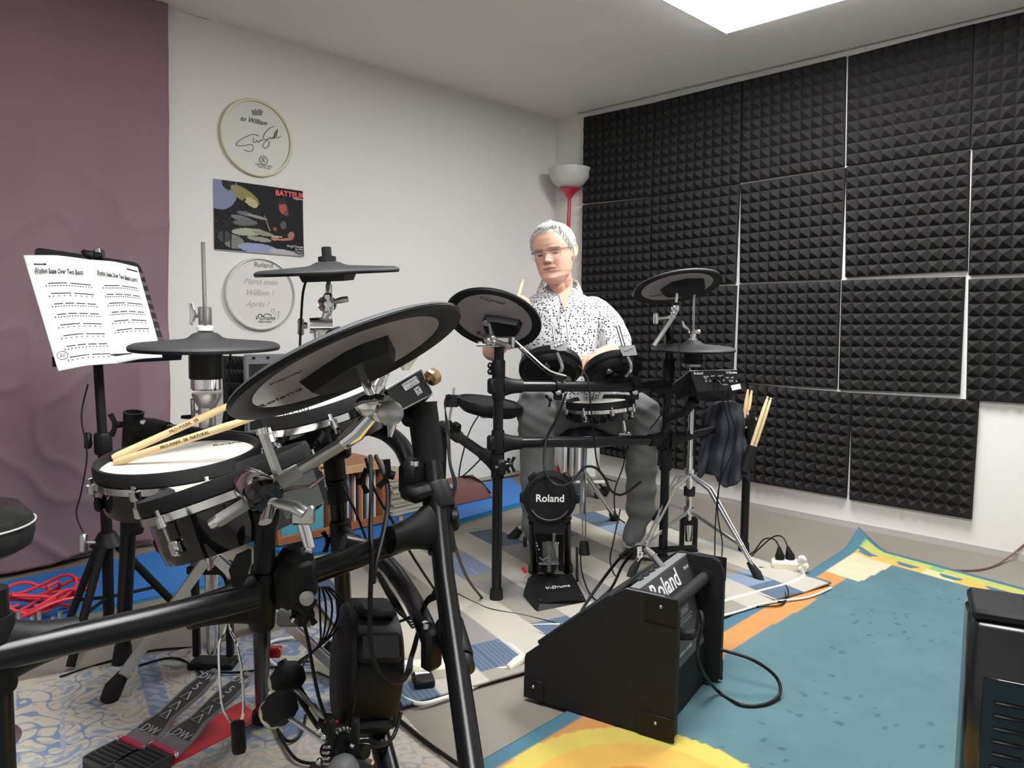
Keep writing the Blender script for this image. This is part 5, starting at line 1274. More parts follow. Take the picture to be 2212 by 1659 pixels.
# ---- kick pad rear
kc = P(1188, 1077, 2.52)
kr = thing('kick_pad', 'round black kick pad with white lettering on its stand', 'kick pad', G(1195, 1300))
kax = (-_f*.98+_u*.03).normalized(); Rk = .088
MB().lathe([(0, .0), (Rk*.78, .0), (Rk*.80, .004), (Rk*.86, .004), (Rk*.88, -.006), (Rk, -.008), (Rk*1.02, -.02), (Rk*1.02, -.045), (Rk*.95, -.055), (0, -.055)], kc, kax, 56).build('shell', 'blk', kr)
upx = (UP-UP.dot(kax)*kax).normalized(); sdx = upx.cross(kax)
if sdx.dot(_r) < 0: sdx = -sdx
for a in (40, -40, 90, -90, 140, -140): 
    dr = upx*cos(radians(a))+sdx*sin(radians(a)); MB().box(kc+dr*Rk*1.03-kax*.025, (.018, .034, .04), (dr, kax.cross(dr), kax), bev=.005).build('clamp_block', 'blk', kr)
arcp = [kc+kax*.003+(sdx*sin(a)*.80-upx*cos(a)*.80)*Rk for a in [(-1+2*k/16)*1.0 for k in range(17)]]
MB().tube(arcp, .0014, 6).build('rim_line', 'grey', kr)
text('Roland', kc+kax*.002, sdx, upx, .034, 'white', kr, bold=.0006)
MB().prism([(-.060, -.03), (-.052, -.115), (.052, -.115), (.060, -.03)], kc-kax*.045, sdx, upx, .035).build('bracket', 'blk', kr)
bs = [G(1136, 1256), G(1150, 1238), G(1255, 1238), G(1272, 1290), G(1262, 1316), G(1152, 1328), G(1130, 1284)]
top_ = [G(1140, 1250, .045), G(1152, 1240, .05), G(1236, 1240, .05), G(1262, 1292, .030), G(1166, 1304, .030), G(1132, 1276, .035)]
bq_ = [G(1138, 1275, .011), G(1150, 1246, .011), G(1240, 1246, .011), G(1268, 1300, .011), G(1160, 1326, .011), G(1130, 1290, .011)]
mb = MB(); k = 6; mb.add(bq_+top_, [tuple(range(k)), tuple(range(k, 2*k))]+[(i, (i+1) % k, k+(i+1) % k, k+i) for i in range(k)]); mb.build('base_plate', 'blk', kr, smooth=False)
bx_ = (top_[3]-top_[4]).normalized(); byy = (top_[1]-top_[5]); nb_ = bx_.cross(byy).normalized(); byy = nb_.cross(bx_)
ctr_ = sum(top_, V((0, 0, 0)))/6
if nb_.z < 0: nb_ = -nb_
text('V-Drums', G(1204, 1268, .0448), bx_, byy, .024, 'silver', kr, shear=.3, th=.0012)
for q_ in ((1168, 1297), (1255, 1287)): MB().box(G(*q_, .033), (.014, .014, .008), (bx_, byy, nb_), bev=.002).build('rubber_stop', 'rub', kr)
for x_ in (1151, 1226):
    a_, b_ = P(x_-1, 1128, 2.54), G(x_+1, 1236, .04); MB().tube([a_, b_], .0125, 18).build('post', 'rack', kr); MB().lathe([(.018, 0), (.0165, .03)], b_-UP*.0, UP, 18).build('post_socket', 'blk', kr)
# pedal behind kick pad
pz = thing('bass_pedal', 'bass drum pedal with chain seen between the kick pad posts', 'drum pedal', G(1190, 1225), 'bass drum pedals')
q_ = P(1187, 1180, 2.66)
MB().box(P(1180, 1160, 2.66), (.11, .02, .03), (_r, _f, _u), bev=.004).box(P(1166, 1200, 2.66), (.018, .02, .11), (_r, _f, _u), bev=.003).box(P(1212, 1192, 2.66), (.018, .02, .13), (_r, _f, _u), bev=.003).build('frame', 'blk', pz)
mb = MB()
for k in range(17): mb.box(P(1186, 1170+4*k, 2.64), (.013, .005, .0035), (_r, _f, _u))
mb.build('chain', 'steel', pz)
MB().tube(pp([(1159, 1138, 2.67), (1172, 1138, 2.66), (1196, 1134, 2.66), (1206, 1136, 2.67)]), .004, 8).box(P(1196, 1160, 2.65), (.012, .014, .05), (_r, _f, _u), bev=.003).build('cam', 'steel', pz)
MB().tube(pp([(1166, 1204, 2.63), (1172, 1210, 2.63), (1186, 1202, 2.63)]), .0022, 6).build('spring_hook', 'alu', pz)
for q2_ in ((1158, 1174), (1160, 1180), (1164, 1187), (1199, 1175), (1206, 1174)): MB().ball(P(*q2_, 2.63), .004).build('bolt', 'chrome', pz)
MB().prism([(0, .035), (.16, .045), (.24, .045), (.24, -.045), (.16, -.045), (0, -.035)], G(1186, 1215, .10)+_f*0, V((_f.x, _f.y, -.25)).normalized(), _r, .008).build('footboard', 'grey', pz)
MB().tube(pp([(1129, 1225, 2.62), (1136, 1237, 2.62)]), .006, 8).build('side_bolt', 'red', pz)
MB().box(P(1134, 1170, 2.63), (.014, .02, .035), (_r, _f, _u), bev=.003).build('side_knob', 'blk', pz)
# throne of the man
sc_ = G(1215, 1150); 
th_ = thing('drum_throne', 'round dark throne the man sits on', 'throne', V((sc_.x, sc_.y, 0)))
st_c = P(1262, 935, 3.22); st_c = V((st_c.x, st_c.y, .470)); 
M_['bluevinyl'] = mat('dark_blue_vinyl', (.022, .028, .038), .4, bump=.3, bscale=300)
MB().lathe([(0, .035), (.12, .035), (.150, .02), (.158, -.01), (.150, -.04), (.12, -.05), (0, -.05)], st_c, UP, 48).build('seat', 'bluevinyl', th_, ang=60)
MB().tube([st_c-UP*.05, V((st_c.x, st_c.y, .12))], .0135, 16).build('pole', 'chrome', th_)
hubp = V((st_c.x, st_c.y, .30))
for (fx_, fy_) in ((1104, 1160), (1262, 1196), (1330, 1120)):
    ft = G(fx_, fy_, .02); dd = (ft-hubp).normalized(); sdv = dd.cross(UP).normalized(); mb = MB()
    for s_ in (-1, 1): mb.tube([hubp+sdv*.006*s_, ft+sdv*.006*s_], .009, 8, flat=.3, fdir=dd.cross(sdv))
    g = mb.build('leg', 'alu', th_); MB().tube([ft-dd*.05, ft-V((0, 0, .012))], [.017, .024], 12).build('rubber_foot', 'rub', g)
# ================= THE MAN
hx = (_r-_r.dot(UP)*UP).normalized(); hf = -UP.cross(hx)      # hf: towards the camera
if hf.dot(_f) > 0: hf = -hf
man = thing('person', 'grey-haired man with glasses and dotted white shirt seated behind the rear drum kit', 'person', V((st_c.x, st_c.y, 0)))
def remesh(mb, vox, sm=2, name='tmp', dec=None):
    me = bpy.data.meshes.new(name); me.from_pydata(mb.v, [], mb.f); me.validate()
    b = bmesh.new(); b.from_mesh(me); bmesh.ops.recalc_face_normals(b, faces=b.faces); b.to_mesh(me); b.free()
    ob = bpy.data.objects.new(name, me); COL.objects.link(ob)
    m1 = ob.modifiers.new('r', 'REMESH'); m1.mode = 'VOXEL'; m1.voxel_size = vox
    if sm: m2 = ob.modifiers.new('s', 'SMOOTH'); m2.iterations = sm; m2.factor = .5
    dg = bpy.context.evaluated_depsgraph_get(); dg.update()
    me2 = bpy.data.meshes.new_from_object(ob.evaluated_get(dg), depsgraph=dg)
    bpy.data.objects.remove(ob); bpy.data.meshes.remove(me); return me2
def frommesh(me2, name, mt, parent, attrfn=None):
    off = V(parent['_o'])
    ob = bpy.data.objects.new(name, me2); COL.objects.link(ob); ob.parent = parent
    for v in me2.vertices: v.co -= off
    me2.materials.clear(); me2.materials.append(M_[mt] if isinstance(mt, str) else mt); me2.shade_smooth(); ob['_o'] = list(off)
    if attrfn: colored(ob, lambda i, c: attrfn(c+off))
    return ob
def limb(mb, pts, rs, n=18, flat=None, fdir=None, k=4):
    ps = spl(pts, k); rr_ = []
    N = len(pts)
    for i in range(N-1):
        for j in range(k): t = j/k; rr_.append(rs[i]*(1-t)+rs[i+1]*t)
    rr_.append(rs[-1]); mb.tube(ps, rr_, n, flat=flat, fdir=fdir); mb.ball(ps[0], rs[0]*.98, n=14); mb.ball(ps[-1], rs[-1]*.98, n=14)
# --- skeleton points
Hc = P(1197, 548, 3.03)                  # head centre (between the ears)
neckb = P(1209, 622, 3.11)
chest = P(1224, 730, 3.12); belly = P(1226, 830, 3.12); hips = P(1232, 890, 3.24)
shL, shR = P(1146, 662, 3.13), P(1290, 662, 3.11)       # viewer's left / right
elL, elR = P(1064, 757, 2.90), P(1338, 762, 2.98)
wrL, wrR = P(1098, 700, 2.78), P(1288, 772, 2.86)
# --- head in local coordinates
yaw_, pit_, rol_ = radians(-23), radians(5), radians(8)
fwd = hf; rgt = hx; upv = UP
def rotv(v, ax, a): return Matrix.Rotation(a, 3, ax) @ v
# turn to viewer's left, look down, lean
f1 = (hf*cos(yaw_)+hx*sin(yaw_)).normalized(); r1 = f1.cross(UP); r1 = r1 if r1.dot(hx) > 0 else -r1
f2 = (f1*cos(pit_)-UP*sin(pit_)); u2 = (UP*cos(pit_)+f1*sin(pit_))
r3 = r1*cos(rol_)+u2*sin(rol_); u3 = u2*cos(rol_)-r1*sin(rol_)
HS = 1.0
def HL(x, y, z): return Hc+(r3*x+f2*y+u3*(z-.118))*HS
def interp(tb, z):
    for (a, va), (b, vb) in zip(tb, tb[1:]):
        if z <= b: t = (z-a)/(b-a); t = t*t*(3-2*t)*.35+t*.65; return va+(vb-va)*t
    return tb[-1][1]
WT = [(0, .024), (.012, .040), (.03, .056), (.05, .064), (.08, .0695), (.11, .0735), (.14, .0765), (.17, .0755), (.195, .067), (.215, .050), (.228, .030), (.235, .001)]
FT_ = [(0, .072), (.010, .083), (.024, .087), (.042, .082), (.052, .085), (.062, .0855), (.072, .085), (.085, .084), (.105, .083), (.124, .083), (.136, .090), (.155, .0915), (.175, .087), (.195, .076), (.212, .058), (.226, .033), (.235, .001)]
BT = [(0, .030), (.012, .005), (.03, -.028), (.06, -.060), (.09, -.084), (.12, -.099), (.15, -.104), (.18, -.097), (.205, -.076), (.222, -.045), (.235, -.001)]
def g2(x, s): return math.exp(-(x/s)**2)
def headpt(a, z, off=0):
    w, yf, yb = interp(WT, z), interp(FT_, z), interp(BT, z)
    c, s = cos(a), sin(a)
    cy = yf*.25+yb*.25 if 1 else 0
    x = w*(abs(s)**.86)*(1 if s >= 0 else -1)
    y = cy+((yf-cy) if c > 0 else (cy-yb))*(abs(c)**(.80 if c > 0 else .95))*(1 if c > 0 else -1)
    if c > 0:
        fr = c**.5
        d = 0
        # nose
        if z < .135:
            if z > .092: A_ = .0275*((.130-z)/.038)**1.0 if z < .130 else 0
            else: A_ = .0275*max(0, 1-((.092-z)/.014)**2)
            sg = .0075+.0035*max(0, min(1, (.125-z)/.03))
            d += A_*g2(x, sg)
        d += .0105*(g2(x-.0135, .0060)+g2(x+.0135, .0060))*g2(z-.088, .0075)
        d -= .0045*(g2(x-.007, .0035)+g2(x+.007, .0035))*g2(z-.079, .003)
        for sx in (-1, 1):
            d -= .0100*g2(x-sx*.030, .016)*g2(z-.119, .0105)
            d += .0050*g2(x-sx*.031, .013)*g2(z-.1175, .0065)
            d += .0035*g2(x-sx*.030, .018)*g2(z-.138, .006)
            d += .0045*g2(x-sx*.043, .020)*g2(z-.090, .018)       # cheeks
            # nasolabial fold
            for q in range(5):
                t = q/4; d -= .0014*g2(x-sx*(.017+.016*t), .0030)*g2(z-(.088-.030*t), .0055)
            d -= .0010*g2(x-sx*.030, .010)*g2(z-.106, .0022)      # under-eye fold
        d -= .0016*g2(x, .003)*g2(z-.134, .006)
        d += .0050*g2(x, .020)*g2(z-.0665, .0045)+.0048*g2(x, .018)*g2(z-.0545, .0042)
        d -= .0040*g2(x, .024)*g2(z-(.0605-.10*abs(x)), .0019)
        d -= .0030*g2(x, .022)*g2(z-.044, .006)
        d += .0055*g2(x, .019)*g2(z-.024, .011)
        y += d
    return x, y, z
mb = MB(); NA, NZ = 170, 190; vs = []
zs = [.235*(1-cos(pi*j/(NZ-1)))/2*.25+.235*(j/(NZ-1))*.75 for j in range(NZ)]
for z in zs:
    for i in range(NA):
        # denser in the face
        t = i/NA*2*pi; a = t-.45*sin(t)
        vs.append(HL(*headpt(a, z)))
mb.add(vs, [(j*NA+i, j*NA+(i+1) % NA, (j+1)*NA+(i+1) % NA, (j+1)*NA+i) for j in range(NZ-1) for i in range(NA)]+[tuple(range(NA))[::-1], tuple((NZ-1)*NA+i for i in range(NA))])
# ears
for sx in (-1, 1):
    ec = [( .0, .142), (.010, .146), (.019, .141), (.022, .128), (.017, .114), (.011, .102), (.004, .093), (-.003, .092), (-.006, .102)]
    rim = spl([HL(sx*(.076+.014*sin(pi*min(1, k/7))), -.004-y_, z_) for k, (y_, z_) in enumerate(ec)], 4)
    mb.tube(rim, .0038, 8)
    cen = HL(sx*.0765, -.012, .119); rr_ = [HL(sx*.085, -.004-y_*.9, z_) for y_, z_ in ec]
    k = len(rr_); ins = [HL(sx*.072, -.004-y_*.9, z_) for y_, z_ in ec]
    mb.add(rr_+ins, [tuple(range(k)), tuple(range(k, 2*k))]+[(i, (i+1) % k, k+(i+1) % k, k+i) for i in range(k)])
    mb.ball(HL(sx*.079, -.006, .097), .0062, n=10)
# neck
nk = [HL(0, -.026, .070), HL(0, -.024, .025), neckb*.6+HL(0, -.02, .0)*.4-hf*.01, neckb-UP*.05]
limb(mb, nk, [.046, .049, .054, .060], n=28)
mb.tube([HL(0, .035, .03), HL(0, .02, .0), neckb+hf*.02-UP*.02], [.026, .028, .030], 16)     # under the chin
# shoulders / trunk core
limb(mb, [neckb-UP*.06, chest, belly, hips], [.075, .10, .105, .11], n=20)
limb(mb, [shL-UP*.03, neckb-UP*.075, shR-UP*.03], [.035, .05, .035], n=16)
# arms
limb(mb, [shL-UP*.02, elL], [.040, .041], n=16); limb(mb, [elL, elL*.55+wrL*.45, wrL], [.0415, .043, .027], n=18)
limb(mb, [shR-UP*.02, elR], [.040, .038], n=16); limb(mb, [elR, elR*.55+wrR*.45, wrR], [.0390, .040, .027], n=18)
# legs core down to the ankles
hipL, knL, anL = P(1195, 898, 3.20), P(1160, 882, 2.84), P(1160, 1150, 2.93)
hipR, knR, anR = P(1272, 898, 3.22), P(1388, 895, 3.02), P(1383, 1130, 3.20)
for h_, k_, a_ in ((hipL, knL, anL), (hipR, knR, anR)): limb(mb, [h_, k_, a_], [.055, .045, .03], n=14, k=5)
# hands: palm, four curled fingers and thumb around a stick
def hand(wr, dirf, palmn, stick_ax, sgn):
    dirf = V(dirf).normalized(); palmn = V(palmn).normalized(); palmn = (palmn-palmn.dot(dirf)*dirf).normalized(); acr = dirf.cross(palmn)*sgn
    c = wr+dirf*.045
    mb.box(c, (.082, .078, .028), (dirf, acr, palmn), bev=.012)
    for k in range(4):
        b0 = wr+dirf*(.084-(.004 if k in (0, 3) else 0))+acr*(.030-.0195*k); L1 = (.040, .044, .041, .033)[k]
        p1 = b0+dirf*L1*.55+palmn*L1*.75; p2 = p1-dirf*L1*.30+palmn*L1*.42; p3 = p2-dirf*L1*.55-palmn*L1*.05
        mb.tube(spl([b0-dirf*.012, b0+dirf*.006, p1, p2, p3], 3), .0088, 10); mb.ball(p3, .0086, n=10)
    t0 = wr+dirf*.030+acr*.036; t1 = t0+acr*.018+palmn*.018+dirf*.018; t2 = t1+palmn*.020+dirf*.022-acr*.008; 
    mb.tube(spl([t0, t1, t2], 4), [.013]*8+[.0095], 10); mb.ball(t2, .0094, n=10)
    return c+palmn*.030+dirf*.035
dL = (wrL-elL).normalized()
gL = hand(wrL, dL+UP*.2, -hx*.2-hf*.3+UP*.0+hx*.7, None, 1)
dR = (wrR-elR).normalized()
gR = hand(wrR, dR, -UP*.9+hf*.1, None, -1)
sk = remesh(mb, .0023, 1)
M_['skin'] = mat('skin', (1, 1, 1), .42, attr=True, var=.035, scale=70, bump=.12, bscale=900, spec=.4)
Ri = Matrix((r3, f2, u3))
def skincol(p):
    q = Ri @ (p-Hc)/HS; x, y, z = q.x, q.y, q.z+.118
    c = [.66, .385, .285]
    if -.02 < z < .25 and abs(x) < .10 and -.12 < y < .14:
        def mixc(t, d): 
            t = max(0, min(1, t))
            for k in range(3): c[k] += (d[k]-c[k])*t
        if y > .02:
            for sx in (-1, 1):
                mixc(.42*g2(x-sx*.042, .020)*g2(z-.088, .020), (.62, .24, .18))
                mixc(.60*g2(x-sx*.030, .015)*g2(z-.112, .009), (.42, .18, .14))  # eye-socket shadow painted into the skin colour, below and above the eye
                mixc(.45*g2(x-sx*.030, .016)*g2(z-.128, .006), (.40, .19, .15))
            mixc(.45*g2(x, .014)*g2(z-.092, .012), (.62, .22, .17))
            mixc(.30*g2(z-.025, .02)*g2(x, .03), (.60, .28, .22))
            mw = .0265
            if abs(x) < mw:
                zc = .0605-.10*abs(x)
                hgt = .0052*(1-(x/mw)**2)
                if abs(z-zc) < .0021: mixc(.9, (.13, .05, .045))
                elif -hgt*1.25 < z-zc < hgt*.8: mixc(.72, (.42, .13, .11))
            for sx in (-1, 1):
                xe = (x-sx*.0310)/.0145; ze = z-(.1165-.0012*xe*xe)
                if abs(xe) < 1:
                    if -.0036*(1-xe*xe)-.0010 < ze < .0018: mixc(.95, (.035, .022, .020) if abs(xe) < .5 else (.30, .22, .20))  # eye opening coloured taller and darker, with the socket shadow painted in
                    if 0.0012 < ze < .0040: mixc(.85, (.10, .06, .05))
                    if .0022 < ze < .006: mixc(.25, (.42, .20, .16))
                xb = (x-sx*.032)/.020
                if abs(xb) < 1 and abs(z-(.1365+.0020*(1-xb*xb))) < .0032: mixc(.75, (.24, .18, .15))
                if g2(x-sx*.007, .0036)*g2(z-.0795, .0028) > .35 and y > .085: mixc(.85, (.10, .03, .025))
        # scalp under the hair
    return c
frommesh(sk, 'body', 'skin', man, skincol)
# --- hair
M_['hair'] = mat('grey_hair', (.56, .545, .51), .55, var=.30, scale=160, bump=1.0, bscale=420, spec=.4)
def hairline(a):
    d = abs((a+pi) % (2*pi)-pi)      # 0 front, pi back
    d = math.degrees(d)
    tb = [(0, .196), (14, .199), (28, .203), (40, .193), (54, .172), (66, .150), (78, .124), (86, .108), (92, .128), (100, .150), (110, .150), (118, .11), (130, .075), (150, .055), (180, .05)]
    return interp(tb, d)
random.seed(11)
ntex = [[random.uniform(-1, 1) for _ in range(64)] for _ in range(3)]
mb = MB(); NA2, NZ2 = 190, 60; vs = []
for j in range(NZ2):
    for i in range(NA2):
        a = 2*pi*i/NA2; hl = hairline(a); z = hl+(.235-hl)*(j/(NZ2-1))**.8
        x, y, zz_ = headpt(a, min(z, .2349))
        n_ = V((x*1.3, y+.005, (z-.12)*1.1)).normalized()
        e = min(1, (z-hl)/.020+.0)
        lump = .5+.5*sin(a*34+z*90+2*sin(a*9))*.6+.25*sin(a*71-z*160)
        th_ = (0.0010+(.0042+.0022*lump+.002*max(0, cos(a))*max(0, (z-.17)/.06))*e**.7)
        # swept fringe over the forehead
        vs.append(HL(x+n_.x*th_, y+n_.y*th_, z+n_.z*th_))
mb.add(vs, [(j*NA2+i, j*NA2+(i+1) % NA2, (j+1)*NA2+(i+1) % NA2, (j+1)*NA2+i) for j in range(NZ2-1) for i in range(NA2)])
hr = mb.build('hair', 'hair', man, ang=180)
# hair locks
mb = MB()
for k in range(330):
    a = random.uniform(-2.3, 2.3); hl = hairline(a); z0 = hl+random.uniform(.002, .04)+(.0 if abs(a) > .9 else 0); 
    pts = []
    for j in range(6):
        t = j/5
        if abs(a) < 1.0: aa = a+.30*t*(1 if 1 else -1); z = z0+(.232-z0)*t*.75
        else: aa = a+.08*t; z = min(.228, z0+.055*t)
        x, y, zz_ = headpt(aa, min(z, .233)); n_ = V((x*1.3, y+.005, (z-.12)*1.1)).normalized(); h_ = .0062+.004*sin(pi*t)
        if abs(a) < .9: h_ += .003
        if t == 0: h_ = .002
        pts.append(HL(x+n_.x*h_, y+n_.y*h_, z+n_.z*h_))
    mb.tube(spl(pts, 2), [.0008]+[.0021]*9+[.0006], 5)
lk_ = mb.build('hair_locks', 'hair', hr, ang=180)
# --- glasses
gl = MB()
M_['gmetal'] = mat('thin_silver_frame', (.22, .20, .20), .3, .8)
for sx in (-1, 1):
    def le(u, v): return HL(sx*(.0075+.050*u), .1015-.012*u*u, .1275-.029*v)
    q = [le(0, .12), le(.06, 0), le(.9, -.04), le(1, .12), le(.97, .75), le(.85, .97), le(.2, 1.0), le(.03, .7), le(0, .12)]
    gl.tube(spl(q[:4], 4), .0012, 6); gl.tube(spl(q[3:], 4), .0008, 6)
    gl.tube([HL(sx*.0575, .090, .1255), HL(sx*.066, .084, .127), HL(sx*.0755, .040, .131), HL(sx*.0785, .0, .134), HL(sx*.078, -.010, .128)], .0012, 6)
gl.tube(spl([HL(-.0078, .102, .124), HL(0, .1045, .1265), HL(.0078, .102, .124)], 4), .0010, 6)
gg = gl.build('glasses', 'gmetal', man)
M_['lens'] = mat('clear_lens', (1, 1, 1), .02, alpha=.015, var=0, spec=.1)
for sx in (-1, 1):
    def le(u, v): return HL(sx*(.0075+.050*u), .1013-.012*u*u, .1275-.029*v)
    MB().grid(6, 5, lambda u, v: le(u, v)).build('lens', 'lens', gg)
# --- shirt
mb = MB()
def ring(c, wx, wy, dx=hx, dy=hf, n=40, e=.85):
    return [c+dx*wx*(abs(cos(t))**e)*(1 if cos(t) > 0 else -1)+dy*wy*(abs(sin(t))**e)*(1 if sin(t) > 0 else -1) for t in [2*pi*k/n for k in range(n)]]
secs = [(neckb+UP*.000-hf*.015, .068, .066), (neckb-UP*.022-hf*.012, .092, .078), (neckb-UP*.045-hf*.005, .135, .095), (neckb-UP*.075, .172, .112), (chest+UP*.055, .184, .122), (chest, .186, .132), (chest-UP*.06, .184, .140), (belly+UP*.06, .184, .148), (belly, .190, .155), (belly-UP*.07, .200, .150), (hips-UP*.02, .205, .140)]
n = 40; vs = []
for (c, wx, wy) in secs: vs += ring(c, wx, wy)
m_ = len(secs); mb.add(vs, [(j*n+i, j*n+(i+1) % n, (j+1)*n+(i+1) % n, (j+1)*n+i) for j in range(m_-1) for i in range(n)]+[tuple(range(n)), tuple((m_-1)*n+i for i in range(n))])
limb(mb, [shL-UP*.022+hx*.02, shL*.72+elL*.28-UP*.004, elL*.58+shL*.42], [.064, .064, .060], n=22)
limb(mb, [shR-UP*.022-hx*.02, shR*.5+elR*.5+hx*.006, elR*.93+shR*.07], [.066, .066, .058], n=22)
limb(mb, [elR*.93+shR*.07, elR*.90+wrR*.10], [.056, .052], n=20)
sm_ = remesh(mb, .0065, 6)
# cloth folds along arms and waist
def displace(me, fn):
    nr = [v.normal.copy() for v in me.vertices]; buf = []
    for v, q in zip(me.vertices, nr): p = v.co+q*fn(v.co); buf += [p.x, p.y, p.z]
    me.vertices.foreach_set('co', buf); me.update()
def shirtfold(p):
    x = (p-chest).dot(hx); z = p.z
    return .0030*sin(z*55+x*26)*max(0, min(1, (chest.z-.02-z)/.15))+.0026*sin((z+x*.7)*80)*(1 if abs(x) > .15 else .15)
displace(sm_, shirtfold)
M_['shirt'], N, L, B = nm('patterned_shirt_cloth')
B.inputs['Roughness'].default_value = .8; B.inputs['Specular IOR Level'].default_value = .2
tc = N.new('ShaderNodeTexCoord'); vo = N.new('ShaderNodeTexVoronoi'); vo.inputs['Scale'].default_value = 98; vo.inputs['Randomness'].default_value = .75
nz = N.new('ShaderNodeTexNoise'); nz.inputs['Scale'].default_value = 320
ad = N.new('ShaderNodeMath'); ad.operation = 'MULTIPLY_ADD'; ad.inputs[1].default_value = .30; 
L.new(tc.outputs['Object'], vo.inputs['Vector']); L.new(tc.outputs['Object'], nz.inputs['Vector']); L.new(nz.outputs[0], ad.inputs[0]); L.new(vo.outputs['Distance'], ad.inputs[2])
cr = N.new('ShaderNodeValToRGB'); e = cr.color_ramp.elements; e[0].position = .47; e[0].color = (.035, .04, .06, 1); e[1].position = .52; e[1].color = (.66, .67, .68, 1); L.new(ad.outputs[0], cr.inputs[0])
L.new(cr.outputs[0], B.inputs['Base Color'])
shirt = frommesh(sm_, 'shirt', 'shirt', man)
# collar wings and placket, buttons
M_['shirt_in'] = mat('shirt_inner', (.40, .41, .45), .8)
def cloth(quads, nm_, mt='shirt', th=.003, par=None):
    mb = MB(); mb.grid(12, 8, quads); o = mb.build(nm_, mt, par or shirt, ang=180, recalc=False); md = o.modifiers.new('s', 'SOLIDIFY'); md.thickness = th; md.offset = 0; return o
nc = neckb-hf*.012
def colr(sgn):
    def f(u, v):
        t = (-.5+u*1.02)*pi if 1 else 0        # back .. front
        ang = -pi/2+u*pi*.90                   # from back to front along one side
        rx, ry = .076+.018*v, .072+.020*v
        p = nc+hx*sgn*rx*cos(ang)+hf*ry*sin(ang)
        z = .052-.075*u**1.5-.040*v*(1-.1*u)
        drop = -.045*v*max(0, u-.75)/.25
        return p+UP*(z+drop)+hf*(.012*v*u)
    return f
cloth(colr(1), 'collar', 'shirt'); cloth(colr(-1), 'collar', 'shirt')
pk = spl(pp([(1221, 672, 2.985), (1224, 700, 2.965), (1228, 760, 2.955), (1228, 830, 2.945)]), 6)
mb = MB(); mb.tube(pk, .0022, 6); mb.build('placket_seam', 'shirt_in', shirt)
mb = MB(); mb.tube([p-hx*.028 for p in pk[2:]], .0012, 5); mb.build('placket_seam', 'shirt_in', shirt)
# open neck (skin triangle)
A_, B_, C_ = P(1194, 604, 3.085), P(1238, 602, 3.075), P(1221, 674, 2.972)
MB().slab([A_, B_, C_], -hf*.006).build('neck_opening', mat('skin_shaded_neck', (.62, .36, .27), .5), shirt, smooth=False)
# --- trousers
M_['jeans'] = mat('grey_denim', (.20, .20, .20), .85, var=.18, scale=30, bump=.5, bscale=900, spec=.2)
mb = MB()
limb(mb, [hips+UP*.0, (hipL+hipR)/2-UP*.02], [.125, .12], n=22)
limb(mb, [hipL, hipL*.45+knL*.55+UP*.004, knL+UP*.004, knL*.72+anL*.28+hf*.004, knL*.4+anL*.6, anL+UP*.01], [.098, .088, .074, .067, .062, .058], n=24)
limb(mb, [hipR, hipR*.45+knR*.55+UP*.006, knR, knR*.72+anR*.28, knR*.4+anR*.6, anR+UP*.045], [.098, .088, .074, .066, .062, .060], n=24)
jm = remesh(mb, .0070, 4)
def jeanfold(p):
    d_ = .003*sin(p.z*70+3)*(1 if p.z < .35 else 0)
    for kn in (knL, knR): d_ += .0048*sin(p.z*120+(p-kn).dot(hx)*70)*math.exp(-((p-kn).length/.13)**2)
    return d_
displace(jm, jeanfold)
frommesh(jm, 'trousers', 'jeans', man)
# --- shoes
M_['suede'] = mat('grey_suede', (.10, .10, .10), .85, bump=.4, bscale=500); M_['sole'] = mat('pale_sole', (.50, .48, .43), .6)
def shoe(heel, dirv, lift=0.0):
    d = V(dirv); d.z = 0; d.normalize(); s = d.cross(UP); d2 = (d*cos(lift)+UP*-sin(lift)).normalized(); u = s.cross(d2); u = u if u.z > 0 else -u
    mb = MB(); limb(mb, [heel+u*.05, heel+d2*.06+u*.052, heel+d2*.13+u*.040, heel+d2*.20+u*.028, heel+d2*.235+u*.024], [.040, .042, .044, .038, .022], n=18)
    limb(mb, [heel+u*.06+d2*.02, heel+u*.10+d2*.015], [.042, .040], n=18)
    me = remesh(mb, .006, 3)
    o = frommesh(me, 'shoe', 'suede', man)
    out = []
    for k in range(28):
        t = 2*pi*k/28; out.append((.105+.145*cos(t), (.044+.006*cos(t))*sin(t)))
    MB().prism(out, heel+u*.004, d2, s, .018 if d2.cross(s).z > 0 else -.018).build('sole', 'sole', o)
shoe(V((anR.x, anR.y, .045))-hf*.03, hf*.95-hx*.30)
shoe(V((anL.x, anL.y, .075))-hf*.02, hf*.9+hx*.15, .25)
# --- sticks in his hands
sA = P(1096, 700, 2.75); stick(P(1090, 735, 2.74), P(1130, 604, 2.80), .0075, 'drumstick held upright in the hand left of the man, tip beside his shoulder', 'drumsticks in the hands of the man')
stick(P(1332, 770, 2.86)-hx*.02, P(1250, 760, 2.70), .0075, 'drumstick in the hand at the right, behind the upper tom pad', 'drumsticks in the hands of the man') if 0 else stick(P(1300, 800, 2.84), P(1318, 733, 2.93), .0075, 'drumstick in the right-hand-side hand, just above the upper tom pad', 'drumsticks in the hands of the man')
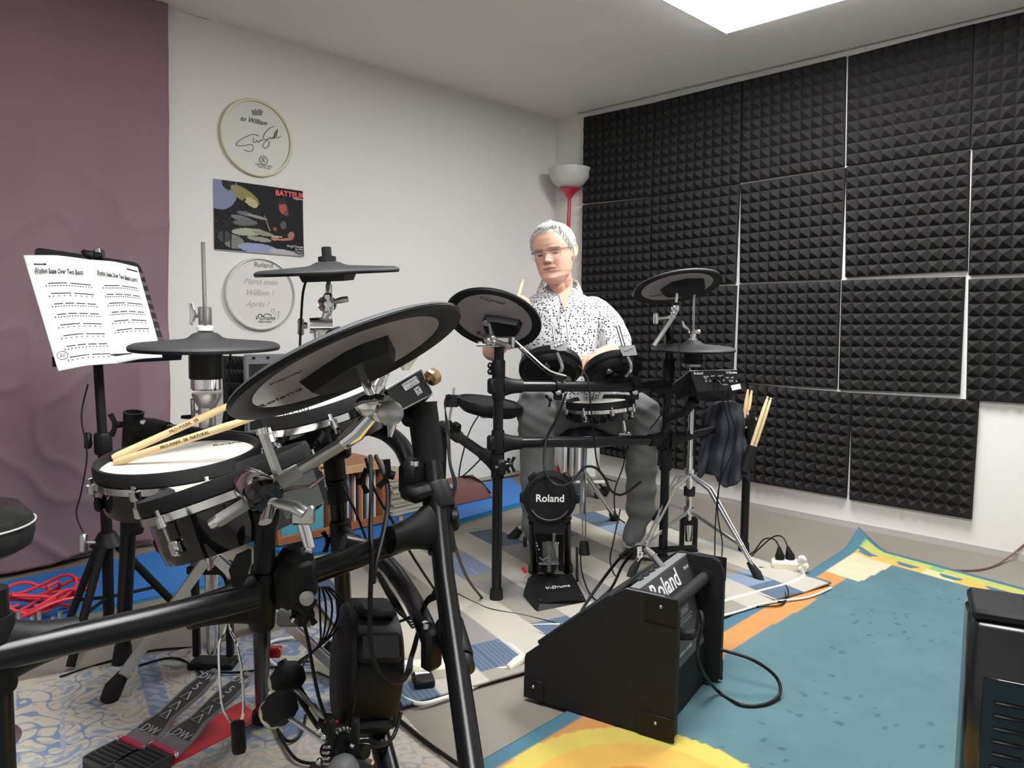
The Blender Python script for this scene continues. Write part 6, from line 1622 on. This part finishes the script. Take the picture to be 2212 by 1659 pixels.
# ================= AMPLIFIER
A, B, C = G(1132, 1514), G(1455, 1617), G(1556, 1478)
ed = (B-A).normalized(); ew = (C-B); ew = (ew-ew.dot(ed)*ed).normalized(); LD = (B-A).length; LWd = (C-B).dot(ew)
am = thing('monitor_amplifier', 'black wedge-shaped monitor amplifier on the teal rug in the foreground', 'amplifier', A)
z0_ = .012
prof = [(0, z0_), (LD-.01, z0_), (LD, z0_+.012), (LD, .305), (LD-.012, .328), (LD-.03, .335), (.262, .335), (.245, .325), (.004, .122), (0, .11)]
M_['tolex'] = mat('black_tolex', (.009, .009, .009), .6, bump=.7, bscale=900, spec=.22)
th_s = .020
for nm_, w0 in (('side_panel', 0), ('side_panel', LWd-th_s)):
    MB().prism(prof, A+ew*w0, ed, UP, th_s if ed.cross(UP).dot(ew) > 0 else -th_s).build(nm_, 'tolex', am, ang=20)
# body between the sides
inner = [(.02, z0_+.004), (LD-.035, z0_+.004), (LD-.035, .13), (LD-.085, .27), (.262, .300), (.245, .305), (.01, .11)]
iw = LWd-2*th_s
def prof_ext(pr, nm_, mt, w0=th_s, w_=iw, **k): 
    s_ = 1 if ed.cross(UP).dot(ew) > 0 else -1
    return MB().prism(pr, A+ew*w0, ed, UP, w_*s_).build(nm_, mt, am, ang=20)
prof_ext(inner, 'body', 'tolex')
M_['panel'] = mat('dark_grey_panel', (.035, .034, .034), .4)
# front grille on the slope (seen from the other side)
sl0, sl1 = V((.02, 0, .125)), V((.235, 0, .305)); 
gx = (ed*.215+UP*.18).normalized(); MB().box(A+ew*(LWd/2)+ed*.118+UP*.222, (.25, iw-.01, .012), (gx, ew, gx.cross(ew)), bev=.003).build('grille', 'rub', am)
# top control surface: panel with name
def ap(s, z, w_): return A+ed*s+UP*z+ew*w_
tp0, tp1 = (.262, .300), (LD-.085, .262)
tx_ = ew; ty_ = (ap(tp0[0], tp0[1], 0)-ap(tp1[0], tp1[1], 0)).normalized()
# sloped rear-top panel carrying the word
q = [ap(.285, .332, th_s+.002), ap(.285, .332, LWd-th_s-.002), ap(LD-.062, .262, LWd-th_s-.002), ap(LD-.062, .262, th_s+.002)]
nn = (q[1]-q[0]).cross(q[3]-q[0]).normalized(); nn = nn if nn.z > 0 else -nn
MB().slab(q, -nn*.006).build('name_panel', 'panel', am, ang=20)
ty_ = (q[0]-q[3]).normalized()
text('Roland', bil(*q, .42, .40)+nn*.0006, tx_, ty_, .062, 'silver', am, bold=.0008)
text('PM-10', bil(*q, .90, .32)+nn*.0006, tx_, ty_, .012, 'pale', am, 'small_print')
# top lip
MB().slab([ap(.262, .333, th_s), ap(.262, .333, LWd-th_s), ap(.287, .335, LWd-th_s), ap(.287, .335, th_s)], -UP*.008).build('top_lip', 'grey', am, ang=20)
for k in range(4):
    MB().box(ap(.255, .327, .085+.036*k), (.028, .026, .014), (gx, ew, gx.cross(ew)), bev=.003).build('knob', 'rub', am)
# rear panel (lower, facing back)
q2 = [ap(LD-.058, .25, th_s+.002), ap(LD-.058, .25, LWd-th_s-.05), ap(LD-.028, .135, LWd-th_s-.05), ap(LD-.028, .135, th_s+.002)]
n2 = (q2[1]-q2[0]).cross(q2[3]-q2[0]).normalized(); n2 = n2 if n2.dot(ed) > 0 else -n2
MB().slab(q2, -n2*.004).build('rear_panel', 'panel', am, ang=20)
yv = (q2[0]-q2[3]).normalized()
for u, v, s_, sz in ((.62, .14, 'CAUTION', .016), (.62, .26, 'RISK OF ELECTRIC SHOCK DO NOT OPEN', .0065), (.62, .32, 'AVIS: RISQUE DE CHOC ELECTRIQUE', .0065), (.22, .35, 'AC IN', .010), (.5, .82, 'PM-10 POWER AMP UNIT', .009), (.2, .7, 'MODEL', .008)):
    text(s_, bil(*q2, u, v)+n2*.0006, ew, yv, sz, 'pale', am, 'small_print', th=.0003)
MB().slab([bil(*q2, u, v)+n2*.0004 for u, v in ((.45, .05), (.80, .05), (.80, .20), (.45, .20))], n2*.0002).build('warning_label', 'grey', am)
MB().lathe([(.010, 0), (.010, .004), (.006, .006), (0, .006)], bil(*q2, .12, .42)+n2*.0004, n2, 16).build('power_switch', 'white', am)
MB().box(bil(*q2, .42, .42)+n2*.02, (.03, .022, .05), (ew, yv, n2), bev=.005).build('mains_plug', 'rub', am)
# handle bar
ha, hb = ap(LD-.045, .285, th_s-.002), ap(LD-.045, .285, LWd-th_s+.002)
MB().tube([ha, hb], .0150, 20).build('handle_bar', 'rub', am)
for p_, s_ in ((ha, 1), (hb, -1)): MB().lathe([(.022, 0), (.022, .005), (.017, .007)], p_, ew*s_, 20).build('handle_collar', 'blk', am)
# corner protectors
for w0 in (-.0015, LWd-.0): 
    for (s0_, s1_, za, zb_) in ((0, .055, z0_, .062), (LD-.085, LD+.001, z0_, .065), (LD-.075, LD+.001, .275, .336)):
        mbx = MB().box(ap((s0_+s1_)/2, (za+zb_)/2, w0+(.0 if w0 < .1 else .0015)), (s1_-s0_, .003, zb_-za), (ed, ew, UP), bev=.001)
        g = mbx.build('corner_protector', 'blk', am)
        MB().ball(ap((s0_+s1_)/2, (za+zb_)/2+.008, w0-(.002 if w0 < .1 else -.004)), .0045, n=10).build('corner_screw', 'steel', g)
for s_ in (.03, LD-.03):
    for w_ in (.03, LWd-.03): MB().lathe([(.012, 0), (.012, .012)], ap(s_, .0005, w_), UP, 12).build('rubber_foot', 'rub', am)
MB().tube([ap(.262, .3365, .001), ap(LD-.03, .3365, .001)], .0016, 6).build('edge_trim', 'grey', am)
# jack plugs in the top
pj = thing('jack_plug', 'metal jack plug with white tag stuck in the amplifier top', 'plug', P(1428, 1228, 1.9))
pe = ap(.262, .335, .20)
MB().tube([P(1432, 1226, dep(pe)), P(1410, 1200, dep(pe)+.0), ], .0085, 14).tube([P(1409, 1199, dep(pe)), P(1393, 1183, dep(pe))], [.010, .006], 14).build('plug_body', 'alu', pj)
MB().tube([P(1436, 1230, dep(pe)), P(1430, 1222, dep(pe))], .006, 10).build('plug_tip', 'steel', pj)
MB().slab([P(x_, y_, dep(pe)-.01) for x_, y_ in ((1377, 1182), (1386, 1181), (1388, 1204), (1377, 1205))], _f*.0008).build('tag', 'white', pj)
text('CTRL', P(1382, 1193, dep(pe)-.0112), -_u, _r, .010, 'ink', pj, 'lettering', th=.0002)
# ================= appliance at right edge
pt = G(2098, 1322, .46); 
ap_ = thing('appliance', 'black plastic appliance with vent slots and round emblem at the right edge', 'appliance', V((pt.x, pt.y, 0)))
ax_ = (_r-_r.dot(UP)*UP).normalized(); ay_ = UP.cross(ax_)            # ay_ points away from the camera
ax_, ay_ = (ax_*.89-ay_*.456).normalized(), (ay_*.89+ax_*.456).normalized()
Wd, Dd, Hd = .22, .14, .46
cx_ = V((pt.x, pt.y, 0))+ax_*Wd/2+ay_*Dd/2
MB().box(cx_+UP*(Hd/2+.004)-UP*.006, (Wd, Dd, Hd-.02), (ax_, ay_, UP), bev=.014).build('housing', mat('gloss_black_plastic', (.010, .010, .011), .22, bump=.03), ap_, ang=60)
MB().box(cx_+UP*(Hd-.006), (Wd-.004, Dd-.012, .02), (ax_, ay_, UP), bev=.006).build('top_cover', 'blk', ap_)
fpt = V((pt.x, pt.y, 0))
MB().box(fpt+ax_*(Wd/2+.0)-ay_*.001+UP*(Hd/2-.04), (Wd-.045, .004, Hd-.13), (ax_, ay_, UP), bev=.0015).build('front_panel', 'gloss', ap_)
for k in range(6): MB().box(fpt+ax_*(.062)-ay_*.005+UP*(Hd-.145-.022*k), (.045, .006, .005), (ax_, ay_, UP), bev=.002).build('vent_slot', 'blk', ap_)
fl = fpt+ax_*.125+ay_*.062+UP*(Hd+.009)
MB().box(fl, (.085, .062, .010), (ax_, ay_, UP), bev=.003).build('flap', 'blk', ap_)
MB().lathe([(.0175, 0), (.0175, .0008), (.0148, .0008), (.0148, 0)], fl+UP*.005-ax_*.008, UP, 28, caps=False).build('emblem_ring', 'silver', ap_)
MB().box(fl+UP*.0054-ax_*.008, (.028, .004, .0008), ((ax_*.85+ay_*.5).normalized(), (ay_*.85-ax_*.5).normalized(), UP)).build('emblem_bar', 'silver', ap_)
# ================= FLOOR ITEMS: power strips, adapter, cables
def strip(px, py, ang, L, label, n=3):
    c = G(px, py, .008); a = radians(ang); x = (_r-_r.dot(UP)*UP).normalized()*cos(a)+UP.cross(_r).normalized()*sin(a); y = UP.cross(x)
    t = thing('power_strip', label, 'power strip', c)
    MB().box(c+UP*.020, (L, .055, .038), (x, y, UP), bev=.008).build('body', 'cream', t)
    for k in range(n): MB().lathe([(.018, 0), (.018, .001), (.016, .001), (.016, -.003), (0, -.003)], c+UP*.0395+x*(-L/2+.035+k*(L-.07)/max(1, n-1)), UP, 18).build('socket', 'white', t)
    return t, c, x, y
t, c, x, y = strip(1705, 1232, -14, .13, 'cream power strip on the edge of the patchwork rug near the foam wall', 3)
def plug(p, d, label, mt='blk'):
    o = MB().lathe([(.017, 0), (.018, .012), (.012, .026), (.006, .045), (.004, .048)], p, d, 14).build('mains_plug', mt, None); tag(o, label, 'plug'); return o
plug(c+UP*.041-x*.035, UP+x*-.1, 'black mains plug, left one in the power strip near the foam wall'); plug(c+UP*.041+x*.004+y*.012, UP-x*.25, 'black mains plug, middle one in the power strip near the foam wall'); plug(c+UP*.041+x*.045, -x*.2+UP*.3-y*.5, 'white mains plug in the power strip near the foam wall', 'white')
t, c2, x2, y2 = strip(735, 1462, -38, .20, 'cream power strip behind the front kick pad on the ornamental rug', 3)
t, c3, x3, y3 = strip(925, 1462, 8, .16, 'cream power strip behind the right post of the front rack', 3)
plug(c2+UP*.041-x2*.06, UP+x2*.5, 'black mains plug in the power strip behind the front kick pad')
cpl = G(1117, 1432, .02); o = MB().tube([G(1098, 1444, .016), cpl, G(1130, 1420, .03)], [.011, .017, .012], 12, flat=.8).build('cable_coupler', 'cream', None); tag(o, 'cream cable coupler in front of the wedge amplifier tip', 'cable coupler')
ac = G(910, 1462, .018); axx = (G(925, 1500, .018)-G(897, 1420, .018)).normalized()
t = thing('power_adapter', 'black power adapter with white label on the floor', 'adapter', ac); sx_ = axx.cross(UP).normalized()
MB().box(ac+UP*.002, (.125, .052, .032), (axx, sx_, UP), bev=.005).build('case', 'blk', t); MB().box(ac-axx*.012+UP*.0185, (.072, .036, .0008), (axx, sx_, UP)).build('label', 'white', t)
for k in range(4): MB().box(ac-axx*(.012-.012*k)+UP*.0191+sx_*.0, (.002, .026, .0003), (axx, sx_, UP)).build('label_text', 'grey', t)
def gp(l): return [G(*q) for q in l]
cord(gp([(858, 1500, .01), (905, 1520, .012), (960, 1508, .012), (1010, 1490, .008), (1042, 1470, .008), (1050, 1440, .01), (1012, 1438, .012), (985, 1452, .012), (1012, 1462, .01), (1052, 1450, .01), (1098, 1443, .014)]), .0052, 'wcord', 'white mains cable looping around the right front rack post', n=9)
cord(gp([(1012, 1402, .012), (1060, 1378, .012), (1130, 1355, .012), (1200, 1350, .012), (1235, 1352, .012)]), .0052, 'wcord', 'white mains cable running from the front rack to the amplifier', n=9)
cord(gp([(1020, 1400, .014), (1060, 1388, .014), (1100, 1393, .014), (1125, 1412, .016), (1130, 1420, .024)]), .0048, 'wcord', 'white cable with curved end leading to the cream coupler', n=9)
cord(gp([(1010, 1400, .02), (1018, 1420, .016), (1016, 1445, .013), (1002, 1462, .013), (975, 1465, .014)]), .0045, 'wcord', 'thin white cable hanging beside the right front rack post', n=9)
cord(gp([(560, 1405, .02), (590, 1385, .014), (640, 1378, .014), (680, 1385, .016), (690, 1420, .014), (705, 1440, .02)]), .0045, 'wcord', 'cream cable curving over the ornamental rug behind the pedals', n=9)
cord(gp([(572, 1412, .012), (600, 1440, .012), (660, 1448, .012), (700, 1446, .02)]), .0045, 'wcord', 'cream cable running to the power strip behind the kick pad', n=9)
cord(gp([(1728, 1226, .05), (1735, 1245, .018), (1700, 1262, .014), (1640, 1278, .014), (1560, 1300, .014), (1500, 1320, .012), (1400, 1345, .012)]), .0065, 'wcord', 'thick white cable from the power strip across the patchwork rug', n=9)
cord(gp([(1500, 1345, .012), (1580, 1325, .014), (1660, 1302, .014), (1745, 1290, .014), (1795, 1270, .013)]), .0040, 'wcord', 'white cable along the front edge of the patchwork rug')
cord(gp([(1560, 1290, .014), (1620, 1280, .014), (1690, 1300, .015), (1700, 1270, .015), (1660, 1232, .015), (1640, 1225, .02)])+[], .0028, 'cord', 'black cable looping behind the hi-hat stand foot')
cord([G(1560, 1312, .013), G(1640, 1310, .013), G(1690, 1305, .014), G(1694, 1275, .014), G(1664, 1243, .014), G(1610, 1222, .014)], .0026, 'cord', 'black cable ending at the patchwork rug corner')
cp = c+UP*.088-x*.04
cord([cp, G(1672, 1165, .10), G(1650, 1165, .10), G(1630, 1190, .04), G(1615, 1200, .012)], .0028, 'cord', 'black cable rising in a loop from the left plug of the power strip')
cord([c+UP*.088+x*-.008+y*.012, G(1690, 1160, .12), G(1670, 1160, .12), G(1640, 1185, .05), G(1620, 1205, .012)], .0028, 'cord', 'black cable rising in a loop from the middle plug of the power strip')
# amplifier mains cable
pm = bil(*q2, .42, .42)+n2*.04
cord([pm+ew*.02, P(1512, 1322, 1.80), P(1518, 1345, 1.78), P(1508, 1390, 1.78), P(1512, 1440, 1.78), G(1550, 1492, .02), G(1600, 1522, .013), G(1650, 1522, .013), G(1684, 1500, .02), G(1676, 1462, .05), G(1625, 1425, .09), G(1556, 1403, .10)], .0042, 'cord', 'black mains cable looping from the amplifier rear onto the teal rug', n=10, k=9)
# cables into the amplifier from the left
cord([P(1393, 1183, dep(pe)), P(1370, 1183, 2.0), P(1340, 1205, 2.05), P(1300, 1255, 2.1), P(1262, 1310, 2.05), P(1245, 1345, 1.98), G(1235, 1372, .013)], .0042, 'cord', 'black audio cable arching from the amplifier top down to the rug', n=9)
cord([P(1398, 1190, dep(pe)+.01), P(1372, 1192, 2.02), P(1345, 1222, 2.07), P(1322, 1268, 2.15), P(1290, 1300, 2.15), G(1262, 1332, .013)], .0040, 'cord', 'second black audio cable from the amplifier top, running lower', n=9)
# long cables from the front rack to the right
cord([P(975, 1140, 1.45), P(984, 1185, 1.7), P(1010, 1250, 2.1), G(1040, 1290, .02), G(1062, 1315, .013), G(1120, 1352, .013), G(1175, 1372, .013), G(1230, 1380, .013)], .0040, 'cord', 'black cable hanging from the front rack and crossing the patchwork rug', n=9)
cord(gp([(985, 1282, .013), (1030, 1305, .013), (1065, 1318, .015), (1130, 1330, .013), (1220, 1352, .013)]), .0042, 'cord', 'black cable crossing the patchwork rug past the rear rack foot', n=9)
cord(gp([(1000, 1401, .016), (1060, 1400, .014), (1120, 1390, .013), (1180, 1388, .013)]), .0035, 'cord', 'thin black cable over the blue block of the patchwork rug')
cord(gp([(850, 1545, .012), (880, 1570, .012), (930, 1610, .012), (990, 1652, .012)]), .0048, 'cord', 'thick black cable along the edge of the ornamental rug', n=9)
cord([P(855, 1345, 1.5), P(890, 1330, 1.5), P(930, 1290, 1.42), P(945, 1262, 1.40)], .003, 'cord', 'black cable tied to the right front rack post') 
# bundle hanging at right front post
for k in range(4):
    o_ = .006*k
    cord([P(948, 1282+3*k, 1.385), P(925, 1290+4*k, 1.40), P(912, 1315+4*k, 1.42), P(905+k, 1350, 1.43), P(893+2*k, 1395, 1.42), P(884+k*2, 1425, 1.41), P(876+k*3, 1455, 1.38), P(866-k*6, 1470-k*3, 1.36), P(845-k*9, 1468-k*4, 1.36), P(828-k*4, 1445-k*5, 1.36)], .0024, 'cord', 'black trigger cable looping between front kick pad and right post, one of four', grp='trigger cables looped beside the front kick pad')
for k in range(4):
    cord([P(812+2*k, 1235, 1.55), P(828+4*k, 1270, 1.6), P(845+5*k, 1300, 1.62), P(862+6*k, 1325+4*k, 1.6), P(885+2*k, 1338+6*k, 1.55), P(903, 1320+7*k, 1.5), P(912, 1300+8*k, 1.46)], .0022, 'cord', 'thin black cable drooping under the second crossbar, one of a bundle', grp='cables drooping under the crossbar')
# vertical cable strap on the second crossbar
cord([P(800, 985, 1.5), P(802, 1050, 1.42), P(800, 1150, 1.30), P(803, 1200, 1.27), P(800, 1290, 1.27), P(800, 1380, 1.27), P(812, 1440, 1.27), P(835, 1470, 1.28), P(868, 1472, 1.31), P(884, 1448, 1.36)], .0042, 'cord', 'thick black cable hanging over the second crossbar past the kick pad', n=9)
cord([P(812, 985, 1.52), P(835, 1040, 1.46), P(838, 1090, 1.42), P(828, 1150, 1.36), P(812, 1215, 1.30), P(806, 1260, 1.28)], .0045, 'cord', 'black cable bowing out to the right under the boom tilter', n=9)
cord([P(790, 990, 1.6), P(810, 1060, 1.62), P(850, 1130, 1.65), P(900, 1215, 1.7), P(950, 1290, 1.8)], .003, 'cord', 'straight black cable running down behind the second crossbar')
cord([P(740, 1050, 1.65), P(770, 1110, 1.65), P(800, 1190, 1.7)], .003, 'cord', 'straight black cable behind the middle rack post')
for k in range(5):
    cord([P(690+5*k, 1268, 1.34+.015*k), P(690+13*k, 1300, 1.36+.02*k), P(692+11*k, 1345, 1.40+.01*k), P(690+2*k, 1390, 1.46), P(662-11*k, 1425+6*k, 1.52), G(640-22*k, 1470+9*k, .013)], .0020, 'cord', 'black cable of the tangle hanging from the crossbar clamp', grp='cables hanging from the crossbar clamp')
cord([P(650, 1320, 1.35), P(665, 1380, 1.35), P(675, 1440, 1.35), P(690, 1510, 1.33), P(708, 1560, 1.31)], .0032, 'cord', 'black cable dropping from the clamp to the beater shaft')
cord([P(830, 1610, 1.34), P(790, 1600, 1.30), P(762, 1605, 1.28), P(745, 1590, 1.28)], .0036, 'cord', 'black cable from the kick pad foot to the pedal')
cord([P(866, 1540, 1.40), P(850, 1590, 1.36), P(820, 1612, 1.3), P(770, 1608, 1.27), P(735, 1590, 1.28)], .0036, 'cord', 'black cable curving below the front kick pad', n=9)
cord(gp([(440, 1452, .012), (520, 1452, .012), (600, 1440, .013), (700, 1425, .02), (735, 1440, .06)]), .0032, 'cord', 'black cable running to the plug behind the kick pad')
cord(gp([(300, 1438, .008), (360, 1422, .008), (400, 1428, .008), (440, 1462, .01)]), .003, 'cord', 'thin dark cable on the floor behind the ornamental rug edge')
cord(gp([(130, 1462, .008), (230, 1430, .004), (330, 1405, .004), (430, 1398, .004)]), .003, 'cord', 'dark cable along the far edge of the ornamental rug')
cord(gp([(600, 1580, .012), (640, 1640, .012), (700, 1650, .012)]), .0035, 'cord', 'black cable on the rug below the beaters')
cord(gp([(590, 1560, .012), (620, 1600, .012), (650, 1585, .012), (660, 1545, .02)]), .0035, 'cord', 'black cable coiled on the rug beside the beaters')
# black plastic box/plug pile behind the pedals
o = MB().box(P(640, 1332, 1.62), (.075, .04, .035), (_r, _f, _u), bev=.006).build('plug_box', 'grey', None); tag(o, 'dark grey plug box behind the crossbar clamp', 'plug box')
o = MB().box(P(589, 1408, 1.5), (.035, .02, .02), (_r, _f, _u), bev=.003).build('red_clip', 'red', None); tag(o, 'small red clip beside the second rack post', 'clip')
# music stand cable
cord([P(190, 830, 2.08), P(176, 900, 2.08), P(188, 980, 2.08), P(176, 1060, 2.08), P(165, 1110, 2.08), P(180, 1150, 2.08)], .0022, 'cord', 'thin black cable hanging beside the music stand pole')
# cymbal cables
cord([P(664, 598, 1.87), P(655, 630, 1.87), P(651, 680, 1.87), P(648, 755, 1.87), P(650, 800, 1.88)], .0032, 'cord', 'black cable hanging from the flat cymbal pad past the white drumhead')
cord([P(498, 765, 1.7), P(496, 800, 1.7), P(488, 870, 1.72), P(480, 930, 1.75)], .0026, 'cord', 'black cable hanging from the front hi-hat pad')
# rear kit cables
cord([P(1045, 882, 2.72), P(1020, 920, 2.7), P(1005, 960, 2.66), P(992, 1020, 2.6), P(1000, 1028, 2.6), P(1040, 990, 2.56)], .0026, 'cord', 'black cable looping under the left rear tom pad')
cord([P(1108, 738, 2.42), P(1140, 770, 2.4), P(1180, 805, 2.42), P(1205, 815, 2.5)], .0028, 'cord', 'black cable from the left cymbal boom to the upper crossbar')
cord([P(1112, 735, 2.43), P(1146, 766, 2.41), P(1186, 800, 2.43), P(1222, 812, 2.55)], .0028, 'wcord', 'grey cable beside the black one from the left cymbal boom')
cord([P(1250, 790, 2.6), P(1262, 805, 2.58), P(1272, 830, 2.56), P(1276, 880, 2.56), P(1284, 955, 2.6), P(1290, 1000, 2.65), P(1305, 1030, 2.65), P(1330, 1040, 2.7)], .0028, 'cord', 'black cable hanging in front of the rear snare pad')
cord([P(1222, 850, 2.55), P(1205, 900, 2.55), P(1180, 950, 2.56), P(1176, 1010, 2.5), P(1190, 1040, 2.42), P(1215, 1050, 2.42), P(1240, 1035, 2.5), P(1262, 1010, 2.6), P(1285, 1010, 2.62), P(1305, 1030, 2.65), P(1320, 1060, 2.7), P(1345, 1068, 2.8), P(1385, 1040, 2.8)], .0045, 'cord', 'bundle cable swinging in waves from the rear crossbar across the kick pad', n=9, k=8)
cord([P(1357, 960, 2.8), P(1345, 1010, 2.8), P(1328, 1060, 2.8), P(1330, 1110, 2.8), P(1350, 1130, 2.85)], .0026, 'cord', 'thin black cable in front of the left trouser leg, inner')
cord([P(1340, 1100, 2.75), P(1325, 1170, 2.7), P(1318, 1210, 2.7), G(1330, 1245, .013), G(1360, 1262, .013)], .0028, 'cord', 'thin black cable falling to the patchwork rug behind the amplifier')
cord([P(1474, 652, 2.66), P(1470, 720, 2.62), P(1462, 790, 2.60), P(1450, 850, 2.6), P(1425, 900, 2.66), P(1405, 925, 2.7)], .0024, 'cord', 'black cable hanging from the right cymbal pad past the rack post')
cord([P(1548, 820, 2.64), P(1560, 835, 2.62), P(1562, 870, 2.64), P(1575, 930, 2.7), P(1560, 1000, 2.75), P(1550, 1100, 2.75), P(1560, 1170, 2.75), P(1558, 1215, 2.7)], .0024, 'cord', 'black cable from the sound module down past the jacket')
cord([P(1574, 835, 2.66), P(1574, 880, 2.68), P(1590, 950, 2.72), P(1556, 1040, 2.75), P(1546, 1120, 2.75), P(1544, 1200, 2.7)], .0024, 'cord', 'second black cable from the sound module down past the jacket')
cord([P(1246, 1184, 2.85), P(1247, 1255, 2.6)], .0048, 'cord', 'short stiff black cable hanging beside the kick pad base')
cord([P(1254, 1184, 2.85), P(1256, 1230, 2.75), P(1270, 1275, 2.6), G(1290, 1298, .013), G(1310, 1302, .013)], .0026, 'cord', 'black cable from the throne foot area to the amplifier')
for k in range(3): cord([P(968+2*k, 852, 2.74), P(962-k, 870, 2.73), P(964+k*3, 930, 2.7), P(970+k*2, 1000, 2.6), P(980+k*3, 1045, 2.55), P(975, 1090, 2.5)], .0024, 'cord', 'black cable hanging at the left side bar of the rear rack', grp='cables at the left side of the rear rack')
# red cable heap and plugs in the clear box
cs_ = thing('red_cable_coil', 'heap of coiled red patch cables on the blue mat', 'cable coil', G(90, 1330))
M_['redcord'] = mat('red_cable', (.62, .03, .05), .4)
for k in range(9):
    ph = random.uniform(0, 6.28); r1 = random.uniform(.07, .13); cx0, cy0 = random.uniform(55, 110), random.uniform(1318, 1336)
    b_ = G(cx0, cy0, .02); z_ = .02+.006*k
    pts = [b_+V((r1*cos(ph+j*pi/6)*1.15, r1*.6*sin(ph+j*pi/6), z_+.02*sin(j*1.3+k))) for j in range(11)]
    MB().tube(spl(pts, 5), .0052, 8).build('cable_loop', 'redcord', cs_)
bxx = (_r-_r.dot(UP)*UP).normalized(); byy2 = UP.cross(bxx)
t = thing('parts_box', 'shallow clear box of plugs beside the red cable heap', 'box', G(110, 1375))
q0 = G(100, 1385, .002)
MB().box(q0+UP*.012, (.30, .14, .02), (bxx, byy2, UP), bev=.004).build('tray', 'lgrey', t)
for k in range(14): MB().tube([q0+bxx*(-.13+.02*k)+UP*.022+byy2*.02, q0+bxx*(-.13+.02*k)+UP*(.05+.015*(k % 3))+byy2*.02], .006, 10).build('plug', 'alu' if k % 3 else 'bronze', t)
